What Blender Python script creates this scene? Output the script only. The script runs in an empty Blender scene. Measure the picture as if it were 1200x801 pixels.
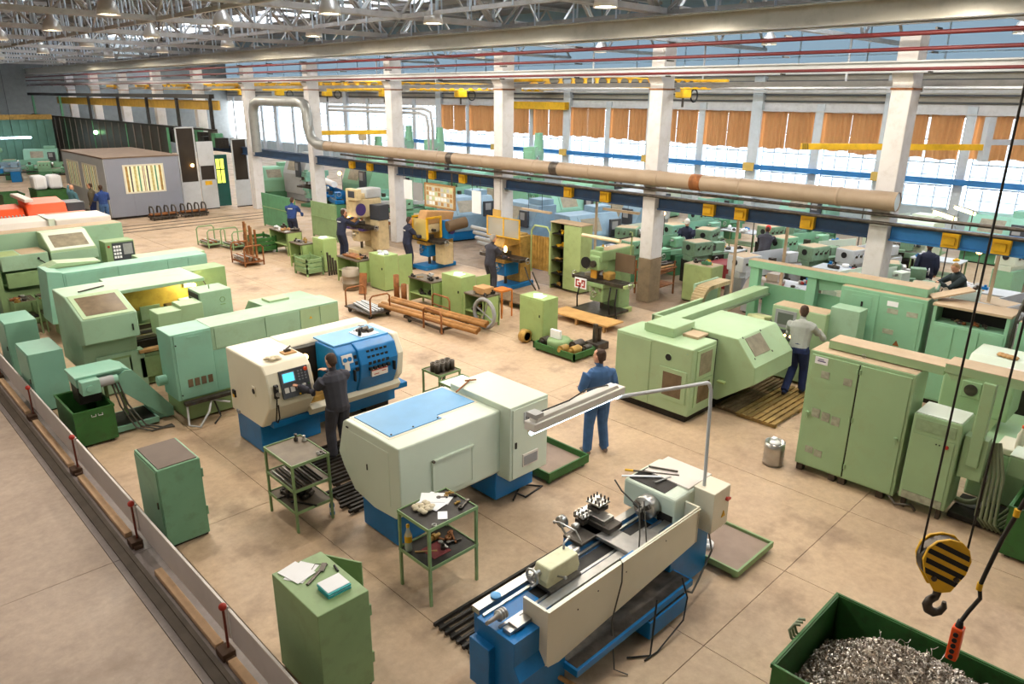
import bpy, bmesh, math, random
from mathutils import Vector, Matrix
random.seed(7)
S = bpy.context.scene
C = S.collection
PI = math.pi

# ---------------------------------------------------------------- camera
cam_d = bpy.data.cameras.new('camera'); cam = bpy.data.objects.new('camera', cam_d); C.objects.link(cam)
S.camera = cam
cam_d.sensor_width = 36.0; cam_d.lens = 847 / 1200 * 36; cam_d.clip_start = .05; cam_d.clip_end = 400
_p, _a, _r = math.radians(18.72), math.radians(44.54), math.radians(0.5)
_F = Vector((math.sin(_a)*math.cos(_p), math.cos(_a)*math.cos(_p), -math.sin(_p)))
_R = Vector((math.cos(_a), -math.sin(_a), 0)); _U = _R.cross(_F)
_R2 = _R*math.cos(_r) + _U*math.sin(_r); _U2 = _U*math.cos(_r) - _R*math.sin(_r)
cam.matrix_world = Matrix(((_R2.x, _U2.x, -_F.x, 0), (_R2.y, _U2.y, -_F.y, 0), (_R2.z, _U2.z, -_F.z, 5.5), (0, 0, 0, 1)))

# ---------------------------------------------------------------- world, exposure
WLD = bpy.data.worlds.new('sky'); S.world = WLD; WLD.use_nodes = True
_bg = WLD.node_tree.nodes['Background']; _bg.inputs[0].default_value = (.93, .97, 1, 1); _bg.inputs[1].default_value = 10.0
S.view_settings.view_transform = 'Standard'; S.view_settings.look = 'None'; S.view_settings.gamma = 1
S.view_settings.use_curve_mapping = False
S.view_settings.exposure = 0.33
S.cycles.use_denoising = True; S.cycles.max_bounces = 7; S.cycles.diffuse_bounces = 4; S.cycles.transparent_max_bounces = 8
S.cycles.sample_clamp_indirect = 6; S.cycles.caustics_reflective = False; S.cycles.caustics_refractive = False
LAMP_W = 130.0                                   # one high bay lamp

# ---------------------------------------------------------------- helpers
def lin(c):
    return tuple((x/255/12.92 if x/255 <= .04045 else ((x/255+.055)/1.055)**2.4) for x in c)
MATS = {}
def mat(name, rgb, rough=.5, metal=0., var=.12, scale=3., bump=.0, dirt=0., dirt_rgb=(70, 62, 50), fine=40., emit=0., alpha=None, spec=.4, streak=False):
    if name in MATS: return MATS[name]
    m = bpy.data.materials.new(name); MATS[name] = m; m.use_nodes = True
    nt = m.node_tree; N = nt.nodes; L = nt.links; b = N['Principled BSDF']
    c = lin(rgb)
    b.inputs['Roughness'].default_value = rough; b.inputs['Metallic'].default_value = metal
    b.inputs['Specular IOR Level'].default_value = spec
    if emit:
        b.inputs['Emission Color'].default_value = (*c, 1); b.inputs['Emission Strength'].default_value = emit
    b.inputs['Base Color'].default_value = (*c, 1)
    if var or dirt:
        tc = N.new('ShaderNodeTexCoord'); n1 = N.new('ShaderNodeTexNoise'); n1.inputs['Scale'].default_value = scale
        n1.inputs['Detail'].default_value = 5
        src = tc.outputs['Object']
        if streak:
            mp = N.new('ShaderNodeMapping'); mp.inputs['Scale'].default_value = (1, 1, .12); L.new(src, mp.inputs[0]); src = mp.outputs[0]
        L.new(src, n1.inputs['Vector'])
        r = N.new('ShaderNodeValToRGB'); L.new(n1.outputs['Fac'], r.inputs[0])
        r.color_ramp.elements[0].position = .3; r.color_ramp.elements[1].position = .7
        r.color_ramp.elements[0].color = (*[x*(1-var*1.3) for x in c], 1); r.color_ramp.elements[1].color = (*[min(1, x*(1+var)) for x in c], 1)
        out = r.outputs[0]
        if dirt:
            n2 = N.new('ShaderNodeTexNoise'); n2.inputs['Scale'].default_value = scale*2.3; n2.inputs['Detail'].default_value = 9; n2.inputs['Roughness'].default_value = .7
            L.new(src, n2.inputs['Vector'])
            r2 = N.new('ShaderNodeValToRGB'); L.new(n2.outputs['Fac'], r2.inputs[0])
            r2.color_ramp.elements[0].position = .5; r2.color_ramp.elements[1].position = .72
            r2.color_ramp.elements[0].color = (0, 0, 0, 1); r2.color_ramp.elements[1].color = (dirt, dirt, dirt, 1)
            mx = N.new('ShaderNodeMixRGB'); L.new(r2.outputs[0], mx.inputs[0]); L.new(out, mx.inputs[1]); mx.inputs[2].default_value = (*lin(dirt_rgb), 1)
            out = mx.outputs[0]
        L.new(out, b.inputs['Base Color'])
        if bump:
            n3 = N.new('ShaderNodeTexNoise'); n3.inputs['Scale'].default_value = fine; L.new(src, n3.inputs['Vector'])
            bp = N.new('ShaderNodeBump'); bp.inputs['Strength'].default_value = bump; bp.inputs['Distance'].default_value = .01
            L.new(n3.outputs['Fac'], bp.inputs['Height']); L.new(bp.outputs[0], b.inputs['Normal'])
    if alpha is not None:
        b.inputs['Alpha'].default_value = alpha
    return m

class MB:
    """collects verts and faces; build() links them as one mesh object"""
    def __init__(s): s.v = []; s.f = []; s.m = []; s.cur = 0; s.sm = []
    def add(s, v, f, smooth=False):
        o = len(s.v); s.v += [tuple(p) for p in v]
        for q in f: s.f.append([i+o for i in q]); s.m.append(s.cur); s.sm.append(smooth)
        return s
    def box(s, x0, x1, y0, y1, z0, z1):
        if x0 > x1: x0, x1 = x1, x0
        if y0 > y1: y0, y1 = y1, y0
        if z0 > z1: z0, z1 = z1, z0
        return s.add([(x, y, z) for z in (z0, z1) for y in (y0, y1) for x in (x0, x1)],
                     [(0, 2, 3, 1), (4, 5, 7, 6), (0, 1, 5, 4), (2, 6, 7, 3), (0, 4, 6, 2), (1, 3, 7, 5)])
    def cbox(s, cx, cy, cz, dx, dy, dz): return s.box(cx-dx/2, cx+dx/2, cy-dy/2, cy+dy/2, cz-dz/2, cz+dz/2)
    def prism(s, poly, ax, a, b):
        """poly: 2D points; extruded on axis ax ('x': poly is (y,z); 'y': (x,z); 'z': (x,y))"""
        def P(u, w, t): return {'x': (t, u, w), 'y': (u, t, w), 'z': (u, w, t)}[ax]
        n = len(poly); area = sum(poly[i][0]*poly[(i+1) % n][1]-poly[(i+1) % n][0]*poly[i][1] for i in range(n))
        flip = (area < 0) ^ (ax == 'y') ^ (b < a)
        v = [P(u, w, a) for u, w in poly] + [P(u, w, b) for u, w in poly]
        f = [tuple(reversed(range(n))), tuple(range(n, 2*n))] + [(i, (i+1) % n, n+(i+1) % n, n+i) for i in range(n)]
        if flip: f = [tuple(reversed(q)) for q in f]
        return s.add(v, f)
    def cyl(s, p0, p1, r, n=12, r1=None, caps=True, smooth=True):
        p0 = Vector(p0); p1 = Vector(p1); d = (p1-p0).normalized(); r1 = r if r1 is None else r1
        u = d.orthogonal().normalized(); w = d.cross(u)
        v = []
        for p, q in ((p0, r), (p1, r1)):
            for i in range(n):
                t = 2*PI*i/n; v.append(p + (u*math.cos(t)+w*math.sin(t))*q)
        s.add(v, [(i, (i+1) % n, n+(i+1) % n, n+i) for i in range(n)], smooth)
        if caps: s.add(v, [tuple(reversed(range(n))), tuple(range(n, 2*n))])
        return s
    def tube(s, pts, r, n=8, closed=False, caps=True):
        pts = [Vector(p) for p in pts]; k = len(pts); v = []; u = None
        for i, p in enumerate(pts):
            a = pts[i-1] if (i or closed) else p; b = pts[(i+1) % k] if (i < k-1 or closed) else p
            d = (b-a).normalized()
            u = d.orthogonal().normalized() if u is None else (u - d*u.dot(d)).normalized()
            w = d.cross(u)
            rr = r[i] if isinstance(r, (list, tuple)) else r
            v += [p+(u*math.cos(2*PI*j/n)+w*math.sin(2*PI*j/n))*rr for j in range(n)]
        f = [(i*n+j, i*n+(j+1) % n, ((i+1) % k)*n+(j+1) % n, ((i+1) % k)*n+j) for i in range(k if closed else k-1) for j in range(n)]
        s.add(v, f, True)
        if caps and not closed: s.add(v, [tuple(reversed(range(n))), tuple(range((k-1)*n, k*n))])
        return s
    def bar(s, p0, p1, w, h, up=(0, 0, 1)):
        p0 = Vector(p0); p1 = Vector(p1); d = (p1-p0).normalized(); up = Vector(up)
        x = d.cross(up)
        if x.length < 1e-4: x = d.orthogonal()
        x.normalize(); y = x.cross(d)
        v = [p + x*(a*w/2) + y*(b*h/2) for p in (p0, p1) for a, b in ((-1, -1), (1, -1), (1, 1), (-1, 1))]
        return s.add(v, [(0, 1, 2, 3), (7, 6, 5, 4), (0, 4, 5, 1), (1, 5, 6, 2), (2, 6, 7, 3), (3, 7, 4, 0)])
    def lathe(s, prof, c=(0, 0, 0), n=20, ax='z', smooth=True):
        v = []; k = len(prof)
        for r, z in prof:
            for i in range(n):
                t = 2*PI*i/n; a, b = r*math.cos(t), r*math.sin(t)
                q = {'z': (a, b, z), 'x': (z, a, b), 'y': (b, z, a)}[ax]
                v.append((q[0]+c[0], q[1]+c[1], q[2]+c[2]))
        f = [(i*n+j, i*n+(j+1) % n, (i+1)*n+(j+1) % n, (i+1)*n+j) for i in range(k-1) for j in range(n)]
        s.add(v, f, smooth)
        if prof[0][0] > 1e-4: s.add(v, [tuple(reversed(range(n)))])
        if prof[-1][0] > 1e-4: s.add(v, [tuple(range((k-1)*n, k*n))])
        return s
    def ball(s, c, r, n=12, sc=(1, 1, 1)):
        k = max(4, n//2); v = []
        for i in range(k+1):
            ph = PI*i/k
            for j in range(n):
                t = 2*PI*j/n
                v.append((c[0]+r*sc[0]*math.sin(ph)*math.cos(t), c[1]+r*sc[1]*math.sin(ph)*math.sin(t), c[2]+r*sc[2]*math.cos(ph)))
        return s.add(v, [(i*n+j, (i+1)*n+j, (i+1)*n+(j+1) % n, i*n+(j+1) % n) for i in range(k) for j in range(n)], True)
    def quad(s, a, b, c, d): return s.add([a, b, c, d], [(0, 1, 2, 3)])
    def mesh(s, name, mats):
        me = bpy.data.meshes.new(name); me.from_pydata(s.v, [], s.f)
        for m in (mats if isinstance(mats, (list, tuple)) else [mats]): me.materials.append(m)
        me.polygons.foreach_set('material_index', s.m); me.polygons.foreach_set('use_smooth', s.sm); me.update()
        return me
    def build(s, name, mats, parent=None, bev=0, at=None, rz=0, world=True):
        """coordinates are in the parent's frame"""
        o = bpy.data.objects.new(name, s.mesh(name, mats)); C.objects.link(o)
        if parent: o.parent = parent
        if at is not None: o.location = at
        if rz: o.rotation_euler.z = rz
        if bev:
            b = o.modifiers.new('b', 'BEVEL'); b.width = bev; b.segments = 2; b.limit_method = 'ANGLE'; b.angle_limit = .7; b.harden_normals = False
        return o
    def shift(s, dx, dy, dz=0):
        s.v = [(a+dx, b+dy, c+dz) for a, b, c in s.v]; return s

def tag(o, label=None, cat=None, group=None, kind=None):
    if label: o['label'] = label
    if cat: o['category'] = cat
    if group: o['group'] = group
    if kind: o['kind'] = kind
    return o
def thing(name, label, cat, loc=(0, 0, 0), rz=0, group=None):
    o = bpy.data.objects.new(name, None); C.objects.link(o); o.empty_display_size = .1
    o.location = loc; o.rotation_euler.z = rz
    return tag(o, label, cat, group)
def struct(o): o['kind'] = 'structure'; return o
def children(o): return [c for c in o.children]
def copy_tree(o, parent=None):
    c = o.copy(); C.objects.link(c)
    if parent: c.parent = parent
    for ch in children(o): copy_tree(ch, c)
    return c
def dup(root, loc, rz=None, label=None, group=None, sc=None):
    c = copy_tree(root); c.location = loc
    if rz is not None: c.rotation_euler.z = rz
    if label: c['label'] = label
    if group: c['group'] = group
    if sc: c.scale = sc
    return c
def bx(name, m, parent, x0, x1, y0, y1, z0, z1, bev=.008):
    return MB().box(x0, x1, y0, y1, z0, z1).build(name, m, parent, bev)
def pr(name, m, parent, poly, ax, a, b, bev=.01):
    return MB().prism(poly, ax, a, b).build(name, m, parent, bev)
def cy(name, m, parent, p0, p1, r, n=14, r1=None):
    return MB().cyl(p0, p1, r, n, r1).build(name, m, parent)
def tb(name, m, parent, pts, r, n=8):
    return MB().tube(pts, r, n).build(name, m, parent)
def arc(c, r, a0, a1, n, ax='z'):
    out = []
    for i in range(n+1):
        t = a0+(a1-a0)*i/n; u, w = r*math.cos(t), r*math.sin(t)
        d = {'z': (u, w, 0), 'x': (0, u, w), 'y': (u, 0, w)}[ax]
        out.append((c[0]+d[0], c[1]+d[1], c[2]+d[2]))
    return out
def sag(a, b, drop, n=10):
    a = Vector(a); b = Vector(b)
    return [tuple(a.lerp(b, i/n) - Vector((0, 0, drop*4*(i/n)*(1-i/n)))) for i in range(n+1)]

# ---------------------------------------------------------------- materials
MINT = mat('mint_paint', (150, 182, 154), .42, var=.06, scale=1.5, dirt=.3, dirt_rgb=(120, 128, 92), bump=.03, fine=25)
MINT2 = mat('pale_mint_paint', (160, 186, 146), .42, var=.06, scale=1.5, dirt=.25, dirt_rgb=(150, 146, 110), bump=.03, fine=25)
AQUA = mat('aqua_green_paint', (128, 178, 158), .45, var=.06, scale=1.5, dirt=.25, dirt_rgb=(120, 130, 105))
LIME = mat('lime_green_paint', (160, 178, 120), .5, var=.07, scale=2, dirt=.35, dirt_rgb=(112, 116, 70), bump=.03)
SAGE = mat('sage_green_paint', (132, 160, 112), .5, var=.07, scale=2, dirt=.35, dirt_rgb=(100, 102, 70), bump=.03)
GREEN = mat('dark_green_paint', (50, 102, 48), .5, var=.15, scale=3, dirt=.6, dirt_rgb=(52, 58, 34), bump=.05)
FOREST = mat('forest_green_paint', (84, 142, 104), .5, var=.1, scale=3, dirt=.3)
CREAM = mat('cream_paint', (222, 216, 196), .38, var=.03, scale=1.2, dirt=.12, dirt_rgb=(180, 168, 136))
PALE = mat('pale_grey_green_paint', (208, 220, 204), .35, var=.03, scale=1.2, dirt=.1, dirt_rgb=(170, 178, 156))
BLUE = mat('machine_blue_paint', (16, 112, 176), .35, var=.08, scale=2, dirt=.25, dirt_rgb=(20, 60, 92))
LBLUE = mat('sky_blue_paint', (96, 158, 206), .4, var=.08, scale=2)
GBLUE = mat('grey_blue_paint', (128, 156, 176), .45, var=.08, scale=2, dirt=.2)
NAVY = mat('navy_beam_paint', (38, 66, 100), .5, var=.12, scale=3, dirt=.3)
BRIGHTBLUE = mat('bright_blue_beam_paint', (46, 116, 178), .5, var=.1, scale=3)
YELLOW = mat('yellow_paint', (222, 172, 30), .45, var=.1, scale=3, dirt=.3, dirt_rgb=(120, 90, 30))
ORANGE = mat('orange_paint', (238, 88, 34), .4, var=.05)
WHITE = mat('white_paint', (218, 210, 202), .45, var=.03, scale=1, dirt=.1, dirt_rgb=(190, 180, 165))
GREY = mat('grey_paint', (150, 152, 154), .5, var=.06, scale=2, dirt=.2)
LGREY = mat('light_grey_paint', (186, 190, 194), .5, var=.06, scale=1.5, dirt=.2, dirt_rgb=(130, 126, 118))
SHEDC = mat('blue_grey_sheet', (136, 140, 152), .5, var=.04, scale=1)
STEEL = mat('steel', (176, 174, 170), .28, .9, var=.1, scale=8)
DSTEEL = mat('oily_steel', (86, 80, 74), .4, .7, var=.3, scale=9, dirt=.4)
DARK = mat('dark_oiled_metal', (44, 41, 38), .5, .3, var=.3, scale=10)
BLACK = mat('black_rubber', (24, 24, 25), .6, var=.1)
RUST = mat('rusty_steel', (140, 88, 48), .7, .2, var=.3, scale=7, dirt=.5, dirt_rgb=(80, 52, 34))
BRONZE = mat('ochre_machine', (176, 140, 72), .5, .2, var=.25, scale=6, dirt=.4)
WOOD = mat('worn_wood', (170, 132, 84), .7, var=.2, scale=6, dirt=.5, dirt_rgb=(86, 66, 44), bump=.1)
DWOOD = mat('oily_wood', (112, 92, 68), .7, var=.25, scale=6, dirt=.5, dirt_rgb=(58, 48, 38), bump=.1)
PAPER = mat('paper', (236, 238, 242), .8, var=.02)
CARD = mat('cardboard', (178, 138, 92), .8, var=.08, scale=6)
TEAL = mat('teal_folder', (60, 170, 176), .5, var=.03)
RED = mat('red_paint', (168, 48, 38), .45, var=.1)
DRED = mat('dark_red_pipe', (96, 32, 34), .5, var=.12, scale=3)
SCREEN = mat('blue_screen', (80, 196, 236), .3, var=0, emit=1.0)
PANELK = mat('charcoal_panel', (62, 66, 74), .45, var=.05)
KEYS = mat('panel_keys', (120, 124, 130), .5, var=.05)
WINDOWB = mat('brown_machine_window', (112, 96, 74), .25, var=.2, scale=5, dirt=.3)
WINDOWD = mat('dusty_machine_window', (140, 132, 112), .3, var=.2, scale=6, dirt=.3)
DUST = mat('dusty_top', (182, 160, 132), .7, var=.08, scale=2, dirt=.3, dirt_rgb=(150, 130, 104))
CABLE = mat('grey_cable', (74, 72, 66), .5, var=.1)
SAGECABLE = mat('grey_green_hose', (128, 138, 112), .5, var=.1)
RAG = mat('rag_cloth', (214, 202, 176), .9, var=.15, scale=12)
PURPLE = mat('purple_paint', (74, 58, 120), .45, var=.1)
BROWN = mat('brown_canvas', (98, 80, 60), .8, var=.1)
CONC = mat('white_column_paint', (206, 204, 204), .7, var=.05, scale=2, dirt=.35, dirt_rgb=(160, 150, 136), bump=.05)
STRUCTG = mat('grey_structural_steel', (182, 180, 178), .5, .1, var=.08, scale=2, dirt=.35, dirt_rgb=(112, 104, 94))
HANGER = mat('pale_blue_steel', (204, 216, 228), .45, .2, var=.05)
LAMPHOT = mat('lamp_lens', (255, 238, 208), .3, var=0, emit=26)
TUBE = mat('fluorescent_tube', (214, 240, 255), .3, var=0, emit=9)
WARM = mat('warm_work_lamp', (255, 196, 110), .3, var=0, emit=14)
ORD = ['first', 'second', 'third', 'fourth', 'fifth', 'sixth', 'seventh', 'eighth', 'ninth', 'tenth', 'eleventh', 'twelfth', 'thirteenth', 'fourteenth', 'fifteenth', 'sixteenth', 'seventeenth', 'eighteenth', 'nineteenth', 'twentieth']+['twenty-'+w for w in ('first', 'second', 'third', 'fourth', 'fifth', 'sixth', 'seventh', 'eighth', 'ninth')]
# ================================================================ lights of the hall: high bay lamps
def high_bay(loc, label):
    t = thing('high_bay_lamp', label, 'lamp', loc, 0, 'high bay lamps under the roof')
    MB().lathe([(.03, .52), (.09, .5), (.12, .38), (.2, .3), (.25, .16), (.28, .0), (.265, .0), (.235, .15), (.185, .28), (.1, .36)], n=20).build('reflector', REFL, t)
    MB().lathe([(.0, .36), (.06, .34), (.1, .2), (.255, .03), (.0, .03)], n=16).build('lens', LAMPHOT, t)
    MB().cyl((0, 0, .5), (0, 0, 2.88), .018, 8).cbox(0, 0, .6, .13, .1, .2).build('ballast', DSTEEL, t)
    return t
REFL = mat('spun_aluminium', (222, 218, 212), .35, .5, var=.05)
LPOS = [(10.45, 17.15), (10.0, 22.3), (13.9, 23.95), (14.4, 31.9), (10.4, 29.15), (6.75, 21.7), (7.1, 28.5), (13.7, 17.15), (13.8, 11.15),
        (10.3, 10.9), (6.75, 15.6), (6.75, 9.6), (10.3, 5.1), (13.9, 5.1), (3.4, 11.5), (3.4, 17.2), (13.9, -1.0), (6.75, 3.6), (-1.2, 2.5), (-1.2, 9.2), (-1.2, 16.0), (-1.2, 23.0),
        (6.9, 35.1), (10.4, 36.8), (14.3, 39.0), (10.6, 45.0), (14.3, 47.0), (6.9, 45.0), (10.6, 55.0), (14.4, 57.0)]
LAB = {0: 'large dome lamp at the top edge above the duct elbow', 1: 'dome lamp hanging above the dark doorway right of the container office', 2: 'smaller dome lamp just below the one above the duct elbow',
       3: 'small dome lamp close to the crane beam above the duct riser', 4: 'dome lamp above the middle of the container office', 5: 'large dome lamp at the top left, above the left end of the container office',
       6: 'dome lamp above the green corrugated partition, farthest left of the near lamps', 7: 'dome lamp high above the framed notice board', 8: 'dome lamp at the top edge high above the tall green shelf cupboard'}
lamp0 = None
for i, (x, y) in enumerate(LPOS):
    lab = LAB.get(i, 'steel dome lamp hanging far down the hall or above the frame')
    if lamp0 is None: lamp0 = high_bay((x, y, 7.4), lab)
    else: dup(lamp0, (x, y, 7.4), None, lab)
    ld = bpy.data.lights.new('high_bay_light', 'SPOT'); ld.energy = LAMP_W * 4 * (1.0 if y < 30 else .8) * (.42 if x < 0 else .85 if y < 7 else .92 if y < 12 and x < 8 else 1.0); ld.spot_size = math.radians(176); ld.spot_blend = .12
    ld.shadow_soft_size = .22; ld.color = (1, .89, .74) if x > 5 else (1, .92, .82)
    lo = bpy.data.objects.new('high_bay_light', ld); lo.location = (x, y, 7.39); C.objects.link(lo)
for i, (x, y) in enumerate([(20.5, 6), (20.5, 14), (20.5, 22), (20.5, 30), (27, 6), (27, 14), (27, 22), (27, 30), (20.5, 40), (20.5, 50)]):
    dup(lamp0, (x, y, 7.4), None, 'steel dome lamp over the machines of the window bay')
    ld = bpy.data.lights.new('high_bay_light', 'SPOT'); ld.energy = LAMP_W * 3.2; ld.spot_size = math.radians(176); ld.spot_blend = .12
    ld.shadow_soft_size = .22; ld.color = (1, .95, .86)
    lo = bpy.data.objects.new('high_bay_light', ld); lo.location = (x, y, 7.39); C.objects.link(lo)

# ================================================================ structure
def floor_mat(name, c0, c1, c2):
    m = bpy.data.materials.new(name); m.use_nodes = True; nt = m.node_tree; N = nt.nodes; L = nt.links; b = N['Principled BSDF']
    g = N.new('ShaderNodeNewGeometry')
    def noise(s, d=6, ro=.55):
        n = N.new('ShaderNodeTexNoise'); n.inputs['Scale'].default_value = s; n.inputs['Detail'].default_value = d; n.inputs['Roughness'].default_value = ro
        L.new(g.outputs['Position'], n.inputs['Vector']); return n
    def ramp(n, p0, p1, a, z):
        r = N.new('ShaderNodeValToRGB'); L.new(n.outputs['Fac'], r.inputs[0]); e = r.color_ramp.elements
        e[0].position = p0; e[1].position = p1; e[0].color = (*a, 1); e[1].color = (*z, 1); return r
    def mix(f, a, z, mode='MIX'):
        x = N.new('ShaderNodeMixRGB'); x.blend_type = mode; L.new(f.outputs[0], x.inputs[0]) if not isinstance(f, float) else None
        if isinstance(f, float): x.inputs[0].default_value = f
        L.new(a.outputs[0], x.inputs[1]); L.new(z.outputs[0], x.inputs[2]); return x
    base = ramp(noise(.7, 8), .3, .72, lin(c0), lin(c1))
    fine = ramp(noise(9, 8, .7), .25, .75, (.80, .80, .80), (1.12, 1.12, 1.12))
    m1 = mix(1.0, base, fine, 'MULTIPLY')
    st = ramp(noise(.8, 9, .65), .53, .72, (0, 0, 0), (.8, .8, .8)); sc = N.new('ShaderNodeRGB'); sc.outputs[0].default_value = (*lin(c2), 1)
    m2 = mix(st, m1, sc)
    sp = ramp(noise(60, 2), .70, .76, (0, 0, 0), (.35, .35, .35)); wc = N.new('ShaderNodeRGB'); wc.outputs[0].default_value = (*lin((226, 214, 192)), 1)
    m3 = mix(sp, m2, wc)
    L.new(m3.outputs[0], b.inputs['Base Color'])
    rr = ramp(noise(1.6, 6), .3, .7, (.38,)*3, (.62,)*3); L.new(rr.outputs[0], b.inputs['Roughness'])
    bp = N.new('ShaderNodeBump'); bp.inputs['Strength'].default_value = .08; bp.inputs['Distance'].default_value = .01; L.new(noise(30, 4).outputs['Fac'], bp.inputs['Height']); L.new(bp.outputs[0], b.inputs['Normal'])
    b.inputs['Specular IOR Level'].default_value = .35
    return m
FLOOR = floor_mat('shop_floor_concrete', (176, 150, 124), (200, 174, 144), (120, 100, 86))
AISLE = floor_mat('aisle_concrete', (166, 148, 134), (186, 168, 152), (140, 124, 112))
OILY = floor_mat('oily_shop_floor', (126, 104, 84), (150, 128, 104), (84, 70, 58))
PATH = floor_mat('painted_aisle_edge', (128, 118, 116), (142, 132, 128), (104, 94, 90))
fl = struct(MB().box(-8, 34, -8, 78, -.3, -.012).build('floor', mat('joint_dirt', (92, 80, 68), .9, var=.1)))
xs = [-8, -4, -.4, 1.82, 2.5, 4.0, 5.85, 7.7, 9.65, 11.6, 13.3, 16.0, 20, 24, 29, 34]; ys = [-8, -2, 3.0, 8.86, 14.8, 20.8, 26.8, 32.8, 44, 60, 78]
slabs = {}
for i in range(len(xs)-1):
    for j in range(len(ys)-1):
        mm = AISLE if i < 3 else PATH if i == 3 else OILY if i in (11, 12) and 2 <= j <= 5 else FLOOR
        MB().box(xs[i]+.004, xs[i+1]-.004, ys[j]+.004, ys[j+1]-.004, -.012, 0).build('slab', mm, fl)

# wall at the far side (windows)
XW = 33.5
pw = struct(MB().box(XW+.3, XW+.5, -8, 78, -.1, 1.25).build('wall_right', mat('lower_wall_plaster', (168, 180, 184), .8, var=.06)))
UP = mat('pale_blue_upper_wall', (148, 176, 194), .7, var=.05)
struct(MB().box(XW+.3, XW+.5, -8, 78, 8.9, 11).build('wall_right_upper', UP))
CLEREST = True
GIRT = mat('beige_sheet_girt', (178, 170, 154), .7, var=.06); BAND = mat('white_plaster_band', (206, 204, 202), .8, var=.05, dirt=.3, dirt_rgb=(160, 152, 146))
struct(MB().box(XW+.25, XW+.5, -8, 78, 5.35, 6.55).build('trim_1', GIRT))
struct(MB().box(XW+.2, XW+.5, -8, 78, 4.86, 5.35).build('trim_2', BAND))
for k, z in enumerate((5.38, 5.66, 5.95, 6.25, 6.52)):
    struct(MB().box(XW+.12, XW+.26, -8, 78, z, z+.07).build('trim_%d' % (k+3), mat('dark_girt_steel', (94, 96, 100), .5, var=.05)))
PIL = mat('pale_pilaster', (196, 202, 206), .7, var=.05, dirt=.3, dirt_rgb=(160, 156, 150))
for k in range(-2, 12):
    yc = 5.6 + 6.0*k
    struct(MB().box(XW-.05, XW+.4, yc-.26, yc+.26, 0, 6.5).build('pilaster', PIL, None, .01))
    struct(MB().box(XW+.1, XW+.4, yc+2.82, yc+3.18, 0, 5.3).build('pilaster', PIL, None, .01))
# windows: two per bay, frames with mullions, glass panes
def glassm(name='frosted_window_glass', col=(.42, .45, .48, 1)):
    m = bpy.data.materials.new(name); m.use_nodes = True; nt = m.node_tree; N = nt.nodes; b = N['Principled BSDF']
    N.remove(b); t = N.new('ShaderNodeBsdfTranslucent'); t.inputs[0].default_value = col; g = N.new('ShaderNodeBsdfGlossy'); g.inputs['Roughness'].default_value = .2
    x = N.new('ShaderNodeMixShader'); x.inputs[0].default_value = .05; nt.links.new(t.outputs[0], x.inputs[1]); nt.links.new(g.outputs[0], x.inputs[2])
    nt.links.new(x.outputs[0], N['Material Output'].inputs[0]); return m
GLASS = glassm(); SKYGLASS = glassm('skylight_glass', (.95, .97, 1, 1)); BLUEG = glassm('blue_tinted_glazing', (.16, .19, .21, 1))
FRAME = mat('white_window_bars', (176, 196, 210), .5, var=.03)
wy = 2.38; wf = MB()
for q in (0, wy): wf.box(0, .07, q-.04 if q else 0, q if q else .04, 1.25, 4.9)
for q in (1.25, 2.15, 3.05, 3.95, 4.84): wf.box(0, .07, 0, wy, q, q+.06)
for i in range(1, 4): wf.box(.01, .05, wy*i/4-.015, wy*i/4+.015, 1.25, 4.86)
for z in (1.7, 2.6, 3.5, 4.4): wf.box(.015, .045, 0, wy, z, z+.02)
wmesh = wf.mesh('window_frame', FRAME); pm = MB().box(.025, .035, 0, wy/4-.03, 0, .82).mesh('pane', GLASS)
CURT = mat('brown_curtain', (160, 124, 90), .85, var=.16, scale=6, dirt=.4, dirt_rgb=(116, 80, 50))
_nt = CURT.node_tree; _t = _nt.nodes.new('ShaderNodeBsdfTranslucent'); _t.inputs[0].default_value = (*lin((226, 186, 144)), 1); _mx = _nt.nodes.new('ShaderNodeMixShader'); _mx.inputs[0].default_value = .72
_nt.links.new(_nt.nodes['Principled BSDF'].outputs[0], _mx.inputs[1]); _nt.links.new(_t.outputs[0], _mx.inputs[2]); _nt.links.new(_mx.outputs[0], _nt.nodes['Material Output'].inputs[0])
for k in range(29):
    w = struct(MB().box(XW+.3, XW+.34, -8+3*k-.03, -8+3*k+.03, 6.55, 8.9).box(XW+.3, XW+.34, -8+3*k, -5+3*k, 7.3, 7.34).box(XW+.3, XW+.34, -8+3*k, -5+3*k, 8.1, 8.14).build('window_%d' % (60+k), FRAME)) if k < 28 else None
    if w: MB().box(XW+.35, XW+.36, -8+3*k, -5+3*k, 6.55, 8.9).build('pane', BLUEG, w)
ncur = 0
struct(MB().box(XW+.04, XW+.22, -7, 42, 4.96, 5.0).build('curtain_rail', BAND))
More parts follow.
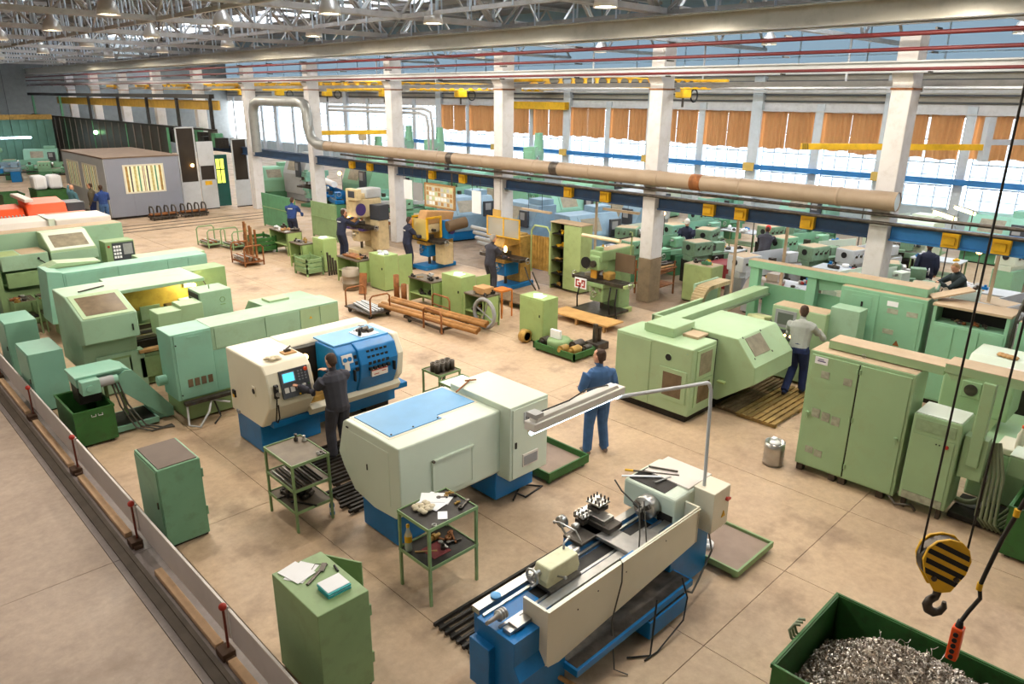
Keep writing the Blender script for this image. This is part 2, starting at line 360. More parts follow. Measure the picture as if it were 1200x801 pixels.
for k in range(-2, 11):
    for h in (0, 1):
        y0 = 5.6+6*k+(.33 if h == 0 else 3.26)
        w = bpy.data.objects.new('window_%d' % (2*(k+2)+h+1), wmesh); C.objects.link(w); w.location = (XW+.28, y0, 0); struct(w)
        for r, z in enumerate((1.31, 2.21, 3.11, 4.01)):
            for c in range(4):
                p = bpy.data.objects.new('pane', pm); C.objects.link(p); p.parent = w; p.location = (0, wy*c/4+.02, z)
        if k >= 6: continue
        # curtains: two cloths per window, gathered, with a gap
        for part in (0, 1):
            a, b = (y0-.05, y0+1.2-random.random()*.06) if part == 0 else (y0+1.215+random.random()*.05, y0+2.46)
            n = 36; zt = 4.98; zb = 3.3+random.uniform(-.06, .06); v = []; th = .012
            for s_ in (0, th):
                for i in range(n+1):
                    f_ = i/n; yy = a+(b-a)*f_; xx = XW+.08+.045*math.sin(f_*11*PI+part)+.015*math.sin(f_*31)
                    v.append((xx+s_, yy, zt-.05*math.sin(f_*PI))); v.append((xx*1+s_+.01*math.sin(f_*17), yy, zb+.03*math.sin(f_*9)))
            off = 2*(n+1); f = [(2*i, 2*i+1, 2*i+3, 2*i+2) for i in range(n)] + [(off+2*i+2, off+2*i+3, off+2*i+1, off+2*i) for i in range(n)]
            c = MB().add(v, f, True).build('curtain', CURT); ncur += 1
            tag(c, ['near', 'far'][part]+' half of the brown curtain on the '+ORD[2*(k+2)+h]+' wall window counted from the right', 'curtain', 'brown curtains over the window wall')
# columns of the middle row
YC = [-.75, 5.6, 11.6, 17.6, 23.6, 29.6, 35.6, 41.6, 47.6, 53.6, 59.6, 65.6]
CONCL = mat('oily_column_foot', (128, 112, 90), .7, var=.12, scale=3, dirt=.4)
for i, y in enumerate(YC):
    c = struct(MB().box(16.6, 17.12, y-.2, y+.2, 1.25 if i in (2, 3) else 0, 6.75).build('column', CONC, None, .02))
    if i in (2, 3): MB().box(16.59, 17.13, y-.21, y+.21, 0, 1.25).build('base', CONCL, c, .02)
    MB().prism([(16.6, 5.85), (16.45, 6.05), (16.45, 6.25), (16.6, 6.25)], 'y', y-.2, y+.2).build('corbel', CONC, c)
    MB().box(16.58, 17.14, y-.22, y+.22, 5.7, 5.74).build('band', RUST, c)
# crane beam in front of the columns (I section), second lower grey beam, red pipes, thin rails
def ibeam(x, w, z0, z1, y0, y1, m, name):
    t = .03; b = MB().box(x-w/2, x+w/2, y0, y1, z0, z0+t).box(x-w/2, x+w/2, y0, y1, z1-t, z1).box(x-.02, x+.02, y0, y1, z0+t, z1-t)
    return struct(b.build(name, m))
BEAM = mat('grey_green_beam_paint', (184, 180, 166), .35, .1, var=.05, scale=1, dirt=.3, dirt_rgb=(120, 112, 92))
ibeam(16.35, .3, 6.98, 7.42, -8, 76, BEAM, 'crane_beam')
ibeam(17.0, .3, 6.98, 7.42, -8, 76, BEAM, 'crane_beam')
ibeam(16.42, .2, 6.02, 6.25, -8, 76, LGREY, 'lower_beam')
PIPE = DRED
for k, (x, z, r) in enumerate(((16.05, 6.72, .045), (16.02, 6.44, .038), (16.05, 6.08, .032))):
    p = MB().cyl((x, -8, z), (x, 75, z), r, 10).build('pipe', PIPE); tag(p, ['topmost of the three dark red pipes along the columns', 'middle one of the three dark red pipes along the columns', 'lowest and thinnest of the three dark red pipes along the columns'][k], 'pipe', 'dark red pipes under the crane beam')
for y in range(-1, 74, 3):
    t = tag(MB().bar((16.1, y, 6.8), (16.4, y, 6.8), .04, .04).bar((16.12, y, 6.38), (16.4, y, 6.38), .04, .04).bar((16.12, y, 6.02), (16.3, y, 6.02), .04, .04).build('pipe_bracket', DSTEEL),
            ORD[(y+1)//3]+' steel bracket of the dark red pipes counted from the right', 'bracket', 'brackets of the dark red pipes')
# navy beam with yellow brackets between the columns, thin steel rails above it
for i in range(len(YC)-1):
    y0, y1 = YC[i]+.21, YC[i+1]-.21
    if i < 7: struct(MB().box(16.78, 16.92, y0, y1, 2.62, 2.98).box(16.7, 17.0, y0, y1, 2.94, 2.98).box(16.7, 17.0, y0, y1, 2.62, 2.66).build('tie_beam', BRIGHTBLUE if i < 1 else NAVY))
for k, (x, z) in enumerate(((16.4, 3.2), (16.4, 3.02))):
    p = MB().cyl((x, -8, z), (x, 26.8, z), .04, 8).build('pipe', DSTEEL); tag(p, ['upper', 'lower'][k]+' one of two thin brown pipes under the beige duct', 'pipe', 'thin brown pipes under the duct')
for nb, y in enumerate((1.7, 3.3, 4.2, 7.2, 8.9, 9.8, 13.2, 14.6, 19.5, 21.2, 25.2, 26.5)):
    b = MB().box(16.66, 16.8, y-.16, y+.16, 2.64, 2.95).box(16.62, 16.67, y-.1, y+.12, 2.7, 2.86).build('junction_box', YELLOW, None, .01)
    tag(b, ORD[nb]+' ochre yellow box on the blue beam, counted from the right', 'box', 'yellow boxes on the blue beam')
for x in (17.5, 32.9): struct(MB().box(x-.04, x+.04, -6, 62, 5.82, 5.9).box(x-.08, x+.08, -6, 62, 5.78, 5.82).build('crane_rail', STRUCTG))
rl = struct(MB().box(28.46, 28.54, 5, 40, 5.88, 5.96).build('crane_rail', STRUCTG))
for y in YC[1:8]: MB().box(28.47, 28.53, y-.03, y+.03, 5.96, 7.62).build('hanger', STRUCTG, rl); struct(MB().box(17.12, 17.56, y-.1, y+.1, 5.66, 5.78).build('rail_bracket', STRUCTG))
# blue busbar along the window wall with its yellow boxes
wb = struct(MB().box(XW-.28, XW-.12, -8, 46, 2.3, 2.52).build('wall_beam', BRIGHTBLUE))
for k in range(-1, 7):
    b = MB().box(XW-.34, XW-.26, 5.6+6*k-.3, 5.6+6*k+.25, 2.22, 2.6).build('junction_box', mat('faded_yellow_box', (206, 172, 92), .5, var=.06)); tag(b, ORD[k+1]+' faded yellow box on the window beam, counted from the right', 'box', 'yellow boxes along the windows')
# beige duct with elbow
DUCT = mat('beige_duct_paint', (156, 138, 118), .5, .1, var=.06, scale=1.5, dirt=.4, dirt_rgb=(138, 116, 94)); DUCTG = mat('grey_duct_sheet', (142, 144, 142), .4, .4, var=.06, scale=2, dirt=.3)
t = thing('air_duct', 'long beige round duct running along the columns, with an open end', 'duct', (16.3, 5.2, 3.5))
MB().cyl((0, 0, 0), (0, 22.5, 0), .2, 24, caps=False).cyl((0, 22.5, 0), (0, 0, 0), .19, 24, caps=False).build('duct_run', DUCT, t)
MB().cyl((0, .02, 0), (0, .03, 0), .19, 24).build('end_cap', mat('pale_cap', (206, 220, 228), .5, var=.02), t)
for q in (1.2, 3.55, 5.9, 8.2, 10.4, 12.7, 15, 17.3, 19.6, 21.8): MB().lathe([(.2, -.03), (.212, -.02), (.212, .02), (.2, .03)], (0, q, 0), 24, 'y').build('seam_ring', DUCT, t)
for q in (4.6, 9.4, 14.2): MB().cyl((0, q, 0), (0, q+.3, 0), .206, 24).build('patch', RUST if q < 5 else DSTEEL, t)
el = [(0, 22.5, 0), (0, 23.2, .02), (0, 23.7, .25), (0, 23.9, .75), (0, 23.92, 1.3), (0, 24.1, 1.62), (0, 24.5, 1.72), (0, 28.2, 1.74), (0, 28.75, 1.6), (0, 28.9, 1.2), (0, 28.9, 0), (0, 28.9, -.6)]
MB().tube(el, .22, 20, caps=True).build('riser', DUCTG, t)
# two thin risers
for q in (0, .25):
    tag(MB().tube([(17.3, 29, 4.9+q*.6), (17.3, 22.6-q, 4.9+q*.6), (17.3, 22.2-q, 4.8+q*.6), (17.3, 22.1-q, 4.4), (17.3, 22.1-q, 3.0)], .05, 8).build('pipe', GREY), 'thin grey pipe bending down beside the duct elbow, '+('inner' if q == 0 else 'outer')+' of two', 'pipe', 'bent grey pipes beside the duct')

# roof: deck with purlins, skylight openings, trusses
DECK = mat('dark_roof_sheet', (128, 124, 122), .8, var=.1); 
holes = [(1.2, 4.2), ]
dk = MB()
SKY = [(10.2, 11.4), (22.5, 26.0)]  # the strip over the window bay is added to brighten that bay
for (a, b) in ((-8, 10.2), (11.4, 22.5), (26.0, 34)): dk.box(a, b, -8, 78, 10.25, 10.4)
for a, b in SKY:
    for y in range(-8, 78, 6): dk.box(a, b, y, y+1.5, 10.25, 10.4)
struct(dk.build('ceiling', DECK))
for a, b in SKY:
    for y in range(-8, 74, 6): struct(MB().box(a-.1, b+.1, y+1.5, y+6, 10.33, 10.35).build('skylight_fill_pane', SKYGLASS))
PUR = mat('pale_purlin_steel', (150, 150, 152), .5, .2, var=.06)
for k, x in enumerate([-6, -3, 0, 1.6, 3.1, 4.6, 6.1, 7.6, 9.1, 10.6, 12.1, 13.6, 15.1, 18, 20.5, 23, 25.5, 28, 30.5]):
    struct(MB().box(x-.04, x+.04, -8, 78, 10.1, 10.25).build('purlin', PUR))
def web_pts(n, x0, x1, z0, z1):
    out = []
    for i in range(n):
        a, b = x0+(x1-x0)*i/n, x0+(x1-x0)*(i+1)/n
        out.append(((a, z0), (b, z1)) if i % 2 == 0 else ((a, z1), (b, z0)))
    return out
def truss(y):
    t = struct(bpy.data.objects.new('roof_truss', None)); C.objects.link(t); t.location = (0, y, 7.5)
    MB().box(-8, 16.6, -.16, -.06, 0, .14).box(-8, 16.6, .06, .16, 0, .14).build('bottom_chord', STRUCTG, t)
    MB().box(-8, 16.6, -.16, -.05, 2.4, 2.55).box(-8, 16.6, .05, .16, 2.4, 2.55).build('top_chord', STRUCTG, t)
    for a, b in web_pts(10, -7.4, 16.4, .08, 2.45):
        for s_ in (-1, 1): MB().bar((a[0], s_*.07, a[1]), (b[0], s_*.07, b[1]), .03, .11, (0, 1, 0)).build('web_bar', STRUCTG, t)
    for i in range(11):
        x = -7.4+23.8*i/10
        MB().bar((x, 0, .1), (x, 0, 2.45), .07, .07).build('hanger', HANGER, t)
    return t
tr0 = truss(-.75)
for y in YC[1:]:
    c = copy_tree(tr0); c.location = (0, y, 7.5)
# second bay trusses and lengthwise bracing
def truss2(y):
    t = struct(bpy.data.objects.new('roof_truss', None)); C.objects.link(t); t.location = (17.2, y, 7.6)
    MB().box(0, 16.4, -.12, .12, 0, .14).build('bottom_chord', STRUCTG, t); MB().box(0, 16.4, -.12, .12, 2.4, 2.55).build('top_chord', STRUCTG, t)
    for a, b in web_pts(8, 0, 16.4, .08, 2.45): MB().bar((a[0], 0, a[1]), (b[0], 0, b[1]), .05, .11, (0, 1, 0)).build('web_bar', STRUCTG, t)
    return t
t2 = truss2(-.75)
for y in YC[1:8]: cc = copy_tree(t2); cc.location = (17.2, y, 7.6)
def brace(x):
    t = struct(bpy.data.objects.new('roof_bracing', None)); C.objects.link(t); t.location = (x, 0, 7.5)
    MB().box(-.05, .05, -8, 72, 0, .1).build('bottom_chord', STRUCTG, t)
    MB().box(-.05, .05, -8, 72, 2.3, 2.4).build('top_chord', STRUCTG, t)
    for i in range(-1, 12):
        y = -.75+6*i+.35
        for (a, b) in (((y, .05), (y+3, 2.35)), ((y+3, 2.35), (y+6, .05))): MB().bar((0, a[0], a[1]), (0, b[0], b[1]), .07, .05, (1, 0, 0)).build('web_bar', STRUCTG, t)
        for q in (1.5, 3, 4.5):
            for s_ in (-.08, .08): MB().bar((s_, y+q, .0), (s_, y+q, 2.4), .045, .045).build('hanger', HANGER, t)
    return t
b0 = brace(16.75)
for x in (3.8, 8.6, 12.9): cc = copy_tree(b0); cc.location = (x, 0, 7.5)
# end walls and the unseen sides of the hall
struct(MB().box(-8, 34, 76, 76.3, -.1, 11).build('wall_back', mat('far_wall_sheet', (116, 120, 120), .8, var=.08)))
struct(MB().box(-8.3, -8, -8, 76, -.1, 11).build('wall_left', mat('near_wall_plaster', (196, 190, 182), .8, var=.05)))
struct(MB().box(-8, 34, -8.3, -8, -.1, 11).build('wall_front', MATS['near_wall_plaster']))
# things authored in world coordinates: the Empty stands at loc, its parts are shifted by -loc
ORI = {}
def W(name, label, cat, loc, group=None):
    t = thing(name, label, cat, loc, 0, group); ORI[t.name] = Vector(loc); return t
_build0 = MB.build
def _build(s, name, mats, parent=None, bev=0, at=None, rz=0, **k):
    if parent is not None and parent.name in ORI:
        o_ = ORI[parent.name]; s.shift(-o_.x, -o_.y, -o_.z)
    o = _build0(s, name, mats, parent, bev, at, rz)
    if parent is not None and parent.name in ORI: ORI[o.name] = ORI[parent.name]
    return o
MB.build = _build
def lone(o, label, cat, group=None, kind=None): return tag(o, label, cat, group, kind)
def paper(x, y, z, w, h, rz, label, m=PAPER, t=.004):
    o = MB().box(-w/2, w/2, -h/2, h/2, 0, t).build('paper_sheet', m, None, 0, (x, y, z), rz); return lone(o, label, 'paper')
# ================================================================ cream and blue CNC lathe with an operator
t = m1 = W('cnc_lathe', 'cream CNC lathe with blue sliding hood and lit control screen', 'machine', (5.8, 10.6, 0))
bx('base', BLUE, t, 4.5, 5.55, 10.28, 11.12, .02, .56, .015); bx('base', BLUE, t, 5.55, 7.2, 10.42, 11.1, .14, .56, .015)
bx('base_rail', BLUE, t, 4.6, 7.2, 10.02, 10.3, .5, .6); bx('foot', DARK, t, 6.6, 7.1, 10.5, 11.0, .0, .14)
yz = [(9.94, 1.62), (9.82, 1.5), (9.74, 1.2), (9.78, .95), (10.12, .53), (11.18, .53), (11.18, 1.62)]
pr('headstock_cover', CREAM, t, yz, 'x', 4.45, 5.22, .03)
pr('back_cover', CREAM, t, [(10.75, .58), (11.18, .58), (11.18, 1.62), (10.86, 1.62), (10.75, 1.5)], 'x', 5.22, 6.95, .02)
pr('end_cover', CREAM, t, [(9.96, 1.6), (9.8, 1.28), (9.86, .86), (10.1, .6), (10.75, .6), (10.75, 1.6)], 'x', 6.86, 7.0, .03)
pr('front_lip', CREAM, t, [(9.9, .68), (9.98, .56), (10.3, .53), (10.3, .64), (9.98, .74)], 'x', 5.22, 6.98, .01)
bx('work_chamber', DARK, t, 5.24, 6.0, 10.6, 10.74, .6, 1.5); bx('bed', BRONZE, t, 5.24, 6.0, 10.1, 10.6, .6, .8)
cy('chuck', BRONZE, t, (5.22, 10.3, 1.12), (5.42, 10.3, 1.12), .15, 20); MB().ball((5.42, 10.36, 1.42), .05).build('work_lamp', WARM, t)
for q in range(4): bx('guide_ring', BRONZE, t, 5.26, 5.32, 9.95+q*.04, 10.02+q*.04, .8+q*.12, .87+q*.12, .01)
hood = [(10.0, 1.58), (9.86, 1.5), (9.78, 1.25), (9.82, 1.0), (9.94, .74), (10.74, .74), (10.74, 1.58)]
d1 = pr('sliding_door', BLUE, t, [(y+.04, z-.015) for y, z in hood[:-2]]+[(10.6, .76), (10.6, 1.56)], 'x', 5.74, 6.12, .02)
hd = pr('front_hood', BLUE, t, hood, 'x', 6.1, 6.86, .02)
bx('top_lid', LBLUE, t, 5.78, 6.86, 10.05, 10.72, 1.57, 1.6, .006)
bx('handle', BLACK, d1, 5.97, 6.0, 9.76, 9.82, 1.0, 1.2); bx('handle', BLACK, hd, 6.74, 6.77, 9.73, 9.79, 1.02, 1.18)
for r in range(4):
    for c in range(5 if r < 4 else 0):
        x = 6.26+c*.088; z = 1.46-r*.095; y = 9.86-(1.5-z)*.32
        MB().box(x, x+.055, y-.012, y+.04, z-.05, z).build('vent', BLACK, hd)
for r in range(3):
    z = 1.42-r*.1; y = 9.88-(1.5-z)*.3
    MB().box(6.03, 6.08, y-.0, y+.05, z-.06, z).build('vent', BLACK, d1)
lp = MB().box(6.3, 6.62, 9.76, 9.8, 1.0, 1.12).build('warning_plate', WHITE, hd); MB().box(6.3, 6.62, 9.757, 9.762, 1.1, 1.12).box(6.34, 6.44, 9.757, 9.762, 1.03, 1.045).box(6.5, 6.58, 9.757, 9.762, 1.06, 1.075).build('red_band', RED, lp)
sp_ = MB().prism([(9.87, 1.46), (9.83, 1.32), (9.85, 1.32), (9.89, 1.46)], 'x', 5.8, 6.0).prism([(9.83, 1.32), (9.81, 1.2), (9.83, 1.2), (9.85, 1.32)], 'x', 5.83, 5.92).build('safety_sign', WHITE, d1)
for q in (5.85, 5.94): MB().cyl((q, 9.835, 1.39), (q, 9.86, 1.385), .038, 16).build('pictogram', BLUE, sp_)
# operator panel on the front of the headstock cover
def PS(x, s, o=0):   # a point on the sloped front: s from 0 (top) to 1
    if s < .3: a, b, f = (9.94, 1.62), (9.82, 1.5), s/.3
    else: a, b, f = (9.82, 1.5), (9.74, 1.2), (s-.3)/.7
    return (x, a[0]+(b[0]-a[0])*f-.012-o, a[1]+(b[1]-a[1])*f+.004)
def plate(name, m, par, x0, x1, s0, s1, o, th=.02):
    a, b, c, d = PS(x0, s0, o), PS(x1, s0, o), PS(x1, s1, o), PS(x0, s1, o)
    bk = [(p[0], p[1]+th, p[2]) for p in (a, b, c, d)]
    return MB().add([a, b, c, d]+bk, [(0, 3, 2, 1), (4, 5, 6, 7), (0, 1, 5, 4), (1, 2, 6, 5), (2, 3, 7, 6), (3, 0, 4, 7)]).build(name, m, par)
pnl = plate('control_panel', PANELK, t, 4.66, 5.14, .3, 1.28, .005, .03)
plate('bezel', KEYS, pnl, 4.69, 4.91, .38, .74, .010); plate('screen', SCREEN, pnl, 4.71, 4.89, .41, .70, .016)
for r in range(4):
    for c in range(3): plate('key', KEYS, pnl, 4.96+c*.055, 4.99+c*.055, .4+r*.1, .45+r*.1, .012)
for (x0, x1, s0, s1) in ((4.7, 4.77, .9, 1.08), (4.8, 4.87, .9, 1.08), (4.9, 4.96, .9, 1.0), (5.0, 5.06, .9, .98)): plate('keypad', mat('pale_keys', (196, 194, 190), .5), pnl, x0, x1, s0, s1, .012)
p = PS(5.09, .38, .02); MB().cyl(p, (p[0], p[1]-.03, p[2]), .03, 14).build('emergency_stop', mat('red_button', (226, 74, 30), .35), pnl)
for x, s, m_ in ((4.93, 1.2, YELLOW), (5.06, 1.16, RED), (5.1, .92, GREEN)): q = PS(x, s, .02); MB().cyl(q, (q[0], q[1]-.015, q[2]), .013, 10).build('button', m_, pnl)
hw = MB().box(4.53, 4.6, 9.7, 9.76, 1.12, 1.34).build('pendant_handwheel', BLACK, t, .012); MB().cyl((4.565, 9.69, 1.2), (4.565, 9.67, 1.2), .035, 16).cyl((4.565, 9.69, 1.3), (4.565, 9.68, 1.3), .02, 10).build('dial', STEEL, hw)
tb('cord', BLACK, hw, [(4.565, 9.73, 1.12), (4.54, 9.72, .95), (4.55, 9.8, .72), (4.6, 9.86, .66), (4.62, 9.82, .75), (4.58, 9.74, 1.0)], .011)
ps = MB().cbox(4.445, 10.25, 1.12, .012, .11, .16).build('spindle_plate', CREAM, t, .004); MB().cyl((4.44, 10.25, 1.12), (4.434, 10.25, 1.12), .045, 16).build('spindle_bore', BLACK, ps)
sw = MB().cbox(4.44, 11.0, .86, .03, .1, .12).build('main_switch', BLACK, t, .004); MB().cbox(4.423, 11.0, .82, .004, .06, .05).build('yellow_plate', YELLOW, sw)
MB().cbox(4.44, 10.92, .56, .02, .1, .06).build('vent_cap', GREY, t)
# things lying on it
for i in range(9): pass
rg = MB(); random.seed(3)
for i in range(16): rg.ball((4.62+random.random()*.2, 9.98+random.random()*.14, 1.645+random.random()*.02), .04, 8, (1.2, .9, .5))
lone(rg.build('cotton_rag', RAG), 'crumpled cream rag on the front edge of the cream CNC lathe', 'rag')
lone(MB().box(4.95, 5.16, 10.12, 10.3, 1.622, 1.64).build('wooden_tray', CARD, None, .004), 'small tan board on the cream lathe top beside the operator', 'board')
lone(MB().box(5.0, 5.1, 10.2, 10.26, 1.642, 1.675).cyl((5.0, 10.22, 1.67), (5.12, 10.25, 1.71), .014, 8).build('gauge', DSTEEL, None, .004), 'dark gauge lying on the tan board on the cream lathe', 'tool')
lone(MB().box(6.35, 6.72, 10.12, 10.5, 1.601, 1.612).build('paper_sheet', PAPER), 'white sheet under the tools on the blue lathe hood', 'paper')
lone(MB().lathe([(.03, 0), (.03, .07), (.015, .12), (.0, .125)], (6.38, 10.2, 1.612), 12).build('cutter', DARK), 'dark upright cutter on the blue lathe hood', 'tool')
for i, (x, y, r) in enumerate(((6.55, 10.3, .04), (6.62, 10.24, .03), (6.6, 10.38, .035), (6.5, 10.4, .028))):
    lone(MB().cyl((x-.05, y, 1.612+r), (x+.07, y+.03, 1.612+r), r, 10).build('turned_part', DSTEEL), ['thick', 'front', 'rear', 'thin'][i]+' turned steel part on the sheet on the blue lathe hood', 'steel part', 'turned parts on the blue lathe hood')
lone(MB().bar((6.42, 10.45, 1.63), (6.72, 10.62, 1.63), .02, .015).bar((6.62, 10.62, 1.645), (6.72, 10.56, 1.645), .03, .015).build('wrench', STEEL), 'steel wrench on the blue lathe hood', 'tool')

# slatted gratings on the floor
def slats(name, label, cat, x0, x1, y0, y1, n, m, along='x', w=.05, h=.05, z=.04, ext=0):
    t = W(name, label, cat, ((x0+x1)/2, (y0+y1)/2, 0))
    if along == 'x':
        for q in (x0+.05, (x0+x1)/2, x1-.1): bx('bearer', m, t, q, q+.06, y0, y1, 0, z, 0)
        for i in range(n):
            y = y0+(y1-y0-w)*i/(n-1); e = random.uniform(-ext, ext); bx('slat', m, t, x0-e, x1+e, y, y+w, z, z+h, 0)
    else:
        for q in (y0+.05, (y0+y1)/2, y1-.1): bx('bearer', m, t, x0, x1, q, q+.06, 0, z, 0)
        for i in range(n):
            x = x0+(x1-x0-w)*i/(n-1); bx('slat', m, t, x, x+w, y0, y1, z, z+h, 0)
    return t
slats('floor_grating', 'dark slatted grating on the floor between cream CNC lathe and pale machine', 'grating', 4.75, 6.7, 8.55, 9.75, 12, DARK, 'x', .045, .04, .03)
slats('floor_grating', 'dark slatted grating sticking out beside the green tool trolley and the pale machine', 'grating', 4.55, 5.6, 7.75, 8.45, 8, DARK, 'x', .045, .04, .03, .08)
slats('floor_grating', 'long dark slatted grating beside the manual lathe with the cream splash guard', 'grating', 3.95, 6.6, 4.5, 5.2, 8, DARK, 'x', .035, .04, .03)

# ================================================================ pale grey-green machine seen from its back
t = W('turning_machine', 'pale grey-green machine with sky blue top lid, seen from behind', 'machine', (5.5, 7.1, 0))
bx('base', BLUE, t, 4.55, 5.0, 6.68, 7.45, .02, .62, .015); bx('base', BLUE, t, 6.15, 6.9, 6.55, 7.4, .08, .5, .015)
bx('under_tray', DARK, t, 5.0, 6.15, 6.62, 7.5, .45, .6)
pr('body', PALE, t, [(6.5, 1.48), (6.5, .56), (6.62, .46), (7.1, .42), (7.55, .5), (7.78, .75), (7.9, .95), (7.74, 1.44), (7.68, 1.48)], 'x', 4.5, 6.2, .02)
ep = MB().prism([(6.72, 1.36), (6.72, .6), (7.1, .52), (7.45, .58), (7.66, .95), (7.6, 1.36)], 'x', 4.494, 4.51).build('end_panel', PALE, t, .004)
MB().cbox(4.488, 7.2, .98, .01, .015, .08).build('latch', BLACK, ep); MB().cbox(4.488, 7.62, 1.4, .01, .05, .02).build('vent_cap', BLACK, t)
MB().prism([(4.62, 6.84), (5.45, 6.84), (5.45, 6.95), (6.12, 6.95), (6.12, 7.66), (4.62, 7.66)], 'z', 1.47, 1.495).build('top_lid', LBLUE, t, .006)
MB().prism([(4.58, 6.80), (5.48, 6.80), (5.48, 6.91), (6.15, 6.91), (6.15, 7.7), (4.58, 7.7)], 'z', 1.465, 1.484).build('lid_frame', CREAM, t)
for x in (4.66, 5.0, 5.4): MB().cyl((x, 6.87, 1.49), (x, 6.87, 1.505), .012, 8).build('bolt', DARK, t)
hp = MB().box(5.01, 5.66, 6.485, 6.5, .64, 1.13).build('hatch', PALE, t, .004)
MB().box(4.99, 5.68, 6.46, 6.5, 1.13, 1.16).box(4.99, 5.02, 6.475, 6.5, .5, 1.13).box(5.65, 5.68, 6.475, 6.5, .64, 1.13).build('hatch_frame', PALE, hp, .004); MB().cyl((5.0, 6.45, 1.15), (5.0, 6.48, 1.15), .02, 10).build('knob', DSTEEL, hp)
cb = bx('control_cabinet', PALE, t, 6.18, 6.92, 6.3, 7.55, .47, 1.57, .012)
dr = MB().box(6.22, 6.88, 6.282, 6.3, .5, 1.53).build('door', PALE, cb, .004)
MB().box(6.42, 6.56, 6.272, 6.285, 1.28, 1.45).build('switch_plate', LGREY, dr, .003); MB().cyl((6.49, 6.275, 1.37), (6.49, 6.255, 1.37), .04, 14).cbox(6.49, 6.25, 1.37, .02, .02, .08).build('rotary_switch', GREY, dr)
MB().prism([(6.5, 1.14), (6.6, 1.14), (6.55, 1.24)], 'y', 6.276, 6.284).build('warning_triangle', YELLOW, dr)
MB().cbox(6.27, 6.275, 1.0, .03, .012, .09).build('latch', DARK, dr)
gr = MB().box(6.4, 6.7, 6.262, 6.283, .63, .82).build('grille', WHITE, dr, .004); MB().box(6.42, 6.68, 6.258, 6.264, .65, .79).build('grille_mesh', GREY, gr)
lone(MB().bar((6.0, 7.2, 1.59), (6.45, 7.42, 1.59), .02, .015).bar((6.35, 7.42, 1.6), (6.5, 7.34, 1.6), .025, .015).build('wrench', RUST), 'brown T-wrench lying on the pale machine control cabinet', 'tool')
tb('floor_cable', BLACK, t, [(6.5, 6.5, .09), (6.6, 6.4, .02), (7.0, 6.45, .02), (6.8, 6.7, .02), (6.4, 6.45, .03)], .015)
# ================================================================ manual lathe with a cream splash guard
t = l3 = W('manual_lathe', 'manual lathe with long cream splash guard on blue pedestals', 'lathe', (5.4, 4.0, 0))
MB().prism([(3.62, .0), (3.62, .5), (3.7, .62), (3.7, .88), (4.2, .88), (4.2, 0)], 'x', 0, .62).shift(3.7, 0).prism([(3.6, 0), (3.6, 0.02), (3.62, .02)], 'x', 3.8, 3.82).build('pedestal', BLUE, t, .012)
bx('pedestal', BLUE, t, 6.2, 7.0, 3.7, 4.35, .02, .88, .012)
bx('end_box', BLUE, t, 3.62, 3.72, 3.95, 4.22, .2, .7, .008)
bx('chip_tray', BLUE, t, 4.3, 6.3, 3.45, 4.2, .28, .36, .006); MB().box(4.33, 6.27, 3.48, 4.17, .355, .365).build('tray_bottom', DSTEEL, t)
bx('coolant_tank', BLUE, t, 5.45, 6.15, 3.42, 4.0, .05, .26, .008); bx('tank_top', DSTEEL, t, 5.47, 6.13, 3.44, 3.98, .26, .27, 0)
bd = bx('bed', BLUE, t, 3.75, 6.9, 3.82, 4.3, .62, .86, .01)
MB().box(3.75, 6.7, 3.8, 3.9, .86, .92).box(3.75, 6.7, 3.93, 3.96, .86, .9).build('way', STEEL, bd); MB().box(3.75, 6.7, 4.22, 4.32, .86, .92).box(3.75, 6.7, 4.15, 4.18, .86, .9).build('way', STEEL, bd)
MB().box(3.77, 6.7, 3.97, 4.14, .86, .868).build('bed_gap', DARK, bd)
gd = MB().prism([(4.05, .47), (4.2, .44), (6.55, .66), (6.55, 1.12), (4.05, 1.09)], 'y', 3.6, 3.62).build('splash_guard', CREAM, t, .004)
MB().box(4.03, 4.06, 3.6, 3.92, .5, 1.09).prism([(3.6, .5), (3.66, .44), (3.98, .58), (4.1, .66), (4.1, .86), (3.92, .86), (3.92, .5)], 'x', 4.03, 4.06).build('guard_end', CREAM, gd, .004)
MB().box(4.03, 6.56, 3.585, 3.63, 1.085, 1.1).build('guard_rim', CREAM, gd)
MB().box(6.53, 6.56, 3.6, 3.8, .66, 1.12).build('guard_end', CREAM, gd)
for x, z in ((4.75, .95), (5.2, .94), (5.9, .98), (4.45, .9)): MB().cyl((x, 3.6, z), (x, 3.594, z), .008, 8).build('bolt', DSTEEL, gd)
hs = bx('headstock', PALE, t, 6.32, 7.05, 3.78, 4.5, .86, 1.22, .03); bx('head_top', WHITE, t, 6.62, 7.12, 3.8, 4.42, 1.22, 1.245, .004)
bx('rubber_mat', DARK, t, 6.36, 6.72, 3.95, 4.45, 1.222, 1.23, 0)
bx('splash_stain', DARK, hs, 6.315, 6.322, 3.8, 4.0, .88, 1.0, 0)
ch = MB().lathe([(.0, 0), (.045, 0), (.05, .02), (.135, .02), (.14, .03), (.14, .15), (.13, .16), (.1, .17), (.1, .2)], (6.12, 4.08, 1.06), 28, 'x').build('chuck', STEEL, t)
for k in range(3):
    a = k*2*PI/3+.4; MB().bar((6.13, 4.08+.04*math.cos(a), 1.06+.04*math.sin(a)), (6.13, 4.08+.12*math.cos(a), 1.06+.12*math.sin(a)), .05, .06, (1, 0, 0)).build('jaw', DSTEEL, ch)
tb('spindle_stub', STEEL, ch, [(6.02, 4.08, 1.06), (6.14, 4.08, 1.06)], .025, 12)
bx('control_box', CREAM, t, 6.72, 7.08, 3.52, 3.8, .72, 1.24, .01)
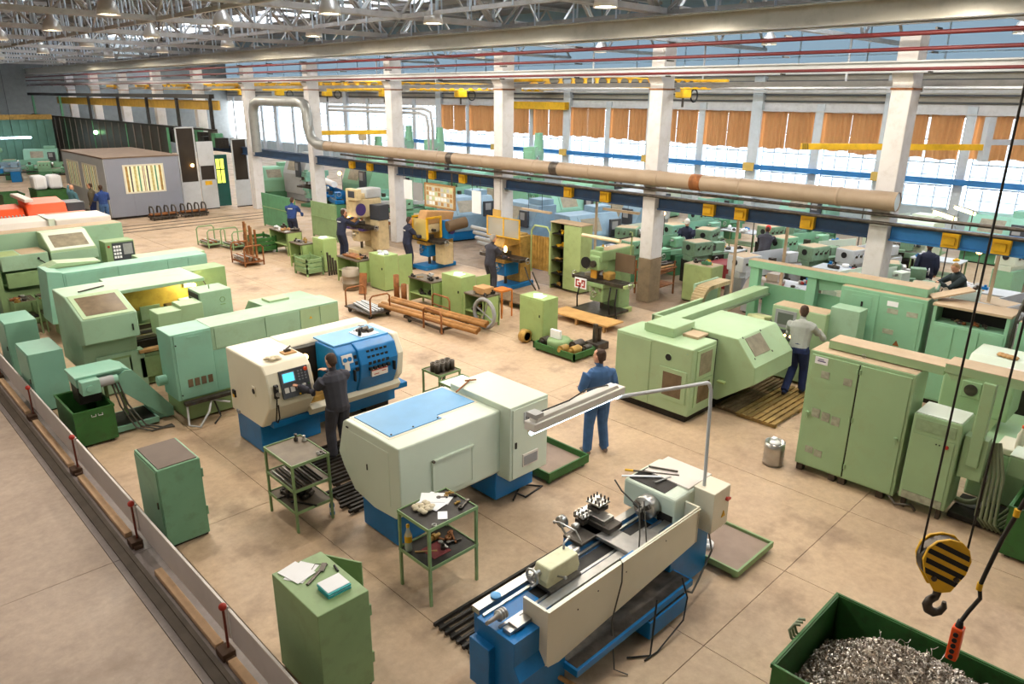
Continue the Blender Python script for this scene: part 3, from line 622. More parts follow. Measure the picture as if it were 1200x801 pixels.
MB().cyl((7.0, 3.52, 1.08), (7.0, 3.49, 1.08), .025, 12).cyl((7.05, 3.52, 1.07), (7.05, 3.495, 1.07), .018, 10).build('red_knob', RED, t); MB().prism([(6.92, .86), (7.0, .86), (6.96, .94)], 'y', 3.512, 3.52).build('warning_triangle', YELLOW, t)
# carriage with cross slide, tool posts
ca = bx('saddle', STEEL, t, 5.45, 5.72, 3.72, 4.45, .92, .965, .006); bx('saddle_wing', STEEL, t, 5.72, 6.0, 3.75, 3.95, .92, .95, .004)
bx('apron', BLUE, t, 5.25, 5.75, 4.34, 4.5, .6, .93, .01); bx('apron_top', DSTEEL, t, 5.2, 5.6, 4.2, 4.46, .93, .965, .006)
bx('cross_slide', DSTEEL, t, 5.55, 5.78, 4.1, 4.62, .965, 1.03, .006); bx('compound', STEEL, t, 5.58, 5.76, 4.2, 4.56, 1.03, 1.08, .006)
def toolpost(x, y, z, s, bolts):
    p = bx('tool_post', DSTEEL, t, x-s, x+s, y-s, y+s, z, z+.05, .004); bx('clamp_plate', STEEL, p, x-s*1.15, x+s*1.15, y-s*1.15, y+s*1.15, z+.085, z+.105, .003); bx('core', DSTEEL, p, x-s*.6, x+s*.6, y-s*.6, y+s*.6, z+.05, z+.085, 0)
    for i in range(bolts):
        for j in range(bolts):
            if bolts == 4 and i in (1, 2) and j in (1, 2): continue
            a = x-s*.95+2*s*.95*i/(bolts-1); b = y-s*.95+2*s*.95*j/(bolts-1)
            MB().cyl((a, b, z+.105), (a, b, z+.145), .011, 6).build('bolt', STEEL if bolts == 3 else DSTEEL, p)
    cy('center_nut', STEEL, p, (x, y, z+.105), (x, y, z+.15), .022, 10)
toolpost(5.74, 4.42, 1.08, .085, 4); toolpost(5.5, 4.44, 1.0, .06, 3)
for (x, y, z, r) in ((5.36, 4.62, .99, .07), (5.36, 4.42, 1.02, .04)):
    MB().lathe([(.02, -.04), (r, -.03), (r, .03), (r*.8, .04), (.02, .05)], (x, y, z), 20, 'x').build('handwheel', STEEL, t)
MB().tube([(5.2, 4.42, .98), (5.17, 4.5, 1.12), (5.12, 4.52, 1.13)], .012, 8).tube([(5.17, 4.5, 1.12), (5.22, 4.3, 1.08), (5.22, 4.22, .98)], .01, 8).ball((5.12, 4.52, 1.13), .02).build('lever', STEEL, t)
# tailstock
ts = pr('tailstock', mat('cream_yellow_paint', (214, 208, 170), .4, dirt=.2), t, [(4.42, .92), (4.86, .92), (4.9, 1.0), (4.86, 1.15), (4.45, 1.15), (4.4, 1.02)], 'y', 3.96, 4.16, .015)
bx('tailstock_base', DSTEEL, ts, 4.4, 4.85, 3.9, 4.22, .92, .95, 0)
wh = MB().tube(arc((4.32, 4.08, 1.08), .075, 0, 2*PI, 20, 'x')[:-1], .014, 8, True).build('handwheel', STEEL, ts)
for k in range(3): a = k*2*PI/3; MB().cyl((4.32, 4.08, 1.08), (4.32, 4.08+.075*math.cos(a), 1.08+.075*math.sin(a)), .01, 8).build('spoke', STEEL, wh)
cy('hub', STEEL, wh, (4.28, 4.08, 1.08), (4.42, 4.08, 1.08), .028, 14); cy('handle', STEEL, wh, (4.33, 4.02, 1.03), (4.24, 4.02, 1.03), .012, 8)
MB().cyl((4.86, 4.06, 1.08), (4.98, 4.06, 1.08), .03, 14).build('quill', STEEL, ts); MB().tube([(4.8, 4.1, 1.15), (4.82, 4.12, 1.2), (4.92, 4.14, 1.21)], .012, 8).ball((4.92, 4.14, 1.21), .02).build('lever', STEEL, ts); MB().tube([(4.56, 3.97, 1.02), (4.56, 3.86, 1.06)], .011, 8).ball((4.56, 3.86, 1.06), .018).build('lever', STEEL, ts)
# lamp on a bent pole fixed to the lathe
lp = MB().tube([(6.82, 3.72, 1.24), (6.82, 3.75, 2.2), (6.82, 3.76, 2.42)]+[(6.82-.12*(1-math.cos(a)), 3.77, 2.42+.12*math.sin(a)) for a in (.4, .8, 1.2, 1.57)]+[(6.4, 3.8, 2.58), (5.3, 3.93, 2.73)], .02, 10).build('lamp_pole', LGREY, t)
lh = MB().box(4.08, 5.35, 3.86, 3.99, 2.77, 2.85).prism([(4.08, 2.77), (4.14, 2.89), (5.25, 2.89), (5.35, 2.77)], 'y', 3.88, 3.97).build('lamp_head', mat('lamp_white', (238, 238, 234), .4, var=.02), lp, .008)
MB().cyl((4.08, 3.91, 2.755), (5.34, 3.91, 2.755), .018, 10).build('lamp_tube', TUBE, lp)
bx('lamp_block', LGREY, lp, 4.1, 4.2, 3.87, 3.98, 2.89, 2.93, 0)
tb('lamp_cord', BLACK, lp, [(5.32, 3.93, 2.75), (5.15, 3.93, 2.9), (4.85, 3.95, 2.93), (4.6, 3.93, 2.905), (4.2, 3.93, 2.91)], .007)
ll = bpy.data.lights.new('lathe_tube_light', 'AREA'); ll.shape = 'RECTANGLE'; ll.size = 1.2; ll.size_y = .05; ll.energy = 14; ll.color = (.8, .95, 1)
lo = bpy.data.objects.new('lathe_tube_light', ll); lo.location = (4.7, 3.91, 2.73); C.objects.link(lo)
# coolant hoses and cables over the guard
tb('coolant_hose', CABLE, t, [(5.55, 3.7, .9), (5.62, 3.75, 1.1), (5.72, 3.85, 1.35), (5.66, 4.05, 1.5), (5.62, 4.12, 1.62)], .009)
tb('coolant_hose', CABLE, t, [(5.7, 3.7, .9), (5.76, 3.78, 1.15), (5.8, 3.85, 1.4)], .008)
tb('cable', CABLE, t, [(5.2, 3.64, .93), (5.12, 3.63, 1.12), (5.1, 3.58, 1.1), (5.08, 3.56, .9), (4.95, 3.56, .5), (4.85, 3.42, .05), (4.92, 3.3, .02)], .008)
tb('cable', BLACK, t, [(5.5, 3.4, .55), (5.42, 3.36, .3), (5.3, 3.3, .02), (5.1, 3.45, .02)], .011)
tb('cable', BLACK, t, [(6.0, 3.42, .55), (6.05, 3.36, .3), (5.9, 3.3, .12), (5.4, 3.28, .02), (5.2, 3.3, .02)], .009)
tb('cable', CABLE, t, [(6.8, 3.6, .72), (6.75, 3.5, .5), (6.5, 3.5, .2), (6.3, 3.45, .18), (6.1, 3.5, .3)], .012)
bx('bracket', BLUE, t, 5.3, 5.52, 3.68, 3.76, .92, .97)
# loose things at the end of the bed
lone(MB().lathe([(.0, 0), (.05, 0), (.055, .012), (.05, .02), (.0, .02)], (4.0, 4.26, .92), 20).build('dial_gauge', LBLUE), 'round dial gauge with pale blue face on the lathe bed end', 'gauge')
tpr = MB().lathe([(.0, 0), (.018, 0), (.022, .12), (.03, .125), (.03, .14), (.055, .145), (.055, .165), (.03, .17), (.055, .18), (.055, .2), (.03, .205), (.055, .21), (.055, .23), (.0, .235)], (3.62, 3.98, .985), 18, 'x').build('live_center', STEEL); lone(tpr, 'polished live center with grooved rings lying at the lathe bed end', 'tool')
lone(MB().box(3.82, 3.95, 3.78, 3.9, .922, .945).build('vise_jaw', STEEL, None, .004), 'small steel block at the lathe bed end beside the guard', 'steel part')
for i, (a, b, m_, n) in enumerate((((6.3, 4.52, 1.245), (6.62, 4.18, 1.245), PAPER, 'white scraper'), ((6.5, 4.5, 1.245), (6.8, 4.05, 1.245), DSTEEL, 'dark file with yellow handle'), ((6.7, 4.42, 1.26), (6.85, 4.1, 1.26), DSTEEL, 'dark hook wrench'), ((6.45, 4.15, 1.245), (6.7, 4.1, 1.245), STEEL, 'steel key'))):
    o = MB().bar(a, b, .025, .012).build('hand_tool', m_); lone(o, n+' lying on top of the manual lathe headstock', 'tool', 'tools on the manual lathe')
    if i == 1: v = Vector(a); w = Vector(b); MB().cyl(v+(v-w).normalized()*.0, v+(v-w).normalized()*.1, .016, 8).build('handle', YELLOW, o)
lone(MB().cyl((4.45, 3.35, .03), (4.15, 3.75, .3), .025, 8).build('pipe', WOOD), 'short brown pipe leaning under the lathe splash guard', 'pipe')

# drip trays
def tray(name, label, x0, x1, y0, y1, h, m, bed):
    t = W(name, label, 'tray', ((x0+x1)/2, (y0+y1)/2, 0))
    MB().box(x0, x1, y0, y0+.03, .06, h).box(x0, x1, y1-.03, y1, .06, h).box(x0, x0+.03, y0+.03, y1-.03, .06, h).box(x1-.03, x1, y0+.03, y1-.03, .06, h).build('rim', m, t, .004)
    bx('bottom', bed, t, x0+.03, x1-.03, y0+.03, y1-.03, .06, .1, 0)
    for a in (x0+.05, x1-.1):
        for b in (y0+.05, y1-.1): bx('foot', m, t, a, a+.05, b, b+.05, 0, .06, 0)
    return t
TB = mat('dusty_tray_bed', (146, 128, 116), .8, var=.1, scale=4)
tray('drip_tray', 'flat green drip tray with brown bed behind the manual lathe', 7.08, 7.98, 3.3, 4.3, .14, SAGE, TB)
tray('drip_tray', 'flat bright green drip tray beside the pale machine', 7.1, 8.02, 6.4, 7.5, .2, GREEN, TB)
for i, (x, y, z, r) in enumerate(((7.32, 3.86, .1, .075), (7.4, 4.0, .1, .06), (7.36, 3.98, .2, .045))):
    lone(MB().lathe([(r*.45, 0), (r, 0), (r, .07), (r*.45, .07), (r*.45, 0)], (x, y, z), 18).build('paper_roll', PAPER), ['larger white roll', 'small white roll', 'white roll stacked on top'][i]+' in the drip tray behind the manual lathe', 'roll', 'white rolls in the drip tray')

# ================================================================ green cabinets in front
def cabinet(label, x0, x1, y0, y1, h, m, top=None, group=None, door_open=False, name='tool_cabinet', face='x'):
    t = W(name, label, 'cabinet', ((x0+x1)/2, (y0+y1)/2, 0), group)
    bx('body', m, t, x0, x1, y0, y1, .03, h, .01)
    bx('plinth', DARK, t, x0+.02, x1-.02, y0+.02, y1-.02, 0, .03, 0)
    if top: bx('top_mat', top, t, x0+.03, x1-.03, y0+.03, y1-.03, h, h+.012, 0)
    d = bx('door', m, t, x0-.012, x0, y0+.02, y1-.02, .06, h-.03, .004) if face == 'x' else bx('door', m, t, x0+.02, x1-.02, y0-.012, y0, .06, h-.03, .004)
    if face == 'x': bx('handle', DSTEEL, d, x0-.03, x0-.012, y0+.08, y0+.1, h*.5, h*.5+.09, .004)
    else: bx('handle', DSTEEL, d, x1-.1, x1-.08, y0-.03, y0-.012, h*.5, h*.5+.09, .004)
    return t
AQC = mat('aqua_cabinet_paint', (116, 164, 132), .45, var=.06, scale=2, dirt=.3)
t = cabinet('aqua green cabinet with a brown mat on top, near the aisle fence', 2.42, 2.95, 8.65, 9.45, 1.12, AQC, mat('brown_rubber_top', (112, 100, 92), .8, var=.08))
for q in (.3, .85): bx('hinge', AQC, t, 2.945, 2.965, 8.64, 8.66, q, q+.12, .002)
t = W('tool_cabinet', 'sage green cabinet with open rear door and papers on top', 'cabinet', (2.78, 5.4, 0))
bx('body', SAGE, t, 2.5, 3.04, 4.98, 5.84, .03, 1.1, .008); bx('plinth', DARK, t, 2.52, 3.02, 5, 5.82, 0, .03, 0)
d = MB().box(3.04, 3.06, 0, .5, .08, 1.06).build('door', SAGE, t, .004); 
MB().bar((3.06, 5.82, .57), (3.26, 5.44, .57), .02, .98).build('door', SAGE, t, .004)
for q in (.25, .8): bx('hinge', SAGE, t, 3.04, 3.065, 4.99, 5.02, q, q+.12, .002)
bpy.data.objects.remove(d)
paper(2.72, 5.66, 1.101, .3, .21, .5, 'white sheet on the sage green cabinet, near its rear edge'); paper(2.68, 5.68, 1.107, .22, .3, .2, 'second white sheet tucked beneath on the sage green cabinet')
bk = W('notebook', 'teal notebook stack with white cover on the sage green cabinet', 'notebook', (2.82, 5.22, 1.1)); MB().box(2.7, 2.94, 5.12, 5.32, 1.101, 1.118).build('cover', TEAL, bk); MB().box(2.71, 2.93, 5.13, 5.33, 1.118, 1.132).build('pages', PAPER, bk); MB().box(2.7, 2.94, 5.12, 5.33, 1.132, 1.15).build('cover', TEAL, bk); MB().box(2.71, 2.94, 5.14, 5.34, 1.15, 1.156).build('sheet', PAPER, bk)
lone(MB().bar((2.66, 5.44, 1.108), (2.96, 5.6, 1.108), .03, .012).bar((2.86, 5.53, 1.11), (2.95, 5.62, 1.11), .05, .015).build('caliper', DSTEEL), 'dark vernier caliper between papers and notebook on the green cabinet', 'tool')
lone(MB().tube([(2.78, 5.6, 1.106), (2.88, 5.68, 1.106), (2.94, 5.62, 1.106), (2.84, 5.54, 1.106)], .004, 6, True).build('wire_frame', DSTEEL), 'thin wire frame beside the caliper on the green cabinet', 'tool')
lone(MB().cyl((2.98, 5.42, 1.112), (3.0, 5.52, 1.112), .012, 8).build('marker', BLACK), 'black marker at the edge of the sage green cabinet', 'marker')
cabinet('aqua green cabinet, second along the aisle fence from the left edge', 2.3, 2.85, 14.5, 15.42, 1.12, AQUA); cabinet('aqua green cabinet cut by the left frame edge beside the fence', 2.4, 2.95, 16.8, 17.7, 1.15, AQUA)

# ================================================================ tool trolleys
def trolley(name, label, x0, x1, y0, y1, h, shelves, m, topm, lx=.03):
    t = W(name, label, 'trolley', ((x0+x1)/2, (y0+y1)/2, 0))
    for a in (x0, x1-lx):
        for b in (y0, y1-lx): bx('leg', m, t, a, a+lx, b, b+lx, 0, h, 0)
    for z in shelves:
        s_ = bx('shelf', topm, t, x0+.005, x1-.005, y0+.005, y1-.005, z-.02, z, 0)
        MB().box(x0-.003, x1+.003, y0-.003, y0+.008, z-.025, z+.015).box(x0-.003, x1+.003, y1-.008, y1+.003, z-.025, z+.015).box(x0-.003, x0+.008, y0, y1, z-.025, z+.015).box(x1-.008, x1+.003, y0, y1, z-.025, z+.015).build('shelf_edge', m, s_)
    return t
def bits(x0, x1, y0, y1, z, n, label, seed, group, mats=(DSTEEL, STEEL, BRONZE), r=(.02, .045)):
    """loose machine parts: every one a thing"""
    rs = random.Random(seed); out = []
    for i in range(n):
        x, y = rs.uniform(x0, x1), rs.uniform(y0, y1); k = rs.randrange(4); q = rs.uniform(*r); m_ = mats[rs.randrange(len(mats))]; b = MB()
        if k == 0: b.lathe([(q*.5, 0), (q, 0), (q, q*.9), (q*.5, q*.9), (q*.5, 0)], (0, 0, 0), 14)
        elif k == 1: b.cyl((-q*1.8, 0, q*.6), (q*1.8, 0, q*.6), q*.55, 12).cyl((-q*.4, 0, q*.8), (q*.4, 0, q*.8), q*.8, 12)
        elif k == 2: b.cbox(0, 0, q*.5, q*2.2, q*1.4, q).cyl((0, 0, q), (0, 0, q*1.8), q*.5, 10)
        else: b.bar((-q*2.5, 0, .012), (q*2.5, 0, .012), .022, .018).cyl((q*2.5, 0, 0), (q*2.5, 0, .024), .03, 6)
        o = b.build('machine_part', m_, None, 0, (x, y, z), rs.uniform(0, 3)); lone(o, label, 'steel part', group); out.append(o)
    return out
TOPG = mat('worn_shelf_steel', (106, 96, 82), .5, .3, var=.15, scale=5, dirt=.3)
trolley('tool_trolley', 'green three-shelf trolley with bare brown top beside the cream CNC lathe', 3.78, 4.33, 7.85, 8.62, .98, (.3, .62, .98), SAGE, TOPG)
lone(MB().lathe([(.03, 0), (.03, .04), (.014, .05), (.014, .08), (.022, .085), (.022, .1), (0, .1)], (4.2, 8.5, .985), 12).build('tool_holder', DSTEEL), 'small steel spindle standing at the far corner of the bare trolley', 'tool')
lone(MB().lathe([(.035, 0), (.035, .03), (.016, .04), (.016, .07), (.02, .08), (0, .08)], (4.28, 8.42, .985), 12).build('tool_holder', STEEL), 'steel bush next to the spindle at the far corner of the bare trolley', 'tool')
bits(4.1, 4.3, 7.9, 7.98, .985, 4, 'small turned part at the near right corner of the bare trolley', 5, 'turned parts at the near corner of the bare trolley', (STEEL, DSTEEL), (.015, .025))
bits(3.84, 4.26, 7.92, 8.55, .305, 16, 'dark machine part on the lowest shelf of the bare-topped trolley', 6, 'parts on the lowest shelf of the bare trolley', (DARK, DSTEEL, RUST, DARK), (.04, .08))
for i in range(9):
    lone(MB().cyl((3.82+i*.05, 7.9, .635), (3.84+i*.05, 8.55, .635), .012, 8).build('steel_rod', DARK if i % 3 else STEEL), 'steel rod lying on the middle shelf of the bare-topped trolley', 'rod', 'rods on the middle shelf of the bare trolley')
o = W('spray_bottle', 'blue bottle on the floor under the bare-topped trolley', 'bottle', (4.36, 7.95, 0)); MB().lathe([(.035, 0), (.035, .16), (.015, .2), (.015, .22), (0, .22)], (4.36, 7.95, 0), 14).build('body', BLUE, o); MB().lathe([(.0355, .05), (.0355, .12)], (4.36, 7.95, 0), 14).build('sticker', PAPER, o); MB().lathe([(.017, .22), (.017, .25), (0, .25)], (4.36, 7.95, 0), 10).build('cap', WHITE, o)
trolley('tool_trolley', 'green two-shelf trolley with papers and rags in front of the pale machine', 4.14, 4.86, 5.48, 6.06, 1.0, (.5, 1.0), SAGE, DARK)
for i, (x, y, rz) in enumerate(((4.66, 5.94, .5), (4.52, 5.9, .2), (4.6, 5.98, .8))): paper(x, y, 1.002+i*.006, .21, .3, rz, ['bottom', 'crumpled middle', 'top'][i]+' white drawing sheet on the trolley in front of the pale machine')
paper(4.45, 5.62, 1.003, .16, .11, .9, 'small white note at the near edge of the trolley with rags')
rg = MB(); random.seed(8)
for i in range(22): rg.ball((4.28+random.random()*.18, 5.78+random.random()*.2, 1.02+random.random()*.025), .035, 8, (1.2, .9, .6))
lone(rg.build('rag_heap', RAG), 'heap of cream rags on the trolley in front of the pale machine', 'rag')
bits(4.66, 4.82, 5.55, 5.95, 1.002, 7, 'bright steel part on the right end of the trolley with rags', 9, 'steel parts on the trolley with rags', (STEEL, DSTEEL, BRONZE), (.02, .035))
lone(MB().lathe([(.018, 0), (.03, 0), (.03, .02), (.018, .02), (.018, 0)], (4.25, 5.52, 1.002), 14).build('ring', STEEL), 'single steel ring at the near corner of the trolley with rags', 'steel part')
bits(4.5, 4.8, 5.65, 5.98, .505, 9, 'steel tool part on the lower shelf of the trolley with rags', 10, 'parts on the lower shelf of the trolley with rags', (STEEL, DSTEEL, RUST, BRONZE), (.025, .05))
lone(MB().box(4.3, 4.55, 5.6, 5.85, .502, .508).build('red_cloth', mat('maroon_cloth', (120, 56, 56), .9, var=.1)), 'maroon cloth on the lower shelf of the trolley with rags', 'cloth')
lone(MB().cyl((4.22, 5.86, .51), (4.42, 5.7, .51), .012, 8).build('wooden_stick', WOOD), 'short wooden stick on the lower shelf of the trolley with rags', 'stick')
def bottle(x, y, z, m, capm, label, h=.26, r=.04, name='bottle'):
    o = W(name, label, 'bottle', (x, y, z)); MB().lathe([(r*.9, 0), (r, .02), (r, h*.6), (r*.45, h*.8), (r*.4, h*.92), (0, h*.92)], (x, y, z), 16).build('body', m, o); MB().lathe([(r*.45, h*.9), (r*.45, h), (0, h)], (x, y, z), 12).build('cap', capm, o); return o
CLEAR = mat('clear_plastic', (200, 210, 200), .15, var=0, alpha=.55)
o = bottle(4.2, 5.95, .5, CLEAR, YELLOW, 'clear plastic bottle with yellow label on the lower trolley shelf', .34, .045); MB().lathe([(.046, .12), (.046, .2)], (4.2, 5.95, .5), 16).build('paper_label', YELLOW, o)
# small trolley behind the cream lathe with cylinders
trolley('tool_trolley', 'thin green trolley with a row of dark cylinders behind the cream lathe', 7.45, 7.95, 9.4, 9.9, .8, (.35, .8), SAGE, TOPG)
trolley('tool_trolley', 'small green trolley with a white board top beside the pale machine', 7.35, 7.9, 8.75, 9.3, .75, (.35, .75), SAGE, PAPER)
for i in range(4):
    for j in range(2): lone(MB().lathe([(.03, 0), (.055, 0), (.055, .17), (.03, .17), (.03, 0)], (7.53+i*.11, 9.55+j*.12, .803), 16).build('cylinder_liner', DSTEEL), ['left', 'second', 'third', 'right'][i]+' dark cylinder in the '+['near', 'far'][j]+' row on the thin trolley', 'steel part', 'dark cylinders on the thin trolley')
for i in range(3): lone(MB().cyl((7.4, 9.35+i*.05, .02), (7.6, 9.42+i*.05, .78), .012, 8).build('steel_rod', DARK), 'dark rod leaning on the thin trolley with cylinders', 'rod', 'rods leaning on the thin trolley')
bits(7.45, 7.8, 8.85, 9.2, .355, 5, 'dark part on the lower shelf of the white-topped trolley', 12, 'parts on the lower shelf of the white-topped trolley', (DSTEEL, DARK))
# ================================================================ aisle fence
POSTM = mat('brown_post_paint', (112, 52, 40), .5, var=.1)
FENCEM = mat('grey_fence_sheet', (188, 184, 186), .5, var=.04, scale=2, dirt=.2, dirt_rgb=(150, 144, 146))
t = W('aisle_fence', 'low fence of grey sheet panels with red-ball posts along the aisle', 'fence', (2.2, 10, 0))
py = [3.7, 6.36, 9.06, 11.66, 14.34, 17.0, 19.7]
for i, y in enumerate(py):
    p = MB().cyl((2.18, y, 0), (2.18, y, .56), .014, 10).build('post', POSTM, t); MB().ball((2.18, y, .59), .042, 14).build('ball', RED, p)
    MB().box(2.08, 2.22, y-.09, y+.09, 0, .09).box(2.1, 2.2, y-.14, y+.14, 0, .04).build('foot', mat('brown_foot', (84, 62, 48), .7, var=.15), p, .006)
    if i: MB().box(2.225, 2.24, py[i-1]+.02, y-.02, .15, .54).build('panel', FENCEM, t); MB().box(2.22, 2.245, py[i-1]+.02, y-.02, .53, .548).build('panel_edge', mat('pale_edge', (206, 200, 196), .5), t)
for i, (a, b) in enumerate(((4.0, 6.2), (6.5, 8.25), (9.3, 11.4), (11.9, 14.1), (14.6, 16.8))):
    lone(MB().box(2.1, 2.19, a, b, 0, .07).build('timber', mat('pale_timber', (206, 172, 138), .75, var=.1, scale=5, dirt=.2), None, .006), ['nearest', 'second nearest', 'third', 'fourth', 'farthest'][i]+' pale timber lying along the aisle fence', 'timber', 'timbers along the fence')
rl = lone(MB().box(1.9, 2.0, 2, 22, 0, .02).box(2.0, 2.05, 2, 22, 0, .035).build('floor_strip', mat('dark_floor_strip', (88, 78, 68), .6, .2, var=.2, scale=4)), 'dark low strip running along the aisle fence', 'rail')  # low dark strip laid on the floor beside the fence

# ================================================================ green bin, chip conveyor
def bin_(name, label, x0, x1, y0, y1, h, m, fl=.1, z0=.0):
    t = W(name, label, 'bin', ((x0+x1)/2, (y0+y1)/2, z0)); w = .025
    MB().box(x0, x1, y0, y0+w, .05, h).box(x0, x1, y1-w, y1, .05, h).box(x0, x0+w, y0+w, y1-w, .05, h).box(x1-w, x1, y0+w, y1-w, .05, h).shift(0, 0, z0).build('wall', m, t)
    MB().box(x0+w, x1-w, y0+w, y1-w, .05, fl).shift(0, 0, z0).build('bottom', DARK, t)
    MB().box(x0-.012, x1+.012, y0-.012, y0+.012, h-.03, h+.01).box(x0-.012, x1+.012, y1-.012, y1+.012, h-.03, h+.01).box(x0-.012, x0+.012, y0, y1, h-.03, h+.01).box(x1-.012, x1+.012, y0, y1, h-.03, h+.01).shift(0, 0, z0).build('rim', m, t)
    for a in (x0+.06, x1-.12):
        for b in (y0+.06, y1-.12): MB().box(a, a+.06, b, b+.06, 0, .05).shift(0, 0, z0).build('foot', DARK, t)
    return t
t = bin_('chip_bin', 'open dark green chip bin under the mint chip conveyor', 2.4, 3.0, 12.42, 13.5, .64, GREEN)
for x in (2.68, 2.78): MB().tube([(x-.03, 12.4, .56), (x-.03, 12.38, .53), (x+.03, 12.38, .53), (x+.03, 12.4, .56)], .008, 6).build('handle', STEEL, t)
t = W('chip_conveyor', 'mint green chip conveyor dropping into the dark green bin', 'conveyor', (3.3, 12.9, 0))
pr('trough', AQUA, t, [(2.6, .92), (2.6, 1.1), (3.3, 1.12), (3.42, 1.06), (4.0, .22), (4.0, .02), (3.72, .02), (3.72, .12), (3.22, .86), (3.1, .92)], 'y', 12.78, 13.28, .012)
bx('head_cover', AQUA, t, 2.58, 3.3, 12.72, 13.34, 1.08, 1.12); pr('side_plate', AQUA, t, [(3.05, .9), (3.35, 1.06), (3.45, 1.04), (4.02, .2), (4.02, .03), (3.88, .03)], 'y', 12.74, 12.78, .004)
bx('chute', DARK, t, 2.62, 2.95, 12.85, 13.25, .6, .92, 0); bx('gearbox', AQUA, t, 2.62, 2.9, 12.55, 12.78, .84, 1.08, .015); cy('gearbox_cap', AQUA, t, (2.74, 12.55, .95), (2.74, 12.53, .95), .055, 18)
cy('motor', GREY, t, (2.9, 12.66, .98), (3.12, 12.66, .98), .08, 18); cy('motor_cap', AQUA, t, (3.12, 12.66, .98), (3.19, 12.66, .98), .07, 18)
for x in (3.05, 3.3): bx('leg', SAGE, t, x, x+.05, 13.0, 13.05, .02, .9, 0)
bx('base_tray', AQUA, t, 2.98, 3.72, 12.6, 13.3, .04, .14); bx('tray_floor', DARK, t, 3.02, 3.68, 12.64, 13.26, .14, .145, 0)
for i in range(3): tb('cable', CABLE, t, [(3.1+i*.05, 12.7, .9), (3.15+i*.06, 12.62, .5), (3.3+i*.08, 12.5, .1), (3.5+i*.1, 12.35, .02), (3.85, 12.4-i*.06, .02)], .014)
# ================================================================ green rear-on CNC lathe beside it
def knob(par, m, p, d, r, l, n=12):
    q = Vector(p)+Vector(d)*l; return MB().cyl(p, q, r, n).build('knob', m, par)
t = W('cnc_lathe', 'light green CNC lathe seen from behind, electrical cabinet at its left end', 'machine', (5.5, 12.8, 0))
cb = bx('electrical_cabinet', AQUA, t, 3.93, 4.62, 12.12, 12.75, .5, 1.69, .012)
d = MB().box(3.98, 4.6, 12.105, 12.12, .52, 1.66).build('door', AQUA, cb, .004); MB().cbox(4.3, 12.1, 1.6, .2, .01, .02).build('handle', AQUA, d)
for i in range(4): MB().box(4.12+i*.115, 4.2+i*.115, 12.098, 12.106, .72, .86).build('vent', WINDOWB, d)
for z in (.6, 1.5): MB().cyl((4.0, 12.1, z), (4.0, 12.108, z), .014, 8).build('lock', BLACK, d)
sp = bx('rear_cover', MINT, t, 4.62, 7.15, 12.14, 12.8, 1.26, 1.69, .012); bx('rear_cover_foot', AQUA, t, 4.62, 4.9, 12.14, 12.7, .5, 1.26, .01)
for x0, x1 in ((4.68, 5.6), (5.62, 6.3), (6.32, 6.72), (6.74, 7.13)): MB().box(x0, x1, 12.125, 12.14, 1.29, 1.66).build('panel', MINT2 if x0 > 6 else MINT, sp, .004)
MB().prism([(6.5, 1.46), (6.56, 1.46), (6.53, 1.51)], 'y', 12.118, 12.126).build('warning_triangle', YELLOW, sp)
bx('base', SAGE, t, 4.1, 7.1, 12.3, 13.2, .04, .6, .012); bx('bed', DSTEEL, t, 4.3, 7.0, 12.8, 13.4, .6, .95)
bx('cable_duct', DSTEEL, t, 4.0, 4.9, 12.0, 12.12, .42, .48, .004); cy('coolant_pump', AQUA, t, (3.78, 12.6, .78), (3.93, 12.6, .78), .09, 16)
tb('hose', LGREY, t, [(4.05, 12.1, .45), (3.98, 11.95, .1), (4.15, 11.9, .03), (4.35, 11.95, .25), (4.45, 12.05, .42), (4.6, 12.05, .35), (4.75, 12.0, .3)], .02)
tb('hose', BLACK, t, [(4.5, 12.1, .42), (4.55, 11.98, .1), (4.4, 11.9, .02)], .016)
pr('front_hood', MINT2, t, [(12.8, .9), (13.7, .9), (13.9, 1.1), (13.5, 1.45), (12.8, 1.58)], 'x', 5.6, 7.0, .015)
pr('sliding_door', MINT, t, [(13.0, .8), (14.4, .8), (14.6, 1.1), (14.3, 1.42), (13.4, 1.45)], 'x', 6.3, 7.5, .015); bx('control_box', MINT2, t, 6.5, 6.95, 13.75, 14.1, 1.3, 1.48, .012)

# ================================================================ green CNC lathe with brown window (faces camera)
t = W('cnc_lathe', 'mint green CNC lathe with sloping brown window and open lit work area', 'machine', (4.8, 15.2, 0))
pr('hood', MINT, t, [(14.2, 1.17), (14.2, 1.64), (15.1, 1.9), (15.95, 1.9), (15.95, .5), (14.6, .5), (14.45, 1.1)], 'x', 3.15, 4.1, .02)
def slope(name, m, par, x0, x1, f0, f1, o, th=.02, A=(14.2, 1.64), B=(15.1, 1.9)):
    dy, dz = B[0]-A[0], B[1]-A[1]; L_ = math.hypot(dy, dz); ny, nz = -dz/L_, dy/L_
    P_ = lambda x, f, q: (x, A[0]+dy*f+ny*q, A[1]+dz*f+nz*q)
    a = [P_(x0, f0, o), P_(x1, f0, o), P_(x1, f1, o), P_(x0, f1, o)]; b = [P_(x0, f0, o-th), P_(x1, f0, o-th), P_(x1, f1, o-th), P_(x0, f1, o-th)]
    return MB().add(a+b, [(0, 1, 2, 3), (7, 6, 5, 4), (0, 4, 5, 1), (1, 5, 6, 2), (2, 6, 7, 3), (3, 7, 4, 0)]).build(name, m, par)
fr = slope('window_frame', MINT2, t, 3.2, 4.06, .02, .98, .012); slope('window', WINDOWB, fr, 3.28, 3.98, .12, .86, .016)
MB().cbox(3.99, 14.19, 1.36, .02, .03, .12).build('handle', BLACK, t)
bx('base', SAGE, t, 3.4, 6.6, 14.6, 16.0, .03, .62, .012); bx('foot_panel', MINT, t, 3.35, 4.2, 14.5, 15.2, .03, .8, .012)
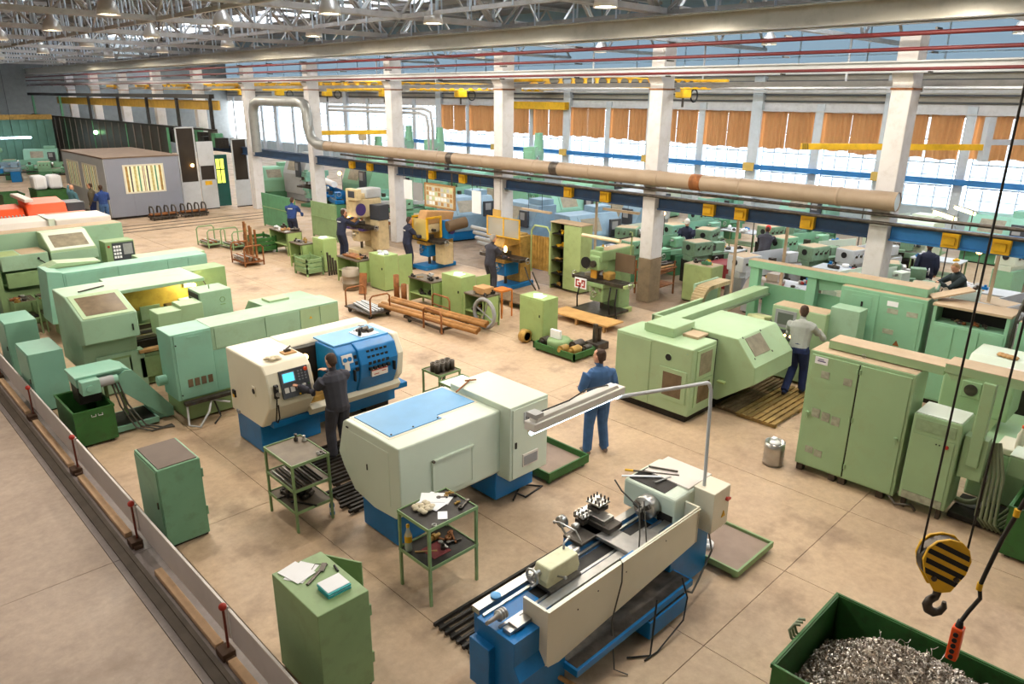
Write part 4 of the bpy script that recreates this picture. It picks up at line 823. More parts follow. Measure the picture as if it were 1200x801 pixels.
pr('rear_cover', MINT, t, [(15.85, .9), (16.35, .9), (16.35, 1.87), (15.05, 1.87), (15.05, 1.8), (15.85, 1.74)], 'x', 4.1, 5.75, .01); bx('rear_cover', SAGE, t, 5.75, 6.52, 15.8, 16.35, .8, 1.87, .01)
bx('stained_lit_backplate', mat('ochre_stained_lit_plate', (168, 152, 70), .5, var=.25, scale=3, dirt=.4, dirt_rgb=(90, 80, 40)), t, 4.12, 5.72, 15.83, 15.85, 1.2, 1.74, 0)  # ochre colour holds the stains and the yellow lamp light together
bx('bed', DARK, t, 4.1, 6.2, 14.7, 15.8, .62, .9); 
for y in (14.75, 15.1): bx('way', STEEL, t, 4.1, 5.3, y, y+.1, .92, .98, .004)
cy('spindle_nose', STEEL, t, (4.1, 14.9, 1.4), (4.22, 14.9, 1.4), .12, 20); bx('turret', DSTEEL, t, 5.0, 5.45, 15.0, 15.5, .95, 1.35, .02); bx('turret_cover', AQUA, t, 5.3, 5.8, 15.1, 15.5, 1.1, 1.4, .01); bx('chip_shield', MINT, t, 4.6, 5.0, 15.7, 15.74, 1.0, 1.3)
for i in range(8): pass
bx('slide_cover', MINT2, t, 4.37, 4.82, 13.95, 14.4, 1.12, 1.58, .012); bx('slide_cover', MINT2, t, 4.82, 5.25, 14.0, 14.45, 1.12, 1.64, .012)
bx('front_rail', WOOD, t, 4.1, 5.2, 14.45, 14.6, .72, .78); bx('apron', SAGE, t, 4.1, 5.9, 14.5, 14.62, .2, .62); cy('chip_outlet', LGREY, t, (4.5, 14.3, .5), (4.75, 14.45, .5), .07, 14)
cb = bx('control_box', MINT, t, 5.3, 5.95, 14.25, 14.85, 1.25, 1.76, .015); bx('keyboard_recess', PANELK, cb, 5.285, 5.302, 14.32, 14.8, 1.32, 1.72, 0); bx('control_arm', MINT, t, 5.0, 5.4, 14.4, 14.8, 1.1, 1.25)
for r in range(3): bx('shelf_line', MINT, cb, 5.28, 5.288, 14.34, 14.78, 1.4+r*.1, 1.42+r*.1, 0)
MB().tube(arc((5.75, 14.245, 1.56), .05, 0, 2*PI, 16, 'y')[:-1], .006, 6, True).cbox(5.75, 14.245, 1.46, .1, .01, .015).build('emblem', SAGE, cb); cy('lamp_socket', SAGE, cb, (5.6, 14.5, 1.76), (5.6, 14.5, 1.84), .012)
lb = bx('lamp_box', GREY, t, 5.55, 5.72, 15.72, 15.84, 1.55, 1.85); MB().ball((5.72, 15.62, 1.6), .05).build('work_lamp', WARM, lb)
ll = bpy.data.lights.new('work_light', 'POINT'); ll.energy = 25; ll.color = (1, .7, .35); ll.shadow_soft_size = .05; lo = bpy.data.objects.new('work_light', ll); lo.location = (5.6, 15.5, 1.62); C.objects.link(lo)
tb('lamp_cord', BLACK, t, [(5.72, 15.75, 1.7), (5.9, 15.6, 1.72), (5.95, 15.4, 1.5)], .012)
lone(MB().bar((3.45, 15.3, 1.915), (3.95, 15.5, 1.915), .03, .02).build('steel_strip', DSTEEL), 'dark strip lying on top of the mint lathe hood', 'strip')
trolley('side_table', 'small green table with bottles in front of the mint lathe window', 3.62, 3.95, 14.5, 15.4, .72, (.36, .72), SAGE, TOPG)
bottle(3.72, 14.75, .72, mat('cream_plastic', (230, 214, 168), .4), ORANGE, 'cream plastic bottle with orange cap on the small green table', .32, .045); bottle(3.82, 14.85, .72, mat('green_plastic', (150, 190, 80), .2, var=0, alpha=.8), GREEN, 'tall green plastic bottle with dark cap on the small green table', .38, .045)
bits(3.7, 3.9, 14.95, 15.3, .725, 5, 'dark machine part on the small green table with bottles', 21, 'parts on the small green table', (DARK, DSTEEL))

# ================================================================ long mint enclosure behind
t = W('cnc_lathe', 'long pale aqua machine enclosure between the two green window lathes', 'machine', (5.5, 18.8, 0))
e = bx('rear_cover', AQUA, t, 3.92, 7.2, 18.5, 19.1, .4, 1.64, .015)
pr('end_cabinet', AQUA, t, [(3.55, .5), (3.92, .5), (3.92, 1.66), (3.62, 1.72)], 'y', 18.5, 19.3, .012)
for x0, x1 in ((3.97, 5.1), (5.14, 6.2), (6.22, 6.68), (6.72, 7.16)): MB().box(x0, x1, 18.485, 18.5, 1.1, 1.6).build('panel', AQUA, e, .004)
MB().box(5.08, 5.14, 18.47, 18.5, 1.0, 1.62).build('joint_cover', AQUA, e); pr('wedge_cover', MINT2, t, [(3.7, 1.66), (4.9, 1.66), (4.9, 1.7), (4.0, 1.76)], 'y', 19.1, 19.6, .006); bx('base', SAGE, t, 3.8, 7.0, 18.7, 19.6, .02, .4); bx('front_cover', MINT2, t, 5.8, 7.4, 19.1, 19.8, .4, 1.6, .015)
MB().prism([(5.6, 1.3), (5.66, 1.3), (5.63, 1.36)], 'y', 18.478, 18.486).build('warning_triangle', YELLOW, e)
# ================================================================ green CNC lathe with dusty window, farther
t = W('cnc_lathe', 'green CNC lathe with dusty sloping window and keyboard box, farther left', 'machine', (4.7, 21.3, 0))
pr('hood', MINT2, t, [(20.6, 1.5), (20.6, 1.78), (21.35, 2.14), (22.0, 2.14), (22.0, .8), (20.8, .8), (20.75, 1.4)], 'x', 4.2, 5.25, .02)
fr = slope('window_frame', PALE, t, 4.22, 5.22, .02, .98, .012, .02, (20.6, 1.78), (21.35, 2.14)); slope('window', WINDOWD, fr, 4.34, 5.12, .14, .8, .016, .02, (20.6, 1.78), (21.35, 2.14))
bx('front_band', MINT, t, 4.2, 5.26, 20.585, 20.6, 1.5, 1.74)
bx('rear_cover', MINT, t, 3.05, 6.25, 21.7, 22.3, .9, 2.14, .012); bx('dusty_top', DUST, t, 3.1, 6.2, 21.72, 22.28, 2.14, 2.146, 0); pr('end_wall', SAGE, t, [(20.7, .1), (22.2, .1), (22.2, 2.14), (21.4, 2.14), (20.7, 1.5)], 'x', 3.0, 3.12, .01)
hb = bx('headstock', MINT, t, 3.15, 4.15, 20.6, 21.5, 1.42, 1.78, .012); bx('headstock_lid', DUST, hb, 3.6, 4.12, 20.64, 21.45, 1.78, 1.785, 0); bx('oil_cap', LIME, hb, 3.16, 3.55, 20.62, 21.3, 1.78, 1.79)
MB().cyl((3.95, 20.58, 1.62), (4.08, 20.5, 1.5), .012, 6).ball((3.93, 20.56, 1.66), .03).build('lever', BLACK, t); bx('apron', SAGE, t, 3.2, 4.15, 20.6, 20.7, 1.0, 1.36); bx('base', SAGE, t, 3.1, 6.2, 20.7, 22.0, .03, .9)
cb = bx('control_box', SAGE, t, 5.42, 6.12, 20.5, 21.0, 1.3, 1.86, .012); bx('keyboard', PANELK, cb, 5.58, 6.1, 20.49, 20.5, 1.36, 1.82, 0)
for r in range(4):
    for c in range(3): MB().box(5.6+c*.065, 5.65+c*.065, 20.48, 20.49, 1.42+r*.09, 1.48+r*.09).build('key', PAPER, cb)
MB().cyl((5.5, 20.5, 1.74), (5.5, 20.48, 1.74), .03, 12).build('emergency_stop', RED, cb); MB().box(5.84, 6.06, 20.48, 20.49, 1.5, 1.78).build('screen', GREY, cb)
cy('chuck', STEEL, t, (5.25, 21.2, 1.6), (5.36, 21.2, 1.6), .1, 16); bx('tailstock', MINT, t, 5.7, 6.3, 21.2, 21.6, 1.0, 1.5)
for i, (x, lab) in enumerate(((3.1, 'left green trolley crowded with tools at the far left machine'), (3.66, 'right green trolley crowded with tools at the far left machine'))):
    trolley('tool_trolley', lab, x, x+.48, 19.75, 20.45, .82, (.4, .82), SAGE, TOPG)
    bits(x+.06, x+.42, 19.8, 20.4, .825, 7, 'tool part on top of the '+lab[:13]+'trolley at the far left machine', 30+i, 'parts on the '+lab.split()[0]+' far trolley', (BRONZE, DSTEEL, STEEL, RUST), (.04, .06)); bits(x+.06, x+.42, 19.8, 20.4, .405, 5, 'dark part on the lower shelf of the '+lab[:13]+'trolley at the far left machine', 40+i, 'parts in the '+lab.split()[0]+' far trolley', (DARK, DSTEEL), (.04, .06))
# ================================================================ white and orange machines
t = W('transfer_machine', 'long white machine housing across the upper left, orange hoods behind it', 'machine', (3, 25.8, 0))
MB().prism([(25.2, .3), (25.2, 1.6), (25.35, 1.86), (26.4, 1.9), (26.4, .3)], 'x', -1.0, 5.4).build('housing', WHITE, t, .02)
bx('end_housing', WHITE, t, 5.42, 6.95, 25.1, 26.5, .3, 1.88, .03); bx('joint_strip', PALE, t, 5.25, 5.42, 25.18, 26.4, .3, 1.92); bx('groove', GREY, t, -1, 5.25, 25.19, 25.2, 1.42, 1.45, 0); bx('plinth', DARK, t, -1, 6.8, 25.3, 26.3, 0, .3); bx('orange_cover', mat('faded_orange', (226, 128, 92), .5, var=.06), t, 5.4, 6.8, 26.5, 27.4, 1.6, 1.8, .02)
t = W('press_machine', 'orange-hooded white machine at the upper left, mesh guard on its hood', 'machine', (4.6, 28.5, 0))
pr('hood', ORANGE, t, [(27.6, 1.5), (27.9, 2.05), (28.9, 2.15), (28.9, 1.5)], 'x', 5.25, 6.4, .03); h2 = pr('mesh_hood', ORANGE, t, [(27.7, 1.5), (28.0, 1.95), (28.9, 2.0), (28.9, 1.5)], 'x', 4.2, 5.2, .03)
for i in range(9): MB().box(4.3+i*.1, 4.33+i*.1, 27.6, 27.7, 1.55, 1.78).build('mesh_bar', LGREY, h2)
bx('white_beam', WHITE, t, 5.2, 5.45, 27.6, 29.6, 2.15, 2.26, .02); bx('white_beam', WHITE, t, 3.6, 3.85, 26.8, 28.4, 1.7, 1.8, .02); bx('orange_side', ORANGE, t, 2.6, 4.1, 27.2, 28.0, 1.4, 1.75, .03); bx('body', WHITE, t, 2.0, 7.0, 27.6, 29.0, .2, 1.5, .02); bx('dark_side', PANELK, t, 6.45, 7.0, 28.0, 28.9, 1.5, 2.0, .02); bx('plinth', DARK, t, 2, 7, 27.7, 28.9, 0, .2)
lone(MB().box(2.6, 3.05, 21.2, 21.9, 0, .5).build('blue_crate', BLUE, None, .01), 'blue crate at the left frame edge beside the far green lathe', 'crate')
# ================================================================ mint machine with the sliding hood (centre right)
t = W('grinding_machine', 'mint green machine with overhanging window hood and long cover beam', 'machine', (11.5, 6.8, 0))
cb = bx('cabinet', MINT2, t, 10.4, 11.2, 6.15, 7.78, .16, 1.42, .02); bx('plinth', DARK, t, 10.5, 12.8, 6.25, 7.7, 0, .16)
def fx(name, m, par, X, y0, y1, z0, z1, th=.012, bev=.003): return bx(name, m, par, X-th, X, y0, y1, z0, z1, bev)
fx('side_panel', MINT2, cb, 10.4, 7.0, 7.75, .19, 1.38); wf_ = fx('window_frame', MINT2, cb, 10.4, 6.22, 6.78, .38, .98, .02); fx('window', WINDOWB, wf_, 10.382, 6.31, 6.7, .46, .9, .006)
MB().cyl((10.4, 6.62, 1.17), (10.392, 6.62, 1.17), .065, 20).build('port', BLACK, cb); MB().tube(arc((10.394, 6.62, 1.17), .07, 0, 2*PI, 20, 'x')[:-1], .008, 6, True).build('port_ring', MINT2, cb)
for y, z in ((7.6, 1.1), (7.05, 1.05), (7.6, 1.25), (6.25, 1.32)): MB().cyl((10.4, y, z), (10.385, y, z), .012, 8).build('lock', MINT, cb)
def fy(name, m, par, Y, x0, x1, z0, z1, th=.012, bev=.003): return bx(name, m, par, x0, x1, Y-th, Y, z0, z1, bev)
w1_ = fy('window_frame', MINT2, cb, 6.15, 10.55, 11.12, .8, 1.36, .02); fy('window', WINDOWD, w1_, 6.132, 10.64, 11.03, .88, 1.3, .006)
w2_ = fy('window_frame', MINT2, cb, 6.15, 10.55, 11.12, .3, .78, .02); fy('window', WINDOWB, w2_, 6.132, 10.64, 11.03, .36, .72, .006)
yz = [(7.0, 1.5), (5.82, 1.5), (5.44, 1.05), (5.42, .74), (6.1, .25), (7.0, .25)]
hd = pr('hood', MINT2, t, yz, 'x', 11.3, 12.75, .015)
def hs_(name, m, par, x0, x1, f0, f1, o, th=.02): return slope(name, m, par, x0, x1, f0, f1, o, th, (5.44, 1.05), (5.82, 1.5))
hw_ = hs_('window', WINDOWD, hd, 11.5, 12.05, .3, .92, .008)
bx('hood_handle', LIME, hd, 11.22, 11.3, 5.95, 6.1, .62, .66); 
for x, f in ((11.46, .25), (12.1, .25), (11.46, .97), (12.1, .97)): hs_('screw', DSTEEL, hd, x-.012, x+.012, f-.03, f+.03, .006)
cv = bx('cover_beam', MINT2, t, 10.75, 15.0, 7.12, 7.42, 1.4, 1.56, .012); bx('beam_head', MINT2, cv, 10.7, 11.4, 6.75, 7.35, 1.42, 1.6, .015); bx('beam_strip', STEEL, cv, 11.4, 15.0, 7.08, 7.12, 1.38, 1.42, 0)
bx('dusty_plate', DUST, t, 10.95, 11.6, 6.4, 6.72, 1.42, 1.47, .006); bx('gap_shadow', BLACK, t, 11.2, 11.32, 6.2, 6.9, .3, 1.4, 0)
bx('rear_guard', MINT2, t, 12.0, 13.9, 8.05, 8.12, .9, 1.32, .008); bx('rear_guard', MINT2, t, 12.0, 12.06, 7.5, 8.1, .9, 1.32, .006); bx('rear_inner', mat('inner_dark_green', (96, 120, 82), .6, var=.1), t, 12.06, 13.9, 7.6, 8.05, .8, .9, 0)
ch = MB()
kc = arc((14.2, 8.1, 1.15), .35, PI, PI/2, 8, 'y')
for i, p in enumerate(kc): ch.cbox(p[0], 8.2, p[2], .09, .3, .09)
for i in range(8): ch.cbox(14.25+i*.1, 8.2, 1.5, .09, .3, .09)
ch.build('cable_chain', mat('dusty_chain', (184, 166, 132), .6, var=.12), t); bx('chain_guide', MINT, t, 14.0, 15.0, 8.36, 8.42, .9, 1.56)
bx('machine_bed', MINT, t, 12.75, 15.2, 6.4, 7.6, .1, .75, .02); pr('wheel_guard', mat('cream_green', (196, 200, 150), .45, dirt=.2), t, [(13.6, .75), (14.5, .75), (14.4, 1.1), (13.9, 1.2)], 'y', 6.6, 7.0, .02)
tb('hose', CABLE, t, [(13.5, 6.55, .8), (13.55, 6.4, 1.15), (13.8, 6.4, 1.2), (13.95, 6.4, .85)], .035); bx('work_head', MINT, t, 13.0, 13.6, 6.45, 7.0, .75, .95, .02); cy('yellow_hub', YELLOW, t, (12.95, 6.5, .85), (13.1, 6.5, .85), .12, 14)
# console with crt
t = W('operator_console', 'mint operator console with small screen in front of the grey-shirted worker', 'console', (14.2, 5.9, 0))
bx('body', MINT2, t, 13.75, 14.2, 5.3, 6.4, .05, 1.55, .015); bx('dusty_top', DUST, t, 13.76, 14.19, 5.32, 6.38, 1.55, 1.556, 0)
s1 = fx('screen_bezel', GREY, t, 13.75, 5.88, 6.32, 1.12, 1.48, .02); fx('screen', mat('dark_crt', (96, 104, 96), .15, var=0), s1, 13.732, 5.94, 6.26, 1.18, 1.42, .004)
kb = fx('button_panel', PANELK, t, 13.75, 5.6, 6.32, .86, 1.08, .03)
for i, y in enumerate((5.7, 5.82, 5.94, 6.06, 6.18)): MB().cyl((13.72, y, .97), (13.705, y, .97), .026, 10).build('indicator', WARM if i in (2, 3) else DSTEEL, kb)
bx('side_cabinet', MINT, t, 13.9, 14.3, 4.75, 5.3, .05, 1.7, .01)
t = slats('duckboard', 'worn yellowish wooden duckboard under the grey-shirted worker', 'duckboard', 11.4, 13.4, 5.0, 5.75, 7, mat('yellow_worn_wood', (156, 128, 76), .7, var=.25, scale=5, dirt=.8, dirt_rgb=(104, 84, 58)), 'x', .075, .03, .06)
t = slats('duckboard', 'second wooden duckboard half under the overhanging hood', 'duckboard', 11.45, 13.6, 5.78, 6.2, 5, DWOOD, 'x', .06, .03, .05)
# ================================================================ tall double cabinet with raised duct, low cabinet, machine at the right edge
GR2 = mat('mint_grille', (140, 166, 130), .5, var=.1, scale=14)
PLATE = mat('pale_louvre_plate', (158, 162, 144), .45, var=.2, scale=14)
SAGE2 = mat('sage_cabinet_paint', (152, 184, 142), .45, var=.05, scale=1.2, dirt=.25, dirt_rgb=(150, 146, 104), bump=.03)
t = W('electrical_cabinet', 'tall double-door sage green electrical cabinet with vents, dusty duct on top', 'cabinet', (10.6, 3.4, 0))
cb = bx('body', SAGE2, t, 10.3, 10.85, 2.66, 4.12, .12, 1.98, .01); bx('dusty_top', DUST, t, 10.31, 10.84, 2.67, 4.11, 1.98, 1.986, 0)
fx('door_gap_shade', DARK, cb, 10.3, 3.36, 3.42, .15, 1.93, .004, 0); dA = fx('door', SAGE2, t, 10.3, 3.4, 4.08, .15, 1.93, .02, .006); dB = fx('door', SAGE2, t, 10.3, 2.7, 3.38, .15, 1.93, .02, .006)  # dark strip paints the shade in the gap between the doors
for (y, z) in ((3.85, 1.66), (3.52, 1.64), (3.9, 1.02), (3.75, 1.0), (3.6, .98), (3.92, .42), (3.78, .4)): fx('vent_plate', PLATE, dA, 10.28, y-.06, y+.06, z-.06, z+.08 if .9 < z < 1.1 else z+.05, .008, .002)
p_ = fx('sign_plate', PAPER, dA, 10.28, 3.84, 4.03, 1.8, 1.91, .006); fx('sign_line', PURPLE, p_, 10.274, 3.87, 3.99, 1.84, 1.855, .002, 0); fx('sign_line', PURPLE, p_, 10.274, 3.9, 3.98, 1.87, 1.88, .002, 0)
for d_, y in ((dA, 4.02), (dB, 2.76)):
    MB().cyl((10.28, y, 1.0), (10.24, y, 1.0), .03, 12).cbox(10.235, y, .98, .015, .025, .1).build('handle', SAGE2, d_)
for d_, y in ((dA, 3.41), (dB, 3.37)):
    for z in (.3, 1.05, 1.8): MB().cyl((10.272, y, z), (10.272, y, z+.07), .012, 8).build('hinge', SAGE2, d_)
for y in (2.8, 3.35, 3.5, 4.0): bx('foot', DSTEEL, t, 10.33, 10.45, y, y+.1, 0, .12)
MB().tube([(10.35, 2.75, .12), (10.25, 2.6, .05), (10.25, 2.4, .12), (10.3, 2.35, .03)], .02, 8).build('pipe_bend', DSTEEL, t)
du = bx('duct', SAGE2, t, 10.5, 10.88, 2.4, 3.95, 2.0, 2.12, .006); bx('dusty_duct_top', DUST, du, 10.5, 10.88, 2.4, 3.95, 2.12, 2.126, 0)
MB().tube(arc((10.45, 3.42, 2.02), .025, 0, 2*PI, 12, 'x')[:-1], .006, 6, True).build('lifting_eye', STEEL, t)
t = W('control_cabinet', 'low sage green cabinet with red button beside the tall double cabinet', 'cabinet', (10.6, 2.3, 0))
bx('body', SAGE2, t, 10.3, 10.85, 2.0, 2.6, .16, 1.46, .02); d_ = fx('door', SAGE2, t, 10.3, 2.05, 2.56, .3, 1.18, .012); fx('grille', GR2, t, 10.3, 2.06, 2.56, 1.24, 1.4, .012); fx('grille', PLATE, t, 10.3, 2.05, 2.56, .18, .29, .012)
MB().cyl((10.288, 2.13, 1.1), (10.26, 2.13, 1.1), .024, 12).build('red_button', RED, d_); MB().cyl((10.288, 2.22, 1.1), (10.28, 2.22, 1.1), .01, 8).cyl((10.288, 2.26, 1.1), (10.28, 2.26, 1.1), .01, 8).build('button', DARK, d_)
for y in (2.05, 2.5): bx('foot', DSTEEL, t, 10.33, 10.43, y, y+.06, 0, .16)
bx('lid', PALE, t, 10.32, 10.83, 2.02, 2.58, 1.46, 1.475, .004)
t = W('cable_gantry', 'dusty green cable duct crossing from the tall cabinet to the right edge, on a post', 'gantry', (10.5, 1.9, 0))
bx('duct', SAGE2, t, 10.42, 10.8, .2, 2.38, 2.08, 2.2, .006); bx('dusty_top', DUST, t, 10.42, 10.8, .2, 2.38, 2.2, 2.206, 0); pr('gusset', SAGE2, t, [(2.36, 2.08), (2.05, 2.08), (2.28, 1.98)], 'x', 10.44, 10.5, .006)
bx('post', SAGE2, t, 10.36, 10.5, 1.76, 1.9, .9, 2.08, .008); bx('post_foot', SAGE2, t, 10.4, 10.6, 1.7, 1.98, .7, 1.3, .008)
t = W('grinding_machine', 'sage green machine with round port behind the cable duct at the right edge', 'machine', (12.2, 1.8, 0))
pb = bx('wheel_head', SAGE2, t, 11.9, 12.6, 1.8, 2.72, 1.04, 1.66, .03); MB().cbox(11.895, 2.32, 1.42, .02, .26, .26).build('port_flange', SAGE2, pb, .02); MB().cyl((11.89, 2.32, 1.42), (11.87, 2.32, 1.42), .09, 20).build('port', DSTEEL, pb)
bx('head_top', WHITE, t, 11.95, 12.55, 1.78, 2.05, 1.66, 1.7, .02); bx('bed', SAGE2, t, 11.2, 13.0, .2, 2.0, .1, .85, .03); bx('slide', CREAM, t, 11.2, 11.7, 1.2, 1.75, .85, .95, .02)
pr('table_guard', SAGE2, t, [(11.0, .9), (11.6, 1.35), (11.75, 1.35), (11.2, .85)], 'y', 1.1, 1.35, .01); bx('drive_box', SAGE2, t, 10.75, 11.15, 1.0, 1.5, .75, 1.05, .03); bx('drive_lid', PALE, t, 10.75, 11.15, 1.0, 1.5, 1.05, 1.07, .01); bx('side_box', MINT, t, 11.3, 12.0, .1, .9, .85, 1.4, .02)
for i, r in enumerate((.24, .27)): MB().tube(arc((10.85+i*.0, 1.93-i*.06, .38), r, 0, 2*PI, 24, 'x')[:-1], .04, 8, True).build('hose_loop', LGREY if i else SAGECABLE, t)
for i in range(5): tb('hose', SAGECABLE, t, [(10.6+i*.03, 1.75-i*.03, 1.2), (10.55, 1.68-i*.05, .8), (10.45-i*.02, 1.66-i*.06, .2), (10.5, 1.56-i*.05, .05), (10.7, 1.4-i*.06, .25), (11.0, 1.2-i*.05, .6)], .022)
bx('cable_base', DARK, t, 10.5, 11.2, 1.3, 2.0, .02, .1)
cy('motor', mat('olive_drum', (150, 152, 96), .45, dirt=.3), t, (10.95, .75, .15), (10.95, .75, .7), .22, 20)
bottle(11.3, 1.5, .95, mat('white_plastic', (236, 228, 210), .4), ORANGE, 'white plastic bottle with orange cap on the machine at the right edge', .36, .05)
bkt = W('metal_bucket', 'shiny steel drum with rags beside the tall electrical cabinet', 'bucket', (10.2, 4.42, 0))
MB().lathe([(.0, .02), (.115, .02), (.118, .0), (.122, .05), (.118, .06), (.118, .14), (.122, .15), (.118, .16), (.118, .25), (.122, .26), (.118, .27), (.12, .34), (.112, .34), (.11, .04), (.0, .04)], (10.2, 4.42, 0), 24).build('shell', STEEL, bkt); MB().ball((10.2, 4.42, .32), .07, 10, (1.1, 1, .5)).cbox(10.22, 4.45, .35, .07, .05, .06).build('rag', PAPER, bkt); bkt.scale = (1.3, 1.3, 1.15)
bin_('chip_bin', 'dark green open chip bin at the right edge behind the hoist cables', 9.98, 10.75, .2, 1.26, .72, GREEN, .45)
# ================================================================ row of green cabinets farther right
SEA = mat('sea_green_cabinet_paint', (130, 178, 146), .45, var=.05, scale=1.2, dirt=.25, dirt_rgb=(120, 130, 100))
t = W('electrical_cabinet', 'wide sea green cabinet with warning triangle and plates, dusty top, mid right', 'cabinet', (14.9, 4.7, 0))
bx('body', SEA, t, 14.6, 15.2, 3.83, 5.42, .1, 1.98, .012); bx('plinth', DARK, t, 14.65, 15.15, 3.9, 5.35, 0, .1); bx('dusty_top', DUST, t, 14.61, 15.19, 3.84, 5.41, 1.98, 1.986, 0)
dA = fx('door', SEA, t, 14.6, 4.68, 5.36, .14, 1.92, .015); dB = fx('door', SEA, t, 14.6, 3.9, 4.62, .14, 1.92, .015); fx('inner_panel', SEA, dA, 14.585, 4.8, 5.2, 1.4, 1.85, .006); fx('lock', BLACK, dA, 14.579, 4.96, 5.0, 1.64, 1.74, .006, 0)
for (y, z, m_) in ((4.42, 1.8, PAPER), (4.4, 1.66, PLATE), (4.05, 1.66, PLATE), (4.42, 1.25, PLATE)): fx('plate', m_, dB, 14.585, y-.1, y+.1, z-.05, z+.05, .006)
MB().prism([(4.18, 1.0), (4.3, 1.0), (4.24, 1.11)], 'x', 14.58, 14.586).build('warning_triangle', RUST, dB)
bx('top_duct', SEA, t, 14.75, 15.15, 3.9, 5.5, 1.99, 2.15, .01); bx('dusty_duct', DUST, t, 14.75, 15.15, 3.9, 5.5, 2.15, 2.156, 0); MB().bar((14.8, 3.85, 2.02), (15.2, 3.3, 2.2), .3, .03).build('hinged_flap', DUST, t)
t = W('electrical_cabinet', 'sea green cabinet with an open dark slot below its dusty top', 'cabinet', (14.9, 3.1, 0))
bx('body', SEA, t, 14.6, 15.2, 2.5, 3.72, .1, 1.62, .012); bx('slot_back', BLACK, t, 15.0, 15.2, 2.52, 3.7, 1.62, 1.92, 0); bx('slot_side', SEA, t, 14.6, 15.2, 3.66, 3.72, 1.62, 1.92); bx('slot_side', SEA, t, 14.6, 15.2, 2.5, 2.56, 1.62, 1.92); bx('top', DUST, t, 14.58, 15.22, 2.48, 3.74, 1.92, 1.97); bx('plinth', DARK, t, 14.65, 15.15, 2.55, 3.65, 0, .1)
for a, b in ((3.32, 3.66), (2.92, 3.3), (2.54, 2.9)): fx('door', SEA, t, 14.6, a, b, .14, 1.58, .012)
bits(14.66, 14.9, 2.62, 3.6, 1.625, 10, 'dusty part lying in the open slot of the sea green cabinet', 50, 'parts in the cabinet slot', (DUST, DSTEEL, RUST), (.03, .045))
t = W('electrical_cabinet', 'sea green cabinet with a cable loop on top, at the right edge', 'cabinet', (14.9, 1.8, 0))
bx('body', SEA, t, 14.6, 15.2, 1.0, 2.38, .1, 1.9, .012); bx('plinth', DARK, t, 14.65, 15.15, 1.05, 2.3, 0, .1); fx('door', SEA, t, 14.6, 1.5, 2.28, .14, 1.84, .015); bx('dusty_top', DUST, t, 14.61, 15.19, 1.0, 2.37, 1.9, 1.906, 0)
tb('cable_loop', CABLE, t, [(14.7, 2.44, .6), (14.7, 2.44, 1.9), (14.75, 2.4, 2.25), (14.8, 2.3, 2.4), (14.8, 2.2, 2.25), (14.75, 2.3, 2.0), (14.7, 2.42, 1.85)], .025)
t = W('machine_gantry', 'sea green box-section gantry with dusty top linking the cabinets to the mint machine', 'gantry', (15, 6.5, 0))
bx('beam', SEA, t, 14.85, 15.1, 5.45, 7.6, 1.96, 2.12, .01); bx('dusty_top', DUST, t, 14.85, 15.1, 5.45, 7.6, 2.12, 2.126, 0)
for y in (7.35, 6.05): bx('leg', SEA, t, 14.88, 15.06, y, y+.2, 0, 1.96, .008)
pr('bracket', SEA, t, [(6.05, 1.96), (5.5, 1.96), (5.5, 1.8), (6.0, 1.7)], 'x', 14.95, 15.0, .004); bx('cross_plate', SEA, t, 15.1, 15.14, 5.5, 7.3, .9, 1.6, .004)
t = W('lathe_tray', 'pale green machine lid with rags at the right edge, behind the dusty duct', 'machine', (13.6, 2.2, 0))
pr('lid', PALE, t, [(13.1, 1.1), (14.4, 1.1), (14.2, 1.52), (13.5, 1.52)], 'y', 1.0, 2.75, .03); bx('body', MINT2, t, 13.1, 14.4, 1.0, 2.75, .1, 1.1, .02); bx('dark_slot', DARK, t, 12.95, 13.1, .8, 1.9, .6, 1.3)
rg = MB()
for i in range(8): rg.ball((13.55+.05*i*.4, 2.15+.07*(i % 4), 1.545), .05, 8, (1, 1.2, .5))
lone(rg.build('work_gloves', WOOD), 'pair of tan work gloves on the pale green lid at the right', 'gloves')
# ================================================================ chip bin in front with metal chips
cbn = bin_('chip_bin', 'large open green bin full of curled metal chips in the lower right corner', 5.1, 6.44, -.6, 1.97, .92, GREEN, .2)
gp = MB()
for q in (0, .05, .1): gp.tube([(5.62+q, 1.99, .84), (5.6+q, 2.03, .86), (5.6+q, 2.06, .93), (5.62+q, 2.03, 1.0), (5.65+q, 1.99, 1.0)], .014, 8)
gp.build('hinge_bracket', SAGECABLE, cbn)
random.seed(11); hp = MB(); pile = lambda x, y: .78 + .3*math.exp(-((x-5.8)**2/.16+(y-1.0)**2/.5)) + .16*math.exp(-((x-5.35)**2/.05+(y-.8)**2/.4)) - .3*max(0, (x-6.15))*2 - .28*max(0, y-1.45)*2
gx, gy = 26, 44; v = []; f = []
for i in range(gx+1):
    for j in range(gy+1):
        x = 5.13+1.28*i/gx; y = -.57+2.51*j/gy; v.append((x, y, max(.12, pile(x, y)-.04+random.uniform(-.02, .02))))
for i in range(gx):
    for j in range(gy): f.append((i*(gy+1)+j, (i+1)*(gy+1)+j, (i+1)*(gy+1)+j+1, i*(gy+1)+j+1))
CHIP = mat('metal_chips', (206, 198, 188), .32, .8, var=.3, scale=20); CHIPD = mat('dark_metal_chips', (136, 124, 110), .4, .7, var=.3, scale=20)
hp.cur = 1; hp.add(v, f); 
